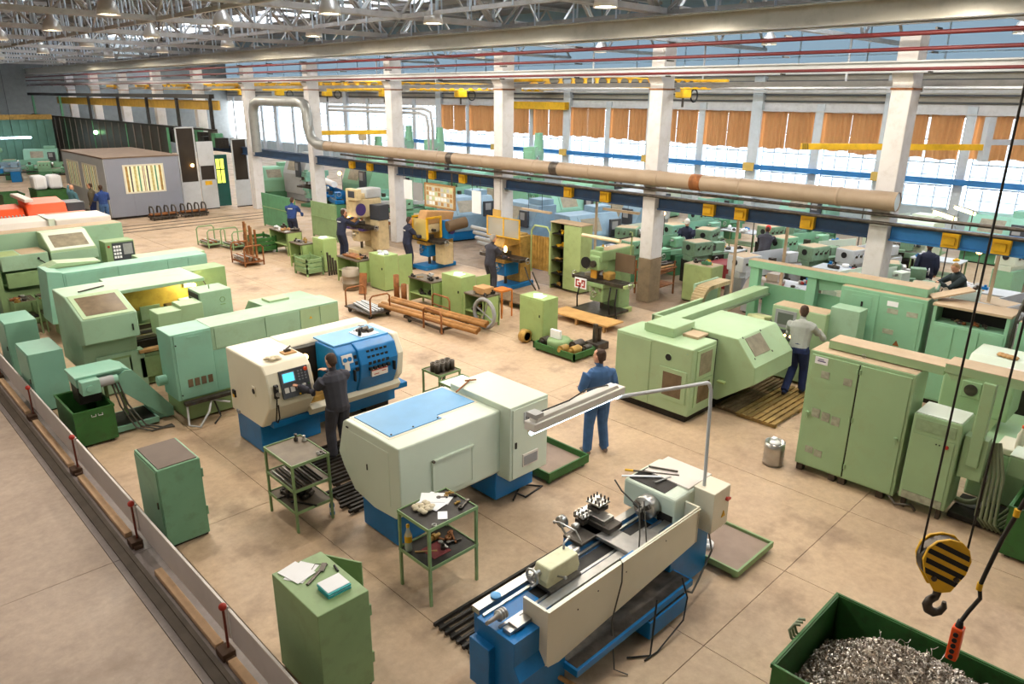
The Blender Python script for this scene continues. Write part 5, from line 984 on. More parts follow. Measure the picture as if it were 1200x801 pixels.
for i in range(5200):
    x, y = random.uniform(5.15, 6.4), random.uniform(-.2, 1.92); z = min(1.05, max(.14, pile(x, y)+random.uniform(-.02, .03))); hp.cur = 0 if random.random() < .62 else 1
    r = random.uniform(.006, .014); n = random.randrange(6, 13); d = Vector((random.gauss(0, 1), random.gauss(0, 1), random.gauss(0, .6))).normalized(); u = d.orthogonal().normalized(); w = d.cross(u); wd = d*random.uniform(.003, .006); a0 = random.uniform(0, 6); pt = .9*r
    vv = []
    for k in range(n):
        a = a0+k*.95; p = Vector((x, y, z))+(u*math.cos(a)+w*math.sin(a))*r*(1+.05*k)+d*(pt*.16*k); vv += [p-wd, p+wd]
    hp.add(vv, [(2*k, 2*k+1, 2*k+3, 2*k+2) for k in range(n-1)], True)
for i in range(160):
    x, y = random.uniform(5.2, 6.3), random.uniform(0, 1.6); z = max(.16, pile(x, y)+.02); hp.cur = 0; a = random.uniform(0, 6); L_ = random.uniform(.06, .2); pts = []
    for k in range(7): q = k/6-.5; a += random.uniform(-.5, .5); x += math.cos(a)*L_/6; y += math.sin(a)*L_/6; pts.append((min(6.4, max(5.14, x)), min(1.92, y), z+.03*math.sin(k)))
    hp.tube(pts, .0025, 4)
o = hp.build('chip_pile', [CHIP, CHIPD]); lone(o, 'tangled pile of curled shiny metal chips in the large green bin', 'metal chips', None, 'stuff')
# ================================================================ hook block on its ropes, pendant control
t = W('hook_block', 'yellow and black striped crane hook block hanging over the chip bin', 'hook block', (5.62, 1.03, 2.18))
c = Vector((5.62, 1.03, 2.18)); nrm = Vector((-.72, -.62, .1)).normalized(); ux = Vector((0, 0, 1)).cross(nrm).normalized()*-1; uz = nrm.cross(ux)*-1
if uz.z < 0: uz = -uz
def PB(a, b, o): return c+ux*a+uz*b+nrm*o
out = [(.0, -.22), (.06, -.21), (.15, -.06), (.175, .05), (.15, .14), (.09, .2), (0, .22), (-.09, .2), (-.15, .14), (-.175, .05), (-.15, -.06), (-.06, -.21)]
STRIPE = bpy.data.materials.new('yellow_black_stripes'); STRIPE.use_nodes = True
def cheek(o0, o1, name):
    n = len(out); v = [PB(a, b, o0) for a, b in out]+[PB(a, b, o1) for a, b in out]
    return MB().add(v, [tuple(range(n)), tuple(reversed(range(n, 2*n)))]+[(i, n+i, n+(i+1) % n, (i+1) % n) for i in range(n)]).build(name, YELLOW, t, .006)
ck = cheek(.07, .045, 'cheek_plate'); cheek(-.045, -.07, 'cheek_plate')
for k in range(-1, 4):
    a0 = -.135+k*.085
    pts = [(-.16, a0-.07), (-.16, a0-.025), (.16, a0+.125), (.16, a0+.08)]
    # clip each stripe to the cheek outline
    def clip(poly):
        n = len(out); outp = poly
        for i in range(n):
            A, B = out[i], out[(i+1) % n]; inp = outp; outp = []
            side = lambda p: (B[0]-A[0])*(p[1]-A[1])-(B[1]-A[1])*(p[0]-A[0])
            for j in range(len(inp)):
                P_, Q_ = inp[j-1], inp[j]; sp2, sq = side(P_), side(Q_)
                if (sp2 >= 0) != (sq >= 0): f_ = sp2/(sp2-sq); outp.append((P_[0]+(Q_[0]-P_[0])*f_, P_[1]+(Q_[1]-P_[1])*f_))
                if sq >= 0: outp.append(Q_)
            if not outp: break
        return outp
    cp = clip(pts)
    if len(cp) > 2 and k >= 0: MB().add([PB(a*.97, b*.97, .072) for a, b in cp], [tuple(range(len(cp)))]).build('stripe', BLACK, ck)
MB().cyl(PB(0, .03, .04), PB(0, .03, -.04), .175, 24).build('sheave', DSTEEL, t)
for q in (-.08, .08): MB().cyl(PB(q, -.1, .07), PB(q, -.1, .085), .02, 8).build('bolt', DSTEEL, ck)
hk = [PB(0, -.2, 0), PB(0, -.26, 0), PB(.01, -.3, 0)]+[PB(-.005+.065*math.cos(a), -.36+.065*math.sin(a), 0) for a in (1.2, .6, 0, -.7, -1.4, -2.1, -2.9, -3.6)]
MB().tube(hk, [.03, .03, .028, .03, .032, .036, .038, .036, .03, .024, .016], 10).build('hook', DSTEEL, t)
top = 7.5
for q in (-.165, .165):
    a = PB(q, .05, 0); tb('rope', DARK, t, [a, (a.x, a.y, top)], .008, 8)
pc = W('pendant_control', 'orange push-button pendant hanging from its cable beside the hook block', 'pendant', (5.78, .86, 1.5))
b_ = MB().box(5.735, 5.825, .81, .89, 1.3, 1.6).build('housing', ORANGE, pc, .012); MB().lathe([(.03, 1.6), (.02, 1.66), (.0, 1.66)], (5.78, .85, 0), 10).build('cable_gland', BLACK, pc)
for i in range(5): MB().cyl((5.735, .85, 1.34+i*.052), (5.72, .85, 1.34+i*.052), .018, 10).build('button', BLACK, b_)
tb('cable', DARK, pc, [(5.78, .85, 1.64), (5.82, .82, 1.74), (5.9, .78, 1.84), (5.88, .8, 1.95), (5.86, .78, 2.1), (5.9, .74, 2.4), (5.98, .66, 2.8), (6.0, .62, 3.4), (6.0, .6, top)], .016, 8)
for z, q in ((1.95, (5.88, .8)), (2.62, (5.94, .7)), (3.0, (5.99, .645))): MB().cyl((q[0], q[1], z-.03), (q[0], q[1], z+.03), .022, 10).build('yellow_tape', YELLOW, pc)
# ================================================================ generic workshop machines, built in their own frame
def milling(name, label, loc, rz, m, base_m, seed=1, group=None, horiz=False):
    """column at +x, table along y, operator stands at -x"""
    t = thing(name, label, 'machine', loc, rz, group)
    bx('base', base_m, t, -.55, .8, -.35, .35, 0, .14, .02); bx('column', m, t, .25, .75, -.28, .28, .14, 1.55, .03)
    kn_ = bx('knee', base_m if horiz else m, t, -.35, .25, -.22, .22, .42, .82, .03); cy('elevating_screw', DSTEEL, t, (-.1, 0, .14), (-.1, 0, .42), .05, 12)
    bx('saddle', m, t, -.42, .2, -.26, .26, .82, .92, .01); tbl = bx('table', DSTEEL, t, -.36, .04, -.85, .85, .92, 1.02, .01)
    for q in (-.26, -.16, -.06): bx('slot', DARK, tbl, q-.012, q+.012, -.84, .84, 1.02, 1.024, 0)
    for s_ in (-1, 1):
        w_ = MB().tube(arc((-.16, s_*.95, .97), .09, 0, 2*PI, 16, 'y')[:-1], .012, 6, True).cyl((-.16, s_*.85, .97), (-.16, s_*.98, .97), .02, 8).cyl((-.25, s_*.95, .97), (-.07, s_*.95, .97), .008, 6).build('handwheel', STEEL, t)
    MB().cyl((-.35, 0, .65), (-.5, 0, .65), .02, 8).tube(arc((-.47, 0, .65), .08, 0, 2*PI, 16, 'x')[:-1], .012, 6, True).build('handwheel', STEEL, t)
    for i, q in enumerate((-.12, .1)): MB().cyl((-.35, q, .74), (-.37, q, .74), .035, 12).build('dial', STEEL, kn_)
    bx('vise', DSTEEL, t, -.3, .0, -.15, .15, 1.024, 1.14, .01); bx('clamp_block', STEEL, t, -.26, -.1, .3, .5, 1.024, 1.12, .01)
    return t
def upright_mill(name, label, loc, rz, m, base_m, group=None):
    t = milling(name, label, loc, rz, m, base_m, 1, group)
    bx('ram', m, t, -.45, .95, -.2, .2, 1.5, 1.78, .03); bx('ram_top', DUST, t, -.2, .9, -.17, .17, 1.78, 1.785, 0)
    h_ = bx('milling_head', m, t, -.5, -.12, -.17, .17, 1.28, 1.66, .04); cy('spindle', DSTEEL, h_, (-.3, 0, 1.28), (-.3, 0, 1.14), .06, 14, .03); cy('motor', m, h_, (-.3, 0, 1.66), (-.3, 0, 1.86), .11, 16)
    MB().cyl((-.5, 0, 1.45), (-.56, 0, 1.45), .09, 16).cyl((-.52, .1, 1.38), (-.62, .16, 1.3), .012, 6).build('feed_dial', DSTEEL, h_)
    return t
def cnc_mill(name, label, loc, rz, m, base_m, group=None):
    t = milling(name, label, loc, rz, m, base_m, 1, group)
    bx('head_housing', m, t, -.5, .7, -.28, .28, 1.3, 1.95, .04); cy('spindle', STEEL, t, (-.25, 0, 1.3), (-.25, 0, 1.12), .07, 16, .04); bx('motor_box', m, t, -.35, .05, -.2, .2, 1.95, 2.15, .02)
    return t
def gen_lathe(name, label, loc, rz, L_, m, base_m, group=None, guard=True):
    """lathe along local x, headstock at -x, operator side -y"""
    t = thing(name, label, 'lathe', loc, rz, group); h = L_/2
    bx('pedestal', base_m, t, -h, -h+.75, -.3, .3, 0, .72, .015); bx('pedestal', base_m, t, h-.6, h-.05, -.27, .27, 0, .66, .015)
    bd = bx('bed', m, t, -h, h, -.22, .22, .68, .86, .015)
    for y in (-.18, .12): bx('way', STEEL, bd, -h+.75, h, y, y+.06, .86, .9, 0)
    hs = bx('headstock', m, t, -h, -h+.75, -.3, .3, .86, 1.3, .03); bx('head_top', DUST, hs, -h+.04, -h+.7, -.27, .27, 1.3, 1.305, 0)
    MB().lathe([(0, 0), (.05, 0), (.14, .01), (.14, .12), (.11, .14), (0, .14)], (-h+.75, 0, 1.12), 18, 'x').build('chuck', STEEL, t)
    MB().cyl((-h, 0, 1.12), (-h-.02, 0, 1.12), .09, 16).build('port', BLACK, hs)
    for i in range(3): MB().cyl((-h+.15+i*.2, -.3, 1.1), (-h+.15+i*.2, -.34, 1.1), .035, 10).bar((-h+.15+i*.2, -.34, 1.1), (-h+.19+i*.2, -.36, 1.2), .015, .015).build('lever', DSTEEL, hs)
    ca = bx('carriage', m, t, -.05, .4, -.36, .3, .86, .95, .01); bx('apron', base_m, ca, -.02, .38, -.4, -.3, .6, .88, .01); bx('tool_post', DSTEEL, ca, .08, .24, -.15, .02, .95, 1.12, .01)
    MB().tube(arc((.02, -.46, .75), .08, 0, 2*PI, 14, 'y')[:-1], .012, 6, True).cyl((.02, -.4, .75), (.02, -.47, .75), .02, 8).build('handwheel', STEEL, ca)
    ts = bx('tailstock', m, t, h-.5, h-.12, -.14, .14, .9, 1.2, .02); cy('quill', STEEL, ts, (h-.5, 0, 1.12), (h-.64, 0, 1.12), .035, 12); MB().tube(arc((h-.06, 0, 1.12), .09, 0, 2*PI, 14, 'x')[:-1], .012, 6, True).cyl((h-.12, 0, 1.12), (h-.04, 0, 1.12), .02, 8).build('handwheel', STEEL, ts)
    bx('chip_pan', DARK, t, -h+.75, h-.6, -.35, .35, .45, .5, 0)
    if guard: bx('rear_guard', m, t, -h+.6, h, .3, .33, .6, 1.25, .005)
    return t
def gen_box(name, label, loc, rz, L_, D_, H_, m, base_m, group=None, win=WINDOWD, cat='machine'):
    """enclosed machine: front is -y"""
    t = thing(name, label, cat, loc, rz, group); h = L_/2
    bx('base', base_m, t, -h, h, -D_/2, D_/2, .05, .4, .01); bx('plinth', DARK, t, -h+.05, h-.05, -D_/2+.05, D_/2-.05, 0, .05, 0)
    pr('body', m, t, [(-D_/2-.08, .4), (-D_/2-.12, H_*.6), (-D_/2+.25, H_), (D_/2, H_), (D_/2, .4)], 'x', -h, h, .02)
    d = slope('door', m, t, -h*.7, h*.25, .06, .92, .02, .03, (-D_/2-.12, H_*.6), (-D_/2+.25, H_)); slope('window', win, d, -h*.6, h*.15, .18, .8, .028, .02, (-D_/2-.12, H_*.6), (-D_/2+.25, H_))
    p = bx('control_panel', PANELK, t, h*.4, h*.85, -D_/2-.2, -D_/2-.1, H_*.55, H_*.9, .01); bx('screen', GREY, p, h*.46, h*.7, -D_/2-.205, -D_/2-.2, H_*.7, H_*.86, 0)
    bx('top_box', m, t, h*.2, h*.9, -.1, D_/2-.05, H_, H_+.2, .01); bx('side_vent', LGREY, t, -h-.006, -h, -.2, .2, .9, 1.1, 0)
    return t
def gen_drill(name, label, loc, rz, m, group=None):
    t = thing(name, label, 'machine', loc, rz, group)
    bx('base', m, t, -.6, .6, -.4, .4, 0, .18, .02); cy('column', m, t, (.3, 0, .18), (.3, 0, 2.3), .16, 20); bx('arm', m, t, -.7, .45, -.15, .15, 1.6, 1.95, .03)
    h_ = bx('drill_head', m, t, -.65, -.3, -.22, .22, 1.4, 2.1, .03); cy('spindle', STEEL, h_, (-.48, 0, 1.4), (-.48, 0, 1.1), .05, 12, .025); bx('table', DSTEEL, t, -.75, -.1, -.3, .3, .6, .7, .01); bx('table_block', m, t, -.7, -.15, -.26, .26, .18, .6, .02)
    MB().cyl((-.48, -.22, 1.7), (-.48, -.3, 1.7), .03, 8).bar((-.6, -.28, 1.6), (-.36, -.28, 1.8), .015, .015).bar((-.36, -.28, 1.6), (-.6, -.28, 1.8), .015, .015).build('feed_lever', STEEL, h_); cy('motor', m, t, (.3, 0, 2.3), (.3, 0, 2.55), .14, 16)
    return t
# ================================================================ middle row: mills, cabinets, benches
CR2 = mat('cream_mill_paint', (208, 190, 150), .45, dirt=.3)
m = cnc_mill('milling_machine', 'cream and purple milling machine with screen on top, at the worker with bent arms', (14.75, 22.9, 0), .1, CR2, CR2)
bx('purple_cover', PURPLE, m, -.42, .1, -.5, .5, .84, .92, .01); MB().cyl((-.3, -.285, 1.6), (-.3, -.33, 1.6), .22, 20).build('purple_disc', PURPLE, m); sb = bx('screen_box', CR2, m, -.62, -.38, -.5, .1, 1.95, 2.35, .02); bx('screen', PANELK, sb, -.63, -.62, -.4, -.05, 2.05, 2.28, 0)
bx('dark_cover', PANELK, m, .1, .6, -.8, -.3, 1.2, 1.75, .02); bx('white_housing', LGREY, m, .0, .7, -.3, .28, 1.96, 2.3, .04); bx('side_cabinet', CR2, m, .1, .6, -.75, -.3, .1, 1.2, .02); MB().lathe([(0, 0), (.12, .03), (.2, .1), (.22, .2), (.1, .22)], (-.52, .1, 1.25), 16, 'x').build('lamp_shade', CARD, m); MB().ball((-.55, .1, 1.3), .04).build('work_lamp', WARM, m)
m = milling('milling_machine', 'blue-based milling machine with yellow clear guard, between two white columns', (14.95, 19.1, 0), .05, BRONZE, BLUE, 2, None, True)
for q in (-.35, .35): MB().box(-.5, -.44, q-.03, q+.03, 1.05, 1.75).box(-.5, -.46, -.35, .35, 1.0, 1.04).box(-.5, .15, q-.03, q+.03, 1.7, 1.76).box(.1, .15, q-.03, q+.03, 1.05, 1.75).build('guard_frame', YELLOW, m)
bx('guard_pane', mat('yellow_clear_plastic', (222, 204, 130), .2, var=0, alpha=.45), m, -.49, -.48, -.33, .33, 1.05, 1.7, 0); bx('spindle_head', CR2, m, -.35, .25, -.18, .18, 1.2, 1.5, .04); cy('arbor', DSTEEL, m, (-.1, -.32, 1.3), (-.1, .32, 1.3), .05, 12); bx('table_part', DSTEEL, m, -.3, -.05, .4, .7, 1.02, 1.12, .01); pr('overarm', CARD, m, [(-.5, 1.5), (.8, 1.5), (.9, 1.8), (-.3, 1.95)], 'y', -.2, .2, .04); cy('canvas_roll', BROWN, m, (.1, -.7, 1.45), (.75, -.9, 1.55), .18, 14); bx('motor_guard', BLUE, m, .2, .5, -.6, -.28, 1.0, 1.6, .02); MB().cyl((.35, -.6, 1.3), (.35, -.66, 1.3), .14, 16).build('disc', PURPLE, m)
bx('side_cabinet', CR2, m, -.1, .3, -.75, -.3, .2, .9, .02); bx('yellow_backplate', mat('pale_ochre', (214, 184, 106), .5), m, .3, .34, .1, .9, 1.0, 1.7, .01)
m = milling('milling_machine', 'blue-based milling machine with hinged wire-glass guard and yellow sheet, near the second bare column', (14.95, 15.4, 0), .05, BRONZE, BLUE, 3, None, True)
MB().box(-.4, -.37, -.8, .5, 1.6, 1.63).box(-.4, -.37, -.8, .5, 2.15, 2.18).box(-.4, -.37, -.82, -.78, 1.6, 2.18).box(-.4, -.37, -.2, -.16, 1.6, 2.18).box(-.4, -.37, .46, .5, 1.6, 2.18).build('guard_frame', YELLOW, m); bx('guard_pane', mat('dusty_clear_plastic', (190, 186, 174), .3, var=0, alpha=.55), m, -.39, -.38, -.78, .46, 1.63, 2.15, 0)
MB().tube([(.5, -.5, .5), (.5, -.5, 1.75), (.5, -.62, 1.9), (.5, -1.1, 1.9), (.5, -1.22, 1.75), (.5, -1.22, .5)], .03, 8).build('screen_frame', LIME, m); bx('yellow_sheet', BRONZE, m, .49, .51, -1.2, -.52, .6, 1.6, 0)
for i in range(6): bx('strip', BRONZE, m, .47, .49, -1.18+i*.11, -1.12+i*.11, .6, 1.62, 0)
pr('overarm', BRONZE, m, [(-.45, 1.3), (.7, 1.3), (.7, 1.6), (-.3, 1.6)], 'y', -.2, .2, .03); MB().ball((-.45, -.32, 1.28), .05, 10, (1, 1, 2)).build('work_lamp', WARM, m); tb('cable', CABLE, m, [(.3, -.7, .2), (.2, -.95, .05), (0, -.85, .4), (.1, -.6, .7)], .02); tb('cable', CABLE, m, [(.4, -.9, .05), (.2, -1.1, .1), (.1, -.9, .6)], .02)
m = upright_mill('milling_machine', 'light green vertical milling machine with red-white sign, beside the yellow-footed column', (14.8, 11.55, 0), 0, SAGE, LIME)
bx('platen', LIME, m, -.36, .02, -.95, -.85, .92, 1.0, .01); sg = bx('sign', PAPER, m, -.44, -.42, .28, .68, .7, .98, 0)
for (a, b, c, d) in ((.32, .36, .74, .94), (.32, .44, .9, .94), (.4, .44, .84, .94), (.46, .5, .74, .86), (.52, .64, .9, .94), (.6, .64, .74, .94), (.52, .6, .74, .78), (.36, .42, .74, .78), (.5, .56, .82, .86)): bx('sign_mark', RED, sg, -.446, -.44, a, b, c, d, 0)
MB().cyl((-.5, .25, 1.45), (-.55, .25, 1.45), .15, 14).build('guard_disc', BLACK, m); bx('rotary_chuck', BRONZE, m, -.28, .0, -.35, -.1, 1.02, 1.22, .04); bx('yellow_curtain', mat('amber_strip', (190, 140, 50), .4), m, -.42, -.38, -.02, .16, 1.05, 1.3, 0)
bx('canvas_shield', BROWN, m, .0, .04, -.9, -.3, 1.25, 1.72, 0); MB().tube([(.5, -.4, 1.5), (.5, -.42, 2.2), (.4, -.42, 2.22)], .02, 8).build('lamp_post', LIME, m); tb('lamp_tube', mat('unlit_tube', (226, 206, 170), .4), m, [(-.1, .75, 2.05), (-.1, -.5, 2.05)], .05, 10); bx('lamp_arm', DSTEEL, m, -.1, .5, -.44, -.4, 2.08, 2.11, 0)
for y in (-.7, -.5, .5): MB().tube([(-.4, y, .9), (-.5, y*1.05, .5), (-.45, y*1.1, .1), (-.3, y, .05)], .02, 8).build('hose', BLACK, m)
bx('splash_tray', DSTEEL, m, -.7, .3, -.6, .6, .14, .2, .01)
def tablelike(name, label, cat, x0, x1, y0, y1, h, m, top=None): 
    t = W(name, label, cat, ((x0+x1)/2, (y0+y1)/2, 0))
    for a in (x0, x1-.04):
        for b in (y0, y1-.04): bx('leg', m, t, a, a+.04, b, b+.04, 0, h-.04, 0)
    if m is GC: bx('side', m, t, x0+.01, x1-.01, y0, y0+.012, .1, h-.04, 0); bx('side', m, t, x0+.01, x1-.01, y1-.012, y1, .1, h-.04, 0); bx('back', m, t, x1-.03, x1-.018, y0+.012, y1-.012, .1, h-.04, 0)
    bx('top', top or m, t, x0, x1, y0, y1, h-.04, h, .004); bx('shelf', m, t, x0+.02, x1-.02, y0+.02, y1-.02, h*.42, h*.42+.03, 0); return t
t = W('platform', 'low plywood platform in front of the light green vertical mill', 'platform', (13.85, 11.3, 0)); bx('deck', mat('plywood', (196, 154, 96), .7, var=.12, scale=4), t, 13.5, 14.15, 10.4, 12.3, .16, .2, .004)
for y in (10.5, 11.4, 12.2): bx('leg', WOOD, t, 13.52, 13.6, y, y+.06, 0, .16, 0)
t = W('platform', 'low wooden platform behind the tall green cabinet at the middle mill', 'platform', (13.75, 13.7, 0)); bx('deck', DWOOD, t, 13.4, 14.1, 12.6, 14.7, .16, .2, .004)
for y in (12.7, 13.7, 14.6): bx('leg', WOOD, t, 13.42, 13.5, y, y+.06, 0, .16, 0)
GC = mat('yellow_green_cabinet', (156, 180, 116), .5, var=.06, scale=2, dirt=.3, dirt_rgb=(120, 120, 70))
for lab, x0, y0, y1, h, dr in (('tall yellow-green cabinet with papers, alone in front of the vertical mill', 11.76, 10.92, 11.7, 1.07, 0), ('yellow-green cabinet with open door behind the rusty pipes', 11.8, 13.88, 14.68, 1.07, 1), ('yellow-green cabinet with open door and rags on top beside the steel drum', 11.87, 17.42, 18.2, 1.07, 1), ('yellow-green cabinet with white sheet on top, farthest of the cabinet row', 11.85, 20.8, 21.45, 1.08, 0)):
    t = W('tool_cabinet', lab, 'cabinet', (x0+.25, (y0+y1)/2, 0)); bx('body', GC, t, x0, x0+.5, y0, y1, .03, h, .008); bx('plinth', DARK, t, x0+.03, x0+.47, y0+.03, y1-.03, 0, .03, 0)
    if dr: bx('door', GC, t, x0+.5, x0+1.0, y0-.02, y0, .1, h-.05, .004)
    else: bx('door', GC, t, x0-.012, x0, y0+.02, y1-.02, .06, h-.04, .004)
    bx('lock', BLACK, t, x0-.02, x0, y0+.1, y0+.13, h*.6, h*.6+.06, 0)
    for k in range(2): paper(x0+.2+.05*k, y0+.3+.12*k, h+.003+.005*k, .3, .22, .3+.5*k, ['lower', 'upper'][k]+' white sheet on the '+lab.split(' with')[0].split(' behind')[0]+' '+['in front of the mill', 'behind the rusty pipes', 'beside the drum', 'at the row end'][int(y0 > 13)+int(y0 > 17)+int(y0 > 20)])
rg = MB()
for i in range(10): rg.ball((12.05+.03*i % .2, 17.55+.05*i, 1.1), .07, 8, (1, 1.3, .6))
lone(rg.build('rag_heap', LGREY), 'grey-white rag heap on the yellow-green cabinet beside the drum', 'rag')
CABN = 0
for lab, x0, x1, y0, y1, h, nm in (('green open shelf bench with clamps beside the first pipe cabinet', 11.6, 12.1, 14.85, 15.9, .8, 'first'), ('small green shelf stand with cardboard box behind the rusty pipe ends', 11.55, 12.1, 12.75, 13.5, .82, 'second'), ('green bench with rusty tray beside the steel drum', 11.6, 12.1, 18.4, 19.6, .8, 'third'), ('green bench with vise parts near the far green panels', 11.5, 12.0, 21.6, 22.4, .85, 'fourth')):
    tablelike('workbench', lab, 'workbench', x0, x1, y0, y1, h, GC, TOPG)
    bits(x0+.05, x1-.05, y0+.05, y1-.05, h+.005, 8, 'machine part on top of the '+nm+' green bench of the middle row', 60+int(y0), 'parts on the '+nm+' green bench', (DSTEEL, BRONZE, STEEL, DARK), (.03, .07)); bits(x0+.05, x1-.05, y0+.05, y1-.05, h*.42+.035, 6, 'dark part on the shelf of the '+nm+' green bench of the middle row', 80+int(y0), 'parts inside the '+nm+' green bench', (DARK, DSTEEL, RUST), (.04, .07))
lone(MB().box(11.65, 12.0, 12.85, 13.25, .84, 1.0).build('cardboard_box', CARD, None, .005), 'open cardboard box on the small green stand behind the pipe ends', 'box'); lone(MB().box(11.7, 12.05, 18.6, 19.4, .81, .86).build('rusty_tray', RUST), 'rusty tray on the green bench beside the steel drum', 'tray')
t = W('orange_stand', 'small orange steel stand right of the pipe ends', 'stand', (12.7, 13.3, 0)); MB().box(12.5, 12.9, 13.1, 13.5, .7, .74).box(12.5, 12.53, 13.1, 13.13, 0, .7).box(12.87, 12.9, 13.1, 13.13, 0, .7).box(12.5, 12.53, 13.47, 13.5, 0, .7).box(12.87, 12.9, 13.47, 13.5, 0, .7).build('frame', mat('orange_brown_paint', (190, 110, 40), .5), t)
w_ = MB().tube(arc((11.55, 12.72, .42), .36, 0, 2*PI, 28, 'x')[:-1], .05, 8, True)
for k in range(4): w_.cyl((11.55, 12.72, .42), (11.55, 12.72+.36*math.cos(k*PI/2+.4), .42+.36*math.sin(k*PI/2+.4)), .02, 6)
lone(w_.build('spoked_wheel', GREY), 'large grey spoked wheel leaning at the rusty pipe ends', 'wheel')
# rusty pipes on a frame
t = W('pipe_cart', 'low brown steel frame cart with two hoops carrying the rusty pipes', 'cart', (10.9, 13.9, 0))
MB().box(10.5, 11.4, 13.1, 13.16, .1, .16).box(10.5, 11.4, 14.6, 14.66, .1, .16).box(10.5, 10.56, 13.1, 14.66, .1, .16).box(11.34, 11.4, 13.1, 14.66, .1, .16).build('frame', DSTEEL, t)
for (x, y) in ((10.45, 13.4), (11.45, 14.3)): MB().tube([(x, y-.35, .05), (x, y-.35, .5), (x, y-.28, .58), (x, y+.28, .58), (x, y+.35, .5), (x, y+.35, .05)], .025, 8).cyl((x, y-.35, .3), (x, y+.35, .3), .018, 8).build('hoop', RUST, t)
for k in range(4): cy('wheel', BLACK, t, (10.55+.75*(k % 2), 13.2+1.3*(k//2), .06), (10.6+.75*(k % 2), 13.2+1.3*(k//2), .06), .06, 12)
for i, (x, z) in enumerate(((10.74, .22), (10.9, .22), (11.2, .24), (11.36, .24))):
    _o = lone(MB().lathe([(.046, 0), (.06, 0), (.06, 3.5), (.046, 3.5), (.046, 0)], (0, 0, 0), 16, 'y').build('steel_pipe', mat('ochre_rust_pipe', (168, 120, 66), .6, .2, var=.2, scale=5, dirt=.3, dirt_rgb=(110, 70, 40)), None, 0, (x+.05, 12.15+.1*i, z+.02), .1), ['leftmost', 'second', 'third', 'rightmost'][i]+' of the long rusty pipes on the brown cart', 'pipe', 'rusty pipes on the cart'); MB().cyl((0, .08, 0), (0, .1, 0), .0455, 12).build('bore_shade', BLACK, _o)  # black disc stands in for the shade inside each pipe
t = W('hand_cart', 'low platform cart with pale sticks, left of the rusty pipes', 'cart', (10.2, 15.9, 0)); bx('deck', DSTEEL, t, 9.9, 10.6, 15.3, 16.5, .12, .16, .004)
for y in (15.32, 16.48): MB().tube([(9.95, y, .1), (9.95, y, .55), (10.02, y, .62), (10.48, y, .62), (10.55, y, .55), (10.55, y, .1)], .022, 8).build('hoop', RUST, t)
for k in range(4): cy('wheel', BLACK, t, (9.95+.55*(k % 2), 15.4+.95*(k//2), .06), (10.0+.55*(k % 2), 15.4+.95*(k//2), .06), .06, 12)
for i in range(5): lone(MB().bar((10.0+i*.1, 15.4, .19), (10.15+i*.08, 16.4, .2+.02*(i % 2)), .05, .04).build('stick', LGREY), ['first', 'second', 'third', 'fourth', 'fifth'][i]+' pale stick on the low platform cart, from the left', 'stick', 'pale sticks on the cart')
dr = W('steel_drum', 'grey ribbed steel drum beside the yellow-green cabinet row', 'drum', (11.3, 18.35, 0)); MB().lathe([(0, .02), (.24, .02), (.25, .0), (.25, .2), (.265, .21), (.265, .23), (.25, .24), (.25, .42), (.265, .43), (.265, .45), (.25, .46), (.25, .64), (.23, .64), (.23, .1), (0, .1)], (11.3, 18.35, 0), 24).build('shell', mat('dull_zinc', (150, 138, 122), .5, .5, var=.15), dr)
for i in range(2): lone(MB().lathe([(.06, 0), (.08, 0), (.08, .75-.2*i), (.06, .75-.2*i), (.06, 0)], (11.55, 16.4-.35*i, 0), 16).build('standing_pipe', RUST), ['tall', 'short'][i]+' rusty pipe standing on end behind the rusty pipe cart', 'pipe')
lone(MB().bar((11.2, 17.75, .31), (11.35, 17.6, .31), .06, .62, (.3, .3, 1)).build('rusty_plate', RUST), 'rusty plate leaning against the steel drum', 'plate')
# green tray with machine parts, loose fixture
t = W('parts_pallet', 'lime green tray loaded with machine parts in front of the vertical mill', 'pallet', (11.75, 10.2, 0)); MB().box(11.35, 12.1, 9.6, 9.64, .06, .2).box(11.35, 12.1, 10.81, 10.85, .06, .2).box(11.35, 11.39, 9.6, 10.85, .06, .2).box(12.06, 12.1, 9.6, 10.85, .06, .2).build('rim', GREEN, t); bx('bottom', LIME, t, 11.37, 12.08, 9.62, 10.83, .06, .1, 0)
for a in (11.4, 12.0):
    for b in (9.65, 10.75): bx('foot', GREEN, t, a, a+.06, b, b+.06, 0, .06, 0)
t = W('rotary_table', 'round rotary table with a flat screen on it, in the lime green tray', 'rotary table', (11.75, 10.4, .1)); MB().lathe([(.26, 0), (.28, .03), (.28, .15), (.24, .2), (.0, .2)], (11.75, 10.4, .1), 24).build('disc', SAGE, t); bx('screen', PAPER, t, 11.65, 11.72, 10.3, 10.6, .3, .5, .01)
for i, (x, y, r, l) in enumerate(((11.85, 9.95, .12, .3), (11.6, 9.8, .1, .25), (11.95, 9.75, .08, .2), (11.5, 10.05, .09, .2), (11.6, 10.7, .1, .2), (11.95, 10.72, .09, .2))): lone(MB().cyl((x-l/2, y, .1+r), (x+l/2, y, .1+r), r, 14).cyl((x-l/2-.06, y, .1+r), (x+l/2+.08, y, .1+r), r*.5, 12).cbox(x, y, .13, l, r*2, .06).build('dividing_head', [DSTEEL, BRONZE][i % 2]), ORD[i]+' chuck-like fixture in the lime green parts tray, from the right', 'steel part', 'fixtures in the green tray')
t = W('fixture', 'dark steel angle fixture standing behind the green parts tray', 'fixture', (12.5, 9.9, 0)); bx('base', DSTEEL, t, 12.3, 12.7, 9.7, 10.1, 0, .18, .02); MB().cyl((12.42, 9.9, .18), (12.42, 9.9, .6), .06, 14).cyl((12.55, 9.9, .18), (12.55, 9.9, .5), .06, 14).build('post', DSTEEL, t)
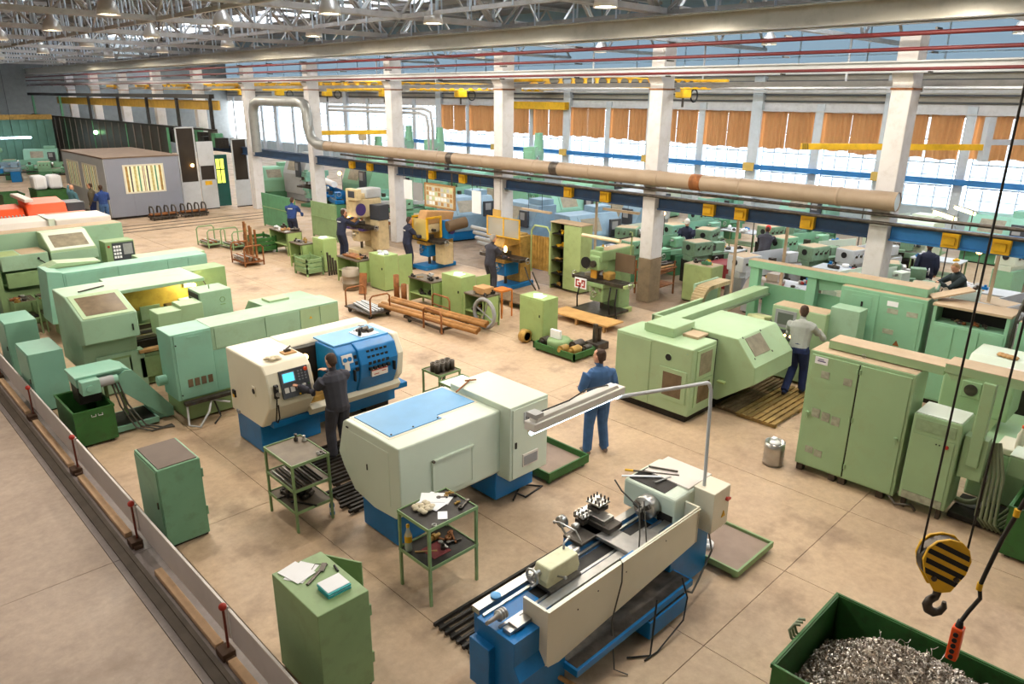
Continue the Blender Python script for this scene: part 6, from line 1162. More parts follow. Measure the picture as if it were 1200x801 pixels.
lone(MB().lathe([(.1, -.08), (.16, -.08), (.16, .08), (.1, .08), (.1, -.08)], (11.6, 11.35, .16), 18, 'y').build('bearing_ring', BRONZE), 'bearing housing ring at the foot of the tall yellow-green cabinet', 'steel part')
# tall cupboard with shelves
t = W('shelf_cupboard', 'tall green cupboard with open door, dark shelves of yellow-topped tools', 'cupboard', (16.0, 13.9, 0)); YC_ = LIME
bx('back', YC_, t, 16.3, 16.33, 13.3, 14.5, 0, 2.0, 0); bx('side', YC_, t, 15.85, 16.3, 14.47, 14.5, 0, 2.0, 0); bx('side', YC_, t, 15.85, 16.3, 13.3, 13.33, .05, 2.0, 0); bx('top', DUST, t, 15.83, 16.34, 13.28, 14.52, 2.0, 2.03, 0)
for z in (.08, .45, .85, 1.25, 1.65): bx('shelf', DARK, t, 15.87, 16.3, 13.33, 14.47, z, z+.02, 0)
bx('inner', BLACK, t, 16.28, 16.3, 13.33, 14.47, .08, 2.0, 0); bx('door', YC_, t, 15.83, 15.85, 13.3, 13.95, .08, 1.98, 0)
for k, z in enumerate((.105, .475, .875, 1.275, 1.675)): bits(15.92, 16.2, 14.05, 14.42, z, 5, 'tool on the '+['lowest', 'second', 'third', 'fourth', 'top'][k]+' shelf of the tall green cupboard', 100+k, 'tools on the '+['lowest', 'second', 'third', 'fourth', 'top'][k]+' cupboard shelf', (YELLOW, DSTEEL, BRONZE), (.04, .07))
cabinet('lime green two-door cabinet with dusty top, behind the mint machine arm', 17.6, 18.2, 10.05, 10.95, 1.08, LIME, DUST); bits(17.7, 18.1, 10.1, 10.9, 1.1, 8, 'small part on the dusty top of the lime two-door cabinet', 120, 'parts on the lime two-door cabinet', (YELLOW, DSTEEL, FOREST), (.04, .08))
t = W('scrap_rack', 'rusty rack full of bar ends beside the yellow-footed column', 'rack', (17.6, 11.9, 0))
for a in (17.2, 18.0):
    for b in (11.5, 12.3): bx('post', RUST, t, a, a+.04, b, b+.04, 0, 1.0, 0)
for z in (.3, .7): bx('shelf', RUST, t, 17.2, 18.04, 11.5, 12.34, z, z+.03, 0)
for i in range(12): lone(MB().cyl((17.22+random.random()*.2, 11.55+i*.06, .8+.06*(i % 3)), (17.8+random.random()*.3, 11.5+i*.065, .8+.06*(i % 3)), .035, 8).build('bar_end', [RUST, CARD, DSTEEL][i % 3]), 'bar end on the rusty rack beside the yellow-footed column', 'bar', 'bar ends on the rusty rack')
# green partitions, left group of stands
for lab, y0, y1, x in (('long green steel partition behind the far worker in dark blue', 27.7, 30.6, 14.6), ('green steel partition right of the far worker in dark blue', 25.0, 26.9, 14.9)):
    t = W('partition', lab, 'partition', (x, (y0+y1)/2, 0)); bx('sheet', FOREST if y0 > 27 else SAGE, t, x, x+.06, y0, y1, .08, 1.45, .006); bx('rail', SAGE, t, x-.02, x+.08, y0, y1, .85, .88, 0)
    for y in (y0, y1-.06): bx('post', SAGE, t, x, x+.06, y, y+.06, 0, .08, 0)
lone(MB().cyl((15.3, 25.2, 1.5), (15.2, 27.0, 1.55), .16, 14).build('foil_roll', LGREY), 'grey-white roll lying on the right green partition', 'roll') if False else None
def hoop_cart(lab, x, y, load, m=SAGE):
    t = W('stock_cart', lab, 'cart', (x, y, 0)); bx('deck', m, t, x-.35, x+.35, y-.5, y+.5, .12, .16, .004)
    for q in (y-.5, y+.5): MB().tube([(x-.33, q, .02), (x-.33, q, .62), (x-.26, q, .7), (x+.26, q, .7), (x+.33, q, .62), (x+.33, q, .02)], .025, 8).build('hoop', m, t)
    for i in range(load): lone(MB().cyl((x-.28+.1*(i % 6), y-.45+random.random()*.1, .2+.09*(i//6)), (x-.28+.1*(i % 6), y+.35+random.random()*.1, .2+.09*(i//6)), .04, 8).build('bar_stock', RUST if i % 2 else STEEL), 'bar on the '+lab.split(',')[0], 'bar', 'bars on the '+lab.split(',')[0])
hoop_cart('low green hoop cart, farthest left of the stock carts', 11.0, 27.6, 5); hoop_cart('brown hoop cart with short bars, nearest of the stock carts', 10.6, 23.7, 10, RUST); hoop_cart('green hoop cart with bars, between the other stock carts', 11.5, 26.6, 6)
t = W('steel_crate', 'green louvred steel crate in front of the far partitions', 'crate', (11.9, 25.4, 0))
for z in (.15, .3, .45): MB().box(11.5, 12.3, 24.9, 24.94, z, z+.12).box(11.5, 12.3, 25.86, 25.9, z, z+.12).box(11.5, 11.54, 24.94, 25.86, z, z+.12).box(12.26, 12.3, 24.94, 25.86, z, z+.12).build('slat', GREEN, t)
for a in (11.5, 12.26):
    for b in (24.9, 25.86): bx('post', GREEN, t, a, a+.05, b, b+.05, 0, .62, 0)
bx('bottom', GREEN, t, 11.5, 12.3, 24.9, 25.9, .1, .14, 0); bits(11.6, 12.2, 25.0, 25.8, .145, 9, 'steel part inside the green louvred crate', 130, 'parts inside the louvred crate', (DARK, DSTEEL, RUST), (.05, .09))
t = W('steel_crate', 'small green louvred crate with bars, in front of the far cabinet', 'crate', (11.4, 21.0, 0))
for z in (.15, .3, .45): MB().box(11.1, 11.7, 20.6, 20.64, z, z+.1).box(11.1, 11.7, 21.36, 21.4, z, z+.1).box(11.1, 11.14, 20.64, 21.36, z, z+.1).box(11.66, 11.7, 20.64, 21.36, z, z+.1).build('slat', SAGE, t)
for a in (11.1, 11.66):
    for b in (20.6, 21.36): bx('post', SAGE, t, a, a+.05, b, b+.05, 0, .62, 0)
bx('bottom', SAGE, t, 11.1, 11.7, 20.6, 21.4, .1, .14, 0)
for i in range(5): lone(MB().cyl((10.85+i*.09, 24.3+.1*(i % 2), 0), (10.85+i*.09, 24.3+.1*(i % 2), 1.35-.08*i), .045, 4).build('standing_timber', WOOD if i % 2 else RUST), ORD[i]+' upright rusty square bar of the standing bundle behind the hoop carts', 'bar', 'standing bundle of square bars')
tablelike('workbench', 'green bench with open box on top at the far partitions', 'workbench', 12.2, 12.8, 23.9, 25.2, .85, GC, TOPG); bits(12.25, 12.75, 24.0, 25.1, .855, 9, 'tool on the green bench at the far partitions', 140, 'tools on the far green bench', (PAPER, DSTEEL, CARD), (.05, .09))
for i in range(4): lone(MB().cyl((11.75+i*.09, 20.35, 0), (11.75+i*.09, 20.4, .75-.1*i), .035, 8).build('standing_pipe', DSTEEL), ORD[i]+' dark pipe standing beside the farthest yellow-green cabinet', 'pipe', 'standing dark pipes')
# notices hung between columns
nb = W('notice_board', 'wood-framed board covered with drawings hung under the thin brown pipes', 'notice board', (16.3, 20.3, 1.9)); bx('board', mat('board_cream', (206, 196, 160), .7), nb, 16.38, 16.42, 19.6, 21.2, 1.75, 2.5, 0); MB().box(16.36, 16.44, 19.56, 19.62, 1.7, 2.55).box(16.36, 16.44, 21.18, 21.24, 1.7, 2.55).box(16.36, 16.44, 19.62, 21.18, 2.49, 2.55).box(16.36, 16.44, 19.62, 21.18, 1.7, 1.76).build('frame', WOOD, nb)
random.seed(21)
for i in range(9):
    for j in range(4): y = 19.68+i*.165; z = 1.8+j*.165; bx('sheet', [PAPER, LGREY, mat('pale_green_sheet', (190, 204, 160), .8), CARD][random.randrange(4)], nb, 16.372, 16.38, y, y+.13, z, z+.12, 0)
bx('hanger', DSTEEL, nb, 16.38, 16.42, 19.7, 19.73, 2.55, 2.98, 0); bx('hanger', DSTEEL, nb, 16.38, 16.42, 21.1, 21.13, 2.55, 2.98, 0)
def hung(lab, y0, y1, z0, z1, m, x=16.38):
    o = W('hung_sheet', lab, 'notice', (x, (y0+y1)/2, z0)); bx('sheet', m, o, x, x+.015, y0, y1, z0, z1, 0); bx('wire', DSTEEL, o, x, x+.01, y0+.02, y0+.03, z1, 2.99, 0); bx('wire', DSTEEL, o, x, x+.01, y1-.03, y1-.02, z1, 2.99, 0)
hung('grey metal sheet hung left of the framed notice board', 21.35, 21.95, 1.85, 2.5, GREY); hung('white sheet hung leftmost of the notices', 22.0, 22.5, 1.85, 2.55, PAPER); hung('white sheet hung alone between notice board and column', 18.2, 18.65, 1.75, 2.5, PAPER); hung('ochre sheet on the column with white hoist hook', 17.42, 17.8, 1.5, 1.95, mat('ochre_sheet', (206, 168, 90), .8), 16.56)
for k, (lab, x, y, z) in enumerate((('hanging unlit tube lamp left of the shelf cupboard', 16.9, 16.2, 2.0), ('hanging dusty tube lamp before the grey-blue cabinet', 17.0, 12.9, 2.35))):
    o = W('hanging_lamp', lab, 'lamp', (x, y, z)); bx('housing', DUST, o, x, x+.1, y-.7, y+.6, z, z+.07, .01); bx('wire', BLACK, o, x+.04, x+.05, y-.3, y-.29, z+.07, 2.62, 0); bx('wire', BLACK, o, x+.04, x+.05, y+.3, y+.31, z+.07, 2.62, 0)
# yellow single-girder cranes and jib cranes of the window bay
def girder(lab, y, x0=17.3, x1=32.8, z=6.2, ends=True):
    t = W('overhead_crane', lab, 'crane', (25, y, z)); g = MB()
    n = int((x1-x0)/.62)
    g.box(x0, x1, y-.1, y+.1, z+.32, z+.36).box(x0, x1, y-.1, y+.1, z, z+.04); g.build('flange', YELLOW, t)
    for i in range(n): xa = x0+(x1-x0)*i/n; MB().prism([(xa, z+.04), (xa+.44, z+.04), (xa+.32, z+.1), (xa+.28, z+.18), (xa+.32, z+.26), (xa+.44, z+.32), (xa, z+.32), (xa+.12, z+.26), (xa+.16, z+.18), (xa+.12, z+.1)], 'y', y-.02, y+.02).build('web_plate', YELLOW, t)
    bx('end_carriage', YELLOW, t, x0-.2, x0, y-.8, y+.8, z+.1, z+.4, .02); bx('end_carriage', YELLOW, t, x1, x1+.2, y-.8, y+.8, z+.1, z+.4, .02)
    h_ = bx('hoist', YELLOW, t, 26.2, 26.8, y-.2, y+.2, z-.35, z-.02, .05); cy('hook', DSTEEL, h_, (26.5, y, z-.35), (26.5, y, z-.7), .05, 8); MB().tube(arc((27.3, y, z-.25), .25, 0, 2*PI, 16, 'y')[:-1], .03, 6, True).build('cable_loop', BLACK, t)
girder('yellow overhead crane with round-holed girder behind the two nearest columns', 17.2, 17.6, 28.4, 5.86)
for i, y in enumerate((31, 38, 44.5, 51, 57)): girder('yellow overhead crane, '+ORD[i]+' of those seen in the distance above the dark enclosure', y, 17.3, 32.8, 5.8)
bx_ = W('yellow_shutter', 'long yellow roller box above the curtains at the third column', 'shutter box', (33.0, 31.6, 4.9)); bx('housing', YELLOW, bx_, 33.05, 33.45, 29.4, 33.8, 4.8, 5.24, .03)
def jib(lab, x, y, z, l, rz):
    t = thing('jib_crane', lab, 'crane', (x, y, z), rz); bx('arm', YELLOW, t, -l/2, l/2, -.08, .08, 0, .22, .01); bx('trolley', DUST, t, .1, .5, -.12, .12, -.3, 0, .02); cy('hook', DSTEEL, t, (.3, 0, -.3), (.3, 0, -.6), .03, 8); (bx('mount', LGREY, t, l/2-.1, l/2+.15, -.15, .15, -.4, 1.2, .01), bx('wall_stay', LGREY, t, l/2+.15, l/2+1.75, -.1, .1, .2, .4, .01)) if l > 6 else bx('post', LGREY, t, l/2-.1, l/2+.15, -.15, .15, -z, .5, .01)
    for k in range(4): MB().prism([(-l/2+.06*k, .225), (-l/2+.03+.06*k, .225), (-l/2+.06+.06*k, .0), (-l/2+.03+.06*k, .0)], 'y', -.085, -.081).build('stripe', BLACK, t)
jib('yellow jib crane arm with striped tip before the near curtains', 29.5, 9.9, 3.75, 7.0, -.72); jib('yellow jib crane above the green machine at the duct elbow', 22.5, 35, 3.5, 5.0, -.3)
# ================================================================ window bay: rows of machines
random.seed(5)
COLS = {'mint green': (AQUA, FOREST), 'sea green': (SEA, FOREST), 'grey-blue': (GBLUE, BLUE), 'pale green': (PALE, SEA), 'light grey': (LGREY, GREY)}
ROWS = (('row nearest the columns', 19.6), ('second row from the columns', 23.2), ('third row from the columns', 26.8), ('row nearest the windows', 30.4))
PROTO = {}
def proto(kind, col, label, loc, rz):
    key = (kind, col)
    if key in PROTO: return dup(PROTO[key], loc, rz, label)
    a, b = COLS[col]
    o = gen_lathe('lathe', label, loc, rz, 2.6, a, b) if kind == 'lathe' else gen_box('machining_center', label, loc, rz, 2.1, 1.1, 1.7, a, b) if kind == 'enclosed machine' else upright_mill('milling_machine', label, loc, rz, a, b) if kind == 'milling machine' else gen_drill('radial_drill', label, loc, rz, a)
    PROTO[key] = o; return o
plan = {
 0: [(3.2, 'lathe', 'light grey'), (6.4, 'lathe', 'pale green'), (9.6, 'lathe', 'light grey'), (13.2, 'lathe', 'sea green'), (16.2, 'enclosed machine', 'grey-blue'), (19.4, 'enclosed machine', 'grey-blue'), (22.4, 'enclosed machine', 'grey-blue'), (25.6, 'lathe', 'sea green'), (29.2, 'lathe', 'mint green'), (34.6, 'milling machine', 'mint green'), (39, 'enclosed machine', 'sea green')],
 1: [(2.0, 'enclosed machine', 'pale green'), (7.9, 'lathe', 'light grey'), (10.2, 'lathe', 'sea green'), (14, 'lathe', 'mint green'), (17.2, 'enclosed machine', 'grey-blue'), (20.6, 'enclosed machine', 'mint green'), (24, 'enclosed machine', 'sea green'), (27.6, 'lathe', 'mint green'), (31.5, 'enclosed machine', 'mint green'), (36, 'radial drill', 'mint green')],
 2: [(4.5, 'lathe', 'pale green'), (8.2, 'enclosed machine', 'pale green'), (11.8, 'lathe', 'mint green'), (15.2, 'lathe', 'mint green'), (19, 'enclosed machine', 'light grey'), (22.8, 'enclosed machine', 'sea green'), (25.9, 'lathe', 'mint green'), (30, 'enclosed machine', 'mint green'), (33.0, 'lathe', 'mint green')],
 3: [(6, 'enclosed machine', 'mint green'), (9.6, 'lathe', 'pale green'), (13.2, 'enclosed machine', 'mint green'), (17, 'lathe', 'mint green'), (20.8, 'enclosed machine', 'pale green'), (24.6, 'enclosed machine', 'mint green'), (29.6, 'lathe', 'sea green'), (33.6, 'lathe', 'mint green'), (37, 'enclosed machine', 'mint green')]}
for r, (rn, x) in enumerate(ROWS):
    for i, (y, kind, col) in enumerate(plan[r]):
        rz = {'lathe': -.25, 'enclosed machine': -PI/2-.1 if (i+r) % 2 else -.2, 'milling machine': .1, 'radial drill': .3}[kind]
        proto(kind, col, f'{col} {kind}, {ORD[i]} from right in the {rn}', (x+.25*((i*7) % 3-1), y, 0), rz)
for i, (x, y) in enumerate(((18.4, 8.3), (18.9, 14.2), (21.3, 8.0), (21.5, 12.0), (25.0, 6.5), (25, 10), (25, 13.2), (21.6, 4.4), (28.6, 8), (28.6, 12), (21.4, 26), (25, 21))):
    n = ORD[i]+' green bench of the window bay'
    tablelike('workbench', n, 'workbench', x-.4, x+.4, y-.7, y+.7, .85, FOREST if i % 2 else SAGE, LGREY)
    bits(x-.35, x+.35, y-.6, y+.6, .855, 9, 'tool or part on the '+n, 200+i, 'things on the '+n, (STEEL, PAPER, DSTEEL, YELLOW, BLUE, RED), (.05, .1))
gb = gen_box('grey_cabinet', 'beige-grey cabinet with dusty top beside the gantry leg', (18.0, 8.7, 0), -PI/2, .9, .6, .95, mat('beige_grey', (168, 158, 148), .5, dirt=.2), GREY, None, GREY, 'cabinet')
lone(MB().box(19.6, 20.4, 10.6, 11.4, 0, .75).build('red_box', mat('dark_red_panel', (128, 44, 48), .5), None, .02), 'dark red low box behind the lime two-door cabinet', 'box')
pw = lone(MB().prism([(17.2, 27.0), (19.6, 25.2), (19.7, 25.4), (17.3, 27.2)], 'z', 1.05, 1.2).build('bar_feed', LGREY), 'pale bar lying across machines behind the cream mill', 'bar')
for i in range(10): lone(MB().cyl((17.3+.1*(i % 5), 23.5, .5+.12*(i//5)), (17.5+.12*(i % 5), 28.8, .5+.12*(i//5)), .06, 8).build('bar_stock', [RUST, DSTEEL, LGREY][i % 3]), ORD[i]+' long bar of the stack behind the cream mill', 'bar', 'long bars behind the cream mill')
t = W('bar_rack', 'brown rack under the long bars behind the cream mill', 'rack', (17.6, 26, 0))
for y in (24, 26.2, 28.2): bx('support', RUST, t, 17.2, 18.2, y, y+.1, .36, .43, 0); bx('leg', RUST, t, 17.2, 17.3, y, y+.1, 0, .36, 0); bx('leg', RUST, t, 18.1, 18.2, y, y+.1, 0, .36, 0)
for i, (x, z) in enumerate(((17.3, .95), (17.35, .75), (17.4, .55), (17.45, .35))): lone(MB().cyl((17.2+.1*i, 16.4, z), (17.2+.1*i, 19.6, z+.1), .07, 10).build('long_tube', LGREY), ['top', 'second', 'third', 'lowest'][i]+' pale tube of the rack between the two blue mills', 'tube', 'pale tubes between the mills')
lone(MB().prism([(17.3, .0), (17.8, .0), (17.7, .95), (17.4, 1.05)], 'y', 16.2, 18.6).build('blue_cover', mat('cornflower_blue', (92, 128, 188), .5, var=.06), None, .02), 'cornflower blue sheet metal cover between the two blue-based mills', 'cover')
# splash guards, posts, task lamps of the window bay
for i, (x0, y0, x1, y1, z0, z1) in enumerate(((18.5, 7.35, 20.2, 6.95, .5, 1.25), (18.2, 4.35, 19.5, 4.05, .4, 1.3), (21.0, 15.6, 22.0, 15.45, .4, 1.2), (22.6, 9.3, 24.0, 8.7, .5, 1.3))):
    o = W('splash_guard', 'pale green sheet metal splash guard, '+ORD[i]+' standing one of the window bay', 'guard', ((x0+x1)/2, (y0+y1)/2, 0)); MB().bar((x0, y0, (z0+z1)/2), (x1, y1, (z0+z1)/2), .03, z1-z0).build('sheet', PALE, o)
    for q in (.1, .9): MB().cyl((x0+(x1-x0)*q, y0+(y1-y0)*q, 0), (x0+(x1-x0)*q, y0+(y1-y0)*q, z0+.05), .025, 8).build('leg', PALE, o)
for i, (x, y) in enumerate(((17.4, 9.3), (17.5, 8.0), (18.3, 3.6), (17.35, 14.0))): lone(MB().box(x, x+.06, y, y+.06, 0, 2.6).build('service_post', DUST), ORD[i]+' thin dusty service post behind the blue beam', 'post', 'service posts')
for i, (x, y, z) in enumerate(((21.2, 14.2, 1.75), (23.8, 12.2, 1.8), (22.9, 5.0, 1.6), (19.2, 31.6, 1.9))):
    o = W('task_lamp', 'glowing task lamp on a thin stem '+['behind the yellow-footed column', 'near the red-capped worker', 'near the fair-haired worker', 'on the blue lathe by the duct elbow'][i], 'lamp', (x, y, 0)); MB().ball((x, y, z), .09, 12).build('bulb', WARM, o); MB().tube([(x+.12, y, 0), (x+.12, y, z+.1), (x+.05, y, z+.08)], .018, 6).build('stem', DSTEEL, o)
YT = mat('yellowish_tube', (255, 240, 170), .3, var=0, emit=6)
for i, (x, y, z) in enumerate(((26, 9.6, 2.3), (26.4, 6.4, 2.2), (23.6, 6.2, 2.35), (25, 17.2, 2.3))):
    o = W('tube_lamp', 'short tilted tube lamp glowing over the window bay machines, '+ORD[i]+' from the right', 'lamp', (x, y, z)); MB().cyl((x-.35, y+.2, z+.12), (x+.35, y-.2, z-.12), .05, 8).build('tube', YT, o); MB().bar((x-.4, y+.23, z+.2), (x+.4, y-.23, z-.05), .12, .04).build('hood', LGREY, o); bx('stem', DSTEEL, o, x+.2, x+.23, y-.2, y-.17, 0, z, 0)
for i, (x, y) in enumerate(((20.2, 11.8), (21.2, 6.4), (19.4, 5.2), (22.2, 9.0), (20.4, 14.6), (22.4, 13.0), (24.6, 11.6), (25.2, 8.0))):
    o = gen_lathe('bench_lathe', ['dark', 'grey'][i % 2]+' small lathe among the window bay benches, '+ORD[i//2]+' of its colour', (x, y, 0), [-.3, -1.2, .2][i % 3], 1.5, mat('dull_green', (120, 150, 124), .5, dirt=.4), DARK, None, False) if i < 1 else dup(o, (x, y, 0), [-.3, -1.2, .2][i % 3], ['dark', 'grey'][0]+' small green lathe among the window bay benches, '+ORD[i]+' from the left')
    bits(x-.5, x+.5, y-.25, y+.25, 1.32, 4, 'tool on top of a small lathe in the window bay', 300+i, 'tools on the small lathes', (STEEL, PAPER, DSTEEL, BRONZE), (.05, .1)) if False else None
# machines near the duct elbow
m = gen_lathe('lathe', 'bright blue and green lathe with pale cylinder near the duct elbow', (18.6, 31.5, 0), -PI/2-.3, 3.2, BLUE, FOREST); MB().cyl((-1.2, 0, 1.5), (.8, 0, 1.5), .14, 14).build('pale_cylinder', PAPER, m)
m = gen_drill('radial_drill', 'tall green boring machine under the yellow jib crane', (22.6, 33.6, 0), .3, SEA); m.scale = (1.35, 1.35, 1.35)
m = gen_box('machine_cabinet', 'light grey tall cabinet right of the dark doorway', (20.2, 37.0, 0), -PI/2, 2.2, 1.0, 2.4, LGREY, GREY)
m = gen_box('machine_cabinet', 'sea green tall machine housing behind the duct elbow column', (20.5, 31.2, 0), -PI/2, 2.4, 1.2, 2.3, SEA, FOREST)
for i, (x, y) in enumerate(((28.6, 38.9), (28.7, 35.9), (28.6, 27.4))): o = gen_drill('column_drill', ['left of two mint column machines rising above the beige duct', 'right of two mint column machines rising above the beige duct', 'mint green tall machine with dark hatch rising above the duct'][i], (x, y, 0), .4, SEA); o.scale = (1.5, 1.5, 1.45)
# ================================================================ container office, racks, doors and dark enclosure
t = W('site_office', 'blue-grey container office with lit barred windows', 'office', (11.8, 39.6, 0))
SH = SHEDC; SH2 = mat('pale_sheet_side', (168, 172, 178), .5, var=.04)
bx('shell', SH, t, 10.15, 13.4, 36.4, 43.0, .1, 2.72, .02); bx('side_sheet', SH2, t, 10.12, 10.15, 36.42, 43.0, .1, 2.7, 0); bx('roof', mat('brown_flat_roof', (116, 98, 84), .8, var=.1), t, 10.1, 13.45, 36.38, 43.02, 2.72, 2.78, 0); bx('skid', DARK, t, 10.3, 13.3, 36.5, 42.9, 0, .1, 0)
for x in (11.2, 12.3): bx('seam', SH, t, x, x+.03, 36.385, 36.4, .1, 2.7, 0)
bx('seam', SH, t, 10.15, 13.4, 36.385, 36.4, 1.1, 1.14, 0)
LIT = mat('lit_window', (226, 224, 190), .4, var=.1, scale=6, emit=.22); CURB = mat('striped_blind', (200, 186, 120), .7, var=.3, scale=9); 
def shedwin(ax, a0, a1, z0, z1, p):
    fr = MB(); g = MB(); bl = []
    if ax == 'y': fr.box(a0-.07, a1+.07, p-.03, p, z0-.07, z0).box(a0-.07, a1+.07, p-.03, p, z1, z1+.07).box(a0-.07, a0, p-.03, p, z0, z1).box(a1, a1+.07, p-.03, p, z0, z1).box((a0+a1)/2-.02, (a0+a1)/2+.02, p-.03, p, z0, z1); g.box(a0, a1, p-.01, p-.005, z0, z1)
    else: fr.box(p-.03, p, a0-.07, a1+.07, z0-.07, z0).box(p-.03, p, a0-.07, a1+.07, z1, z1+.07).box(p-.03, p, a0-.07, a0, z0, z1).box(p-.03, p, a1, a1+.07, z0, z1); g.box(p-.01, p-.005, a0, a1, z0, z1)
    f_ = fr.build('window_frame', CREAM, t); g.build('window_pane', LIT, f_)
    n = 9
    for i in range(n):
        a = a0+(a1-a0)*(i+.2)/n; w = (a1-a0)/n*(.35 if i % 2 else .55); m_ = [BRONZE, DSTEEL, CURB, FOREST][(i*5) % 4]
        (MB().box(a, a+w, p-.016, p-.011, z0, z1) if ax == 'y' else MB().box(p-.016, p-.011, a, a+w, z0, z1)).build('blind_strip', m_, f_)
shedwin('y', 10.95, 12.6, 1.2, 2.35, 36.4); shedwin('x', 40.4, 42.2, 1.2, 2.3, 10.12); shedwin('x', 37.6, 39.6, 1.2, 2.3, 10.12)
GL = mat('dark_glass', (50, 43, 36), .4, var=.25, scale=1.2, spec=.3)
def tall_panel(lab, x0, x1, h, zsplit, y=36.9):
    o = W('tall_panel', lab, 'panel', ((x0+x1)/2, y, 0)); bx('lower_sheet', LGREY, o, x0, x1, y, y+.06, .05, zsplit, .006); f_ = MB().box(x0, x0+.06, y, y+.07, zsplit, h).box(x1-.06, x1, y, y+.07, zsplit, h).box(x0, x1, y, y+.07, h-.06, h).box(x0, x1, y, y+.07, zsplit, zsplit+.06).build('frame', LGREY, o); bx('glass', GL, o, x0+.06, x1-.06, y+.02, y+.04, zsplit+.06, h-.06, 0); bx('plinth', DARK, o, x0, x1, y, y+.06, 0, .05, 0); return o
tall_panel('tall grey panel with dark glass, beside the container office', 13.6, 14.5, 4.0, 1.35); o = tall_panel('grey panel with small dark window and yellow sign', 14.55, 15.35, 2.2, 1.4); bx('upper_sheet', LGREY, o, 14.55, 15.35, 36.9, 36.96, 2.2, 3.3, .006); bx('yellow_sign', YELLOW, o, 14.75, 15.1, 36.89, 36.9, 1.2, 1.4, 0)
o = tall_panel('dark-glazed door leaf left of the far column', 16.2, 17.0, 3.4, 1.3, 36.7)
o = W('green_door', 'dark green doorway with a bright yellow window between grey panels', 'door', (15.7, 37.4, 0)); bx('leaf', mat('dark_teal_door', (28, 84, 78), .5, var=.08), o, 15.35, 16.2, 37.4, 37.46, .03, 2.6, .006); f_ = bx('window', mat('bright_yellow_window', (214, 226, 90), .4, var=.1, emit=1.2), o, 15.6, 16.0, 37.39, 37.4, 1.2, 2.4, 0)
for (a, b, c, d) in ((15.78, 15.82, 1.2, 2.4), (15.6, 16.0, 1.85, 1.9)): bx('window_bar', DARK, f_, a, b, 37.38, 37.39, c, d, 0)
t = W('dark_enclosure', 'long dark glazed enclosure behind the container office', 'enclosure', (15.6, 55, 0))
for i in range(22): y = 43.4+i*1.35; bx('panel', GL, t, 15.6, 15.64, y+.04, y+1.31, .8, 3.75, 0); bx('post', mat('brown_grey_post', (104, 96, 88), .5) if i % 5 else FOREST, t, 15.56, 15.68, y-.04, y+.04, 0, 3.8, 0)
bx('low_wall', mat('dark_low_wall', (64, 66, 60), .6), t, 15.58, 15.66, 43.4, 73, .02, .8, 0); bx('top_rail', DARK, t, 15.54, 15.7, 37.0, 73, 3.75, 3.85, 0)
fr = bx('portal_beam', DARK, t, 15.5, 15.75, 37, 73, 5.3, 5.5, 0)
for i, y in enumerate((37.2, 41.5, 46, 51, 57, 64, 72)): bx('portal_post', DARK if i < 5 else FOREST, t, 15.56, 15.7, y, y+.14, 3.85, 5.3, 0)
bx('yellow_curtain_rail', mat('ochre_rail', (196, 156, 60), .5), t, 15.9, 16.0, 37, 66, 4.75, 5.2, 0)
for i in range(14): bx('stored_box', [DARK, FOREST, DSTEEL, BLACK][i % 4], t, 15.9+.1*(i % 3), 16.4, 37.4+i*.6, 37.9+i*.6, 2.9, 3.4+.2*(i % 3), 0)
# far end corner
t = W('far_partition', 'green corrugated partition at the far left end of the hall', 'partition', (9, 66, 0)); CG = mat('green_corrugated', (96, 140, 126), .6, var=.06)
for i in range(26): bx('rib', CG, t, 1+i*.55, 1.3+i*.55, 65.9, 66.0, .05, 3.6, 0)
bx('sheet', CG, t, .9, 15.3, 66.0, 66.08, 0, 3.6, 0); bx('beam', BRONZE, t, .9, 15.3, 65.8, 66.1, 3.6, 3.95, 0)
o = W('tube_lamp', 'lit fluorescent tube under the far green partition', 'lamp', (12.2, 64, 2.4)); cy('tube', TUBE, o, (11.4, 64, 2.4), (13.3, 64, 2.4), .07); bx('wire', BLACK, o, 12.2, 12.22, 64, 64.02, 2.46, 7.5, 0)
o = W('far_lamp', 'small greenish lamp glowing on the dark enclosure', 'lamp', (15.45, 56, 3.0)); MB().ball((15.45, 56, 3.0), .14).build('bulb', mat('green_glow', (170, 255, 170), .3, var=0, emit=8), o); bx('bracket', DARK, o, 15.45, 15.6, 55.98, 56.02, 2.98, 3.02, 0)
o = W('far_lamp', 'small orange lamp behind the dark glass panel', 'lamp', (14.9, 36.7, 2.0)); MB().ball((14.2, 36.82, 2.2), .08).build('bulb', WARM, o); bx('bracket', DARK, o, 14.19, 14.21, 36.86, 36.91, 2.2, 2.24, 0)
for i, (x, y, kind, col) in enumerate(((11.5, 58, 'lathe', 'mint green'), (13.2, 61.5, 'enclosed machine', 'mint green'), (10.2, 63, 'milling machine', 'sea green'), (12.8, 55, 'lathe', 'sea green'), (9.6, 57, 'lathe', 'grey-blue'), (7.5, 60, 'enclosed machine', 'sea green'))): proto(kind, col, f'{ORD[i]} machine at the far left end below the corrugated partition, {col}', (x, y, 0), -.3)
bin_('waste_bin', 'dark green waste container behind the man pointing at the office', 8.2, 9.5, 40.5, 42.0, 1.1, GREEN, .6); bin_('waste_bin', 'smaller dark green container left of the waste container', 7.0, 7.9, 41.5, 43.0, .9, GREEN, .6)
for i in range(2): o = W('white_sack', ['left', 'right'][i]+' white sack on the dark green waste container', 'sack', (8.5+.65*i, 41.2, 1.1)); MB().box(8.2+.65*i, 8.78+.65*i, 40.8, 41.6, 1.1, 1.75).build('bag', PAPER, o, .12)
bin_('waste_bin', 'green container at the far left frame edge', 4.6, 5.6, 41.0, 42.5, .9, FOREST, .6)
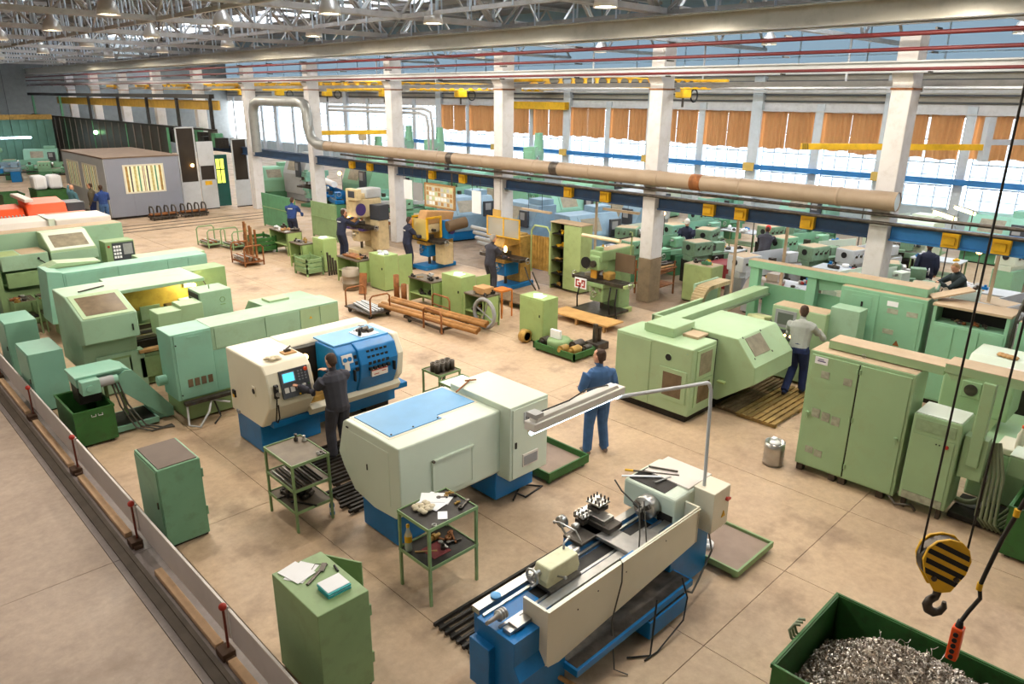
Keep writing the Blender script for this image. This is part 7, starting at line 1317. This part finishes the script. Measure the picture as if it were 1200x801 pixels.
for i, (x, n) in enumerate(((12.0, 'left'), (13.4, 'right'))):
    t = W('hoop_rack', n+' low brown rack of bent pipes in front of the office', 'rack', (x, 35.3, 0)); bx('frame', DSTEEL, t, x-.6, x+.6, 35.0, 35.6, .1, .18, 0)
    for k in range(4): xx = x-.5+.33*k; MB().tube([(xx, 35.05, 0), (xx, 35.05, .5), (xx, 35.15, .6), (xx, 35.45, .6), (xx, 35.55, .5), (xx, 35.55, 0)], .035, 8).build('hoop', DSTEEL, t)
    for k in range(3): cy('pipe', RUST, t, (x-.6, 35.15+.12*k, .25), (x+.6, 35.15+.12*k, .25), .05, 8)
for y, lab in ((33.4, 'nearer'), (32.6, 'front'), (34.2, 'farther')): lone(MB().box(6, 16.4, y, y+.07, 0, .015).build('floor_strip', DSTEEL), lab+' steel rail set in the floor before the container office', 'rail', 'floor rails before the office')
# ================================================================ people: one continuous skinned body each
import numpy as np
def loft(b, pts, rad, f=None, n=12):
    """rings along pts; rad: (across, along-f) per point; closed with caps"""
    pts = [Vector(p) for p in pts]; k = len(pts); v = []
    f = Vector(f) if f is not None else None
    for i, p in enumerate(pts):
        d = (pts[min(k-1, i+1)]-pts[max(0, i-1)]).normalized()
        a = d.orthogonal() if f is None else f - d*f.dot(d)
        a.normalize(); s_ = d.cross(a)
        r0, r1 = rad[i] if isinstance(rad[i], tuple) else (rad[i], rad[i])
        v += [p + s_*(r0*math.cos(2*PI*j/n)) + a*(r1*math.sin(2*PI*j/n)) for j in range(n)]
    fc = [(i*n+j, i*n+(j+1) % n, (i+1)*n+(j+1) % n, (i+1)*n+j) for i in range(k-1) for j in range(n)]
    fc += [tuple(reversed(range(n))), tuple(range((k-1)*n, k*n))]
    b.add(v, fc)
SKIN = mat('skin', (206, 152, 122), .5, var=.05); HAIRB = mat('brown_hair', (66, 46, 34), .7, var=.2, scale=30); HAIRG = mat('grey_hair', (150, 144, 136), .7, var=.1); SHOE = mat('dark_shoe', (40, 36, 34), .6, var=.1)
DENIM = mat('denim_blue', (64, 98, 142), .85, var=.15, scale=8); NAVYC = mat('navy_overall', (38, 44, 66), .85, var=.12, scale=8); CHAR = mat('charcoal_overall', (58, 58, 68), .85, var=.12, scale=8); GSHIRT = mat('grey_shirt', (152, 156, 150), .85, var=.08, scale=8); DBLUE = mat('dark_blue_trousers', (28, 42, 84), .85, var=.12, scale=8); BLUEJ = mat('blue_jacket', (40, 66, 124), .85, var=.12, scale=8); TEALS = mat('teal_shirt', (70, 110, 120), .85, var=.1); OLIVE = mat('olive_jacket', (92, 84, 66), .85, var=.1); WHITEC = mat('white_cap', (226, 224, 216), .8, var=.03); REDC = mat('red_cap', (206, 46, 44), .7, var=.05)
def person(label, loc, rz, top, pants, hair=HAIRB, lean=.05, side=0, arms=None, legs=None, hat=None, vox=.012, shoe=SHOE, bald=False, head_pitch=.1, head_yaw=0., hgt=1.0, stripe=None, fine=True):
    """local frame: facing +x, left = +y, feet at z = 0"""
    P = []   # (points, radii, material index, front)
    L = lean; up = Vector((math.sin(L), side, math.cos(L))).normalized(); fw = Vector((math.cos(L), 0, -math.sin(L))); lf = Vector((0, 1, 0))
    pel = Vector((-.02-.35*math.sin(L), 0, .93)); S_ = lambda a, b, c: pel+fw*a+lf*b+up*c
    P.append(([S_(0, 0, -.1), S_(0, 0, -.02), S_(0, 0, .08)], [(.165, .125), (.19, .145), (.18, .14)], 1, fw))
    P.append(([S_(0, 0, .02), S_(.01, 0, .15), S_(.015, 0, .3), S_(.0, 0, .42), S_(-.005, 0, .5), S_(0, 0, .545)], [(.185, .145), (.185, .145), (.205, .15), (.22, .14), (.175, .11), (.075, .075)], 0, fw))
    nk = S_(.0, 0, .52); hd = S_(.02, 0, .70)
    hp = L*.5+head_pitch; hu = Vector((math.sin(hp), side, math.cos(hp))).normalized(); hf = Vector((math.cos(hp)*math.cos(head_yaw), math.sin(head_yaw), -math.sin(hp))).normalized(); hl = hu.cross(hf)
    P.append(([nk, nk+(hd-nk)*.7], [.058, .055], 2, fw))
    hc = hd; H_ = lambda a, b, c: hc+hf*a+hl*b+hu*c
    P.append(([H_(.0, 0, -.12), H_(.025, 0, -.10), H_(.015, 0, -.05), H_(.005, 0, .01), H_(0, 0, .07), H_(-.005, 0, .105), H_(-.005, 0, .12)], [(.03, .035), (.052, .062), (.068, .085), (.075, .096), (.07, .09), (.045, .06), (.012, .018)], 2, hf))
    P.append(([H_(.085, 0, .015), H_(.112, 0, -.03), H_(.092, 0, -.038)], [.01, .016, .01], 2, None))
    P.append(([H_(.07, -.025, -.068), H_(.092, 0, -.066), H_(.07, .025, -.068)], [.008, .011, .008], 5, None))
    for s_ in (-1, 1): P.append(([H_(0, s_*.076, -.03), H_(-.005, s_*.084, .02)], [(.01, .016), (.01, .02)], 2, hf))
    if not bald: P.append(([H_(-.045, 0, -.06), H_(-.035, 0, -.0), H_(-.018, 0, .06), H_(-.008, 0, .105), H_(-.008, 0, .128)], [(.062, .055), (.078, .078), (.079, .096), (.06, .078), (.015, .02)], 3, hf))
    if hat is not None: P.append(([H_(-.005, 0, .045), H_(-.005, 0, .09), H_(-.005, 0, .135), H_(-.005, 0, .15)], [(.09, .112), (.088, .108), (.06, .075), (.02, .025)], 6, hf)); P.append(([H_(.06, 0, .06), H_(.14, 0, .045)], [(.07, .012), (.05, .008)], 6, hu))
    arms = arms or {}; legs = legs or {}
    for s_, k in ((1, 'l'), (-1, 'r')):
        sh = S_(.0, s_*.2, .43); el, wr = arms.get(k, (S_(-.03, s_*.26, .16), S_(.06, s_*.25, -.08))); el = Vector(el); wr = Vector(wr)
        P.append(([S_(0, s_*.1, .47), sh, sh+(el-sh)*.5, el, el+(wr-el)*.45, wr], [.085, .09, .076, .066, .06, .048], 0, None))
        d = (wr-el).normalized(); pl = wr+d*.04; sd = d.cross(Vector((0, 0, 1)) if abs(d.z) < .9 else Vector((1, 0, 0))).normalized(); nn = sd.cross(d)
        kn = wr+d*.1; P.append(([wr-d*.02, pl, kn], [(.028, .022), (.043, .02), (.042, .016)], 2, nn))
        if fine:
            for q, (o_, ln) in enumerate(((-.032, .06), (-.011, .07), (.011, .066), (.032, .052))):
                b0 = kn+sd*o_-d*.01; b1 = b0+d*ln*.6-nn*.008; b2 = b1+d*ln*.4-nn*.03; P.append(([b0, b1, b2], [.0105, .0095, .008], 2, None))
            tb0 = wr+d*.035-sd*.03*s_; P.append(([tb0, tb0+d*.03-sd*.028*s_, tb0+d*.065-sd*.032*s_-nn*.01], [.014, .012, .009], 2, None))
        hip = pel+Vector((0, s_*.095, -.03)); kne, an = legs.get(k, (Vector((.02, s_*.11, .5)), Vector((-.02, s_*.12, .09)))); kne = Vector(kne); an = Vector(an)
        P.append(([hip, hip+(kne-hip)*.5, kne, kne+(an-kne)*.35, kne+(an-kne)*.8, an], [(.11, .115), (.1, .105), (.082, .086), (.08, .086), (.074, .08), (.076, .082)], 1, Vector((1, 0, 0))))
        z0 = an.z-.09; P.append(([an+Vector((-.07, 0, -.045)), an+Vector((0, 0, -.035)), an+Vector((.09, s_*.01, -.05)), an+Vector((.19, s_*.02, -.06))], [(.036, .04), (.042, .05), (.046, .036), (.03, .02)], 4, Vector((0, 0, 1))))
    b = MB(); segs = []
    for pts, rad, mi, f in P:
        loft(b, pts, rad, f)
        for i in range(len(pts)-1):
            r0 = sum(rad[i])/2 if isinstance(rad[i], tuple) else rad[i]; r1 = sum(rad[i+1])/2 if isinstance(rad[i+1], tuple) else rad[i+1]
            segs.append((tuple(pts[i]), tuple(pts[i+1]), r0, r1, mi))
    me = b.mesh('person_raw', SKIN); o = bpy.data.objects.new('person', me); C.objects.link(o)
    rm = o.modifiers.new('r', 'REMESH'); rm.mode = 'VOXEL'; rm.voxel_size = vox; sm = o.modifiers.new('s', 'SMOOTH'); sm.factor = .5; sm.iterations = 3 if vox < .015 else 1
    dg = bpy.context.evaluated_depsgraph_get(); me2 = bpy.data.meshes.new_from_object(o.evaluated_get(dg)); me2.name = 'person'
    o.modifiers.clear(); o.data = me2; bpy.data.meshes.remove(me)
    me2.materials.clear()
    for m_ in (top, pants, SKIN, hair, shoe, mat('lips', (170, 96, 84), .5, var=.05), hat or hair, stripe or top): me2.materials.append(m_)
    n = len(me2.polygons); ct = np.empty(n*3); me2.polygons.foreach_get('center', ct); ct = ct.reshape(n, 3)
    best = np.full(n, 1e9); idx = np.zeros(n, int)
    for a, c, r0, r1, mi in segs:
        a = np.array(a); ab = np.array(c)-a; tt = np.clip(((ct-a)@ab)/max(1e-9, ab@ab), 0, 1); dd = np.linalg.norm(ct-(a+tt[:, None]*ab), axis=1)/(r0+(r1-r0)*tt)
        # the hand, head and shoe lie outside the cloth there
        q = dd < best; best[q] = dd[q]; idx[q] = mi
    # hairline: the face stays skin
    rel = ct-np.array(hc); ff = rel@np.array(hf); uu = rel@np.array(hu)
    face = (idx == 3) & (ff > .035) & (uu < .062); idx[face] = 2
    me2.polygons.foreach_set('material_index', idx.astype(np.int32)); me2.polygons.foreach_set('use_smooth', np.ones(n, bool)); me2.update()
    o.location = loc; o.rotation_euler.z = rz; o.scale = (hgt,)*3
    tag(o, label, 'person')
    for s_ in (-1, 1):
        e = MB().ball(H_(.083, s_*.03, .012), .011, 8).build('eye', mat('eye', (40, 34, 32), .2, var=0), o)
    if stripe: MB().add([S_(-.137, -.1, .36), S_(-.137, .1, .36), S_(-.14, .1, .4), S_(-.14, -.1, .4)], [(0, 1, 2, 3)]).build('reflective_strip', stripe, o)
    return o
PAPERC = mat('reflective_cloth', (206, 206, 206), .5)
A = lambda *p: p
# operator at the cream lathe: faces +y, right arm reaches left to the panel
person('man in charcoal overalls operating the cream CNC lathe, hand on its panel', (5.34, 9.36, 0), PI/2-.0, CHAR, CHAR, HAIRB, .12, 0, {'l': (A(.24, .24, 1.1), A(.36, .4, 1.22)), 'r': (A(.2, -.3, 1.22), A(.46, -.16, 1.3))}, None, None, .009, head_pitch=.35, head_yaw=.1, hgt=1.0)
person('man in blue denim workwear seen from behind, standing in the middle of the floor', (8.44, 6.62, 0), 1.12, DENIM, DENIM, HAIRB, .0, 0, {'l': (A(-.02, .285, 1.13), A(.2, .2, 1.08)), 'r': (A(-.02, -.285, 1.13), A(.2, -.14, 1.1))}, {'l': (A(.02, .12, .5), A(-.02, .15, .09)), 'r': (A(.03, -.12, .5), A(.0, -.16, .09))}, None, .009, mat('tan_shoe', (120, 104, 92), .6), head_yaw=.5, hgt=1.02)
person('man in grey shirt and dark blue trousers leaning at the mint console', (13.1, 5.45, .09), .15, GSHIRT, DBLUE, HAIRB, .22, .06, {'l': (A(.22, .32, 1.1), A(.42, .12, 1.15)), 'r': (A(.2, -.34, 1.12), A(.4, -.2, 1.18))}, {'l': (A(.1, .1, .5), A(-.32, .1, .12)), 'r': (A(.06, -.1, .5), A(.04, -.12, .09))}, None, .011, head_yaw=.4)
person('worker in dark grey jacket at the blue mill with the wire-glass guard', (14.1, 15.2, 0), -.1, CHAR, CHAR, HAIRG, .15, 0, {'l': (A(.22, .28, 1.1), A(.42, .16, 1.05)), 'r': (A(.22, -.28, 1.1), A(.42, -.16, 1.05))}, None, None, .014, head_pitch=.3, bald=False)
person('worker with pale shoulder strip at the blue mill with the yellow guard', (14.2, 19.35, 0), -.2, NAVYC, NAVYC, HAIRB, .12, 0, {'l': (A(.22, .28, 1.1), A(.44, .2, 1.1)), 'r': (A(.2, -.3, 1.12), A(.42, -.2, 1.1))}, None, None, .014, head_pitch=.25, stripe=PAPERC)
person('worker in navy overalls reaching to the cream and purple mill', (13.5, 22.25, 0), .1, NAVYC, NAVYC, HAIRB, .2, 0, {'l': (A(.34, .26, 1.3), A(.6, .16, 1.36)), 'r': (A(.32, -.28, 1.2), A(.58, -.18, 1.28))}, None, None, .014, stripe=PAPERC)
person('worker in dark blue overalls with white back strip before the green partitions', (13.7, 26.2, 0), .6, BLUEJ, NAVYC, HAIRB, .18, 0, {'l': (A(.2, .3, 1.1), A(.4, .3, 1.0)), 'r': (A(.2, -.3, 1.1), A(.4, -.2, 1.0))}, None, None, .016, head_pitch=.4, stripe=PAPERC, fine=False)
person('bald man in teal shirt pointing at the container office', (8.6, 36.0, 0), .35, TEALS, NAVYC, HAIRB, .0, 0, {'l': (A(.1, .4, 1.5), A(.25, .55, 1.66)), 'r': (A(0, -.28, 1.12), A(.1, -.24, .9))}, None, None, .018, bald=True, fine=False)
person('man in olive jacket listening beside the container office', (9.35, 36.1, 0), 2.6, OLIVE, DBLUE, HAIRB, .0, vox=.018, fine=False)
person('man in blue jacket and jeans with his back turned, at the office corner', (9.5, 35.1, 0), 1.6, BLUEJ, DENIM, HAIRB, .05, 0, {'l': (A(.1, .28, 1.12), A(.22, .1, 1.1)), 'r': (A(.1, -.28, 1.12), A(.22, -.1, 1.1))}, None, None, .018, fine=False)
person('worker in white cap and navy overalls in the window bay near the yellow-footed column', (20.9, 13.0, 0), -2.8, NAVYC, NAVYC, HAIRG, .2, 0, {'l': (A(.22, .28, 1.1), A(.42, .2, 1.0)), 'r': (A(.22, -.28, 1.1), A(.42, -.2, 1.0))}, None, WHITEC, .016, head_pitch=.3, fine=False)
person('worker in red cap and grey overalls bending over in the window bay', (21.9, 10.7, 0), .3, CHAR, CHAR, HAIRB, .5, 0, {'l': (A(.42, .26, 1.05), A(.6, .2, .9)), 'r': (A(.42, -.26, 1.05), A(.6, -.2, .9))}, None, REDC, .016, head_pitch=.4, fine=False)
person('fair-haired worker in dark shirt bowed over a grey lathe at the right', (20.3, 4.75, 0), 2.4, mat('black_green_shirt', (36, 48, 50), .85), NAVYC, mat('fair_hair', (150, 118, 76), .7, var=.2), .4, 0, {'l': (A(.36, .24, 1.12), A(.5, .06, 1.2)), 'r': (A(.36, -.24, 1.12), A(.5, -.08, 1.15))}, None, None, .016, head_pitch=.5, fine=False)
person('worker in navy overalls half hidden behind the blue beam at the right', (22.4, 6.1, 0), .4, NAVYC, NAVYC, HAIRB, .05, vox=.016, fine=False)
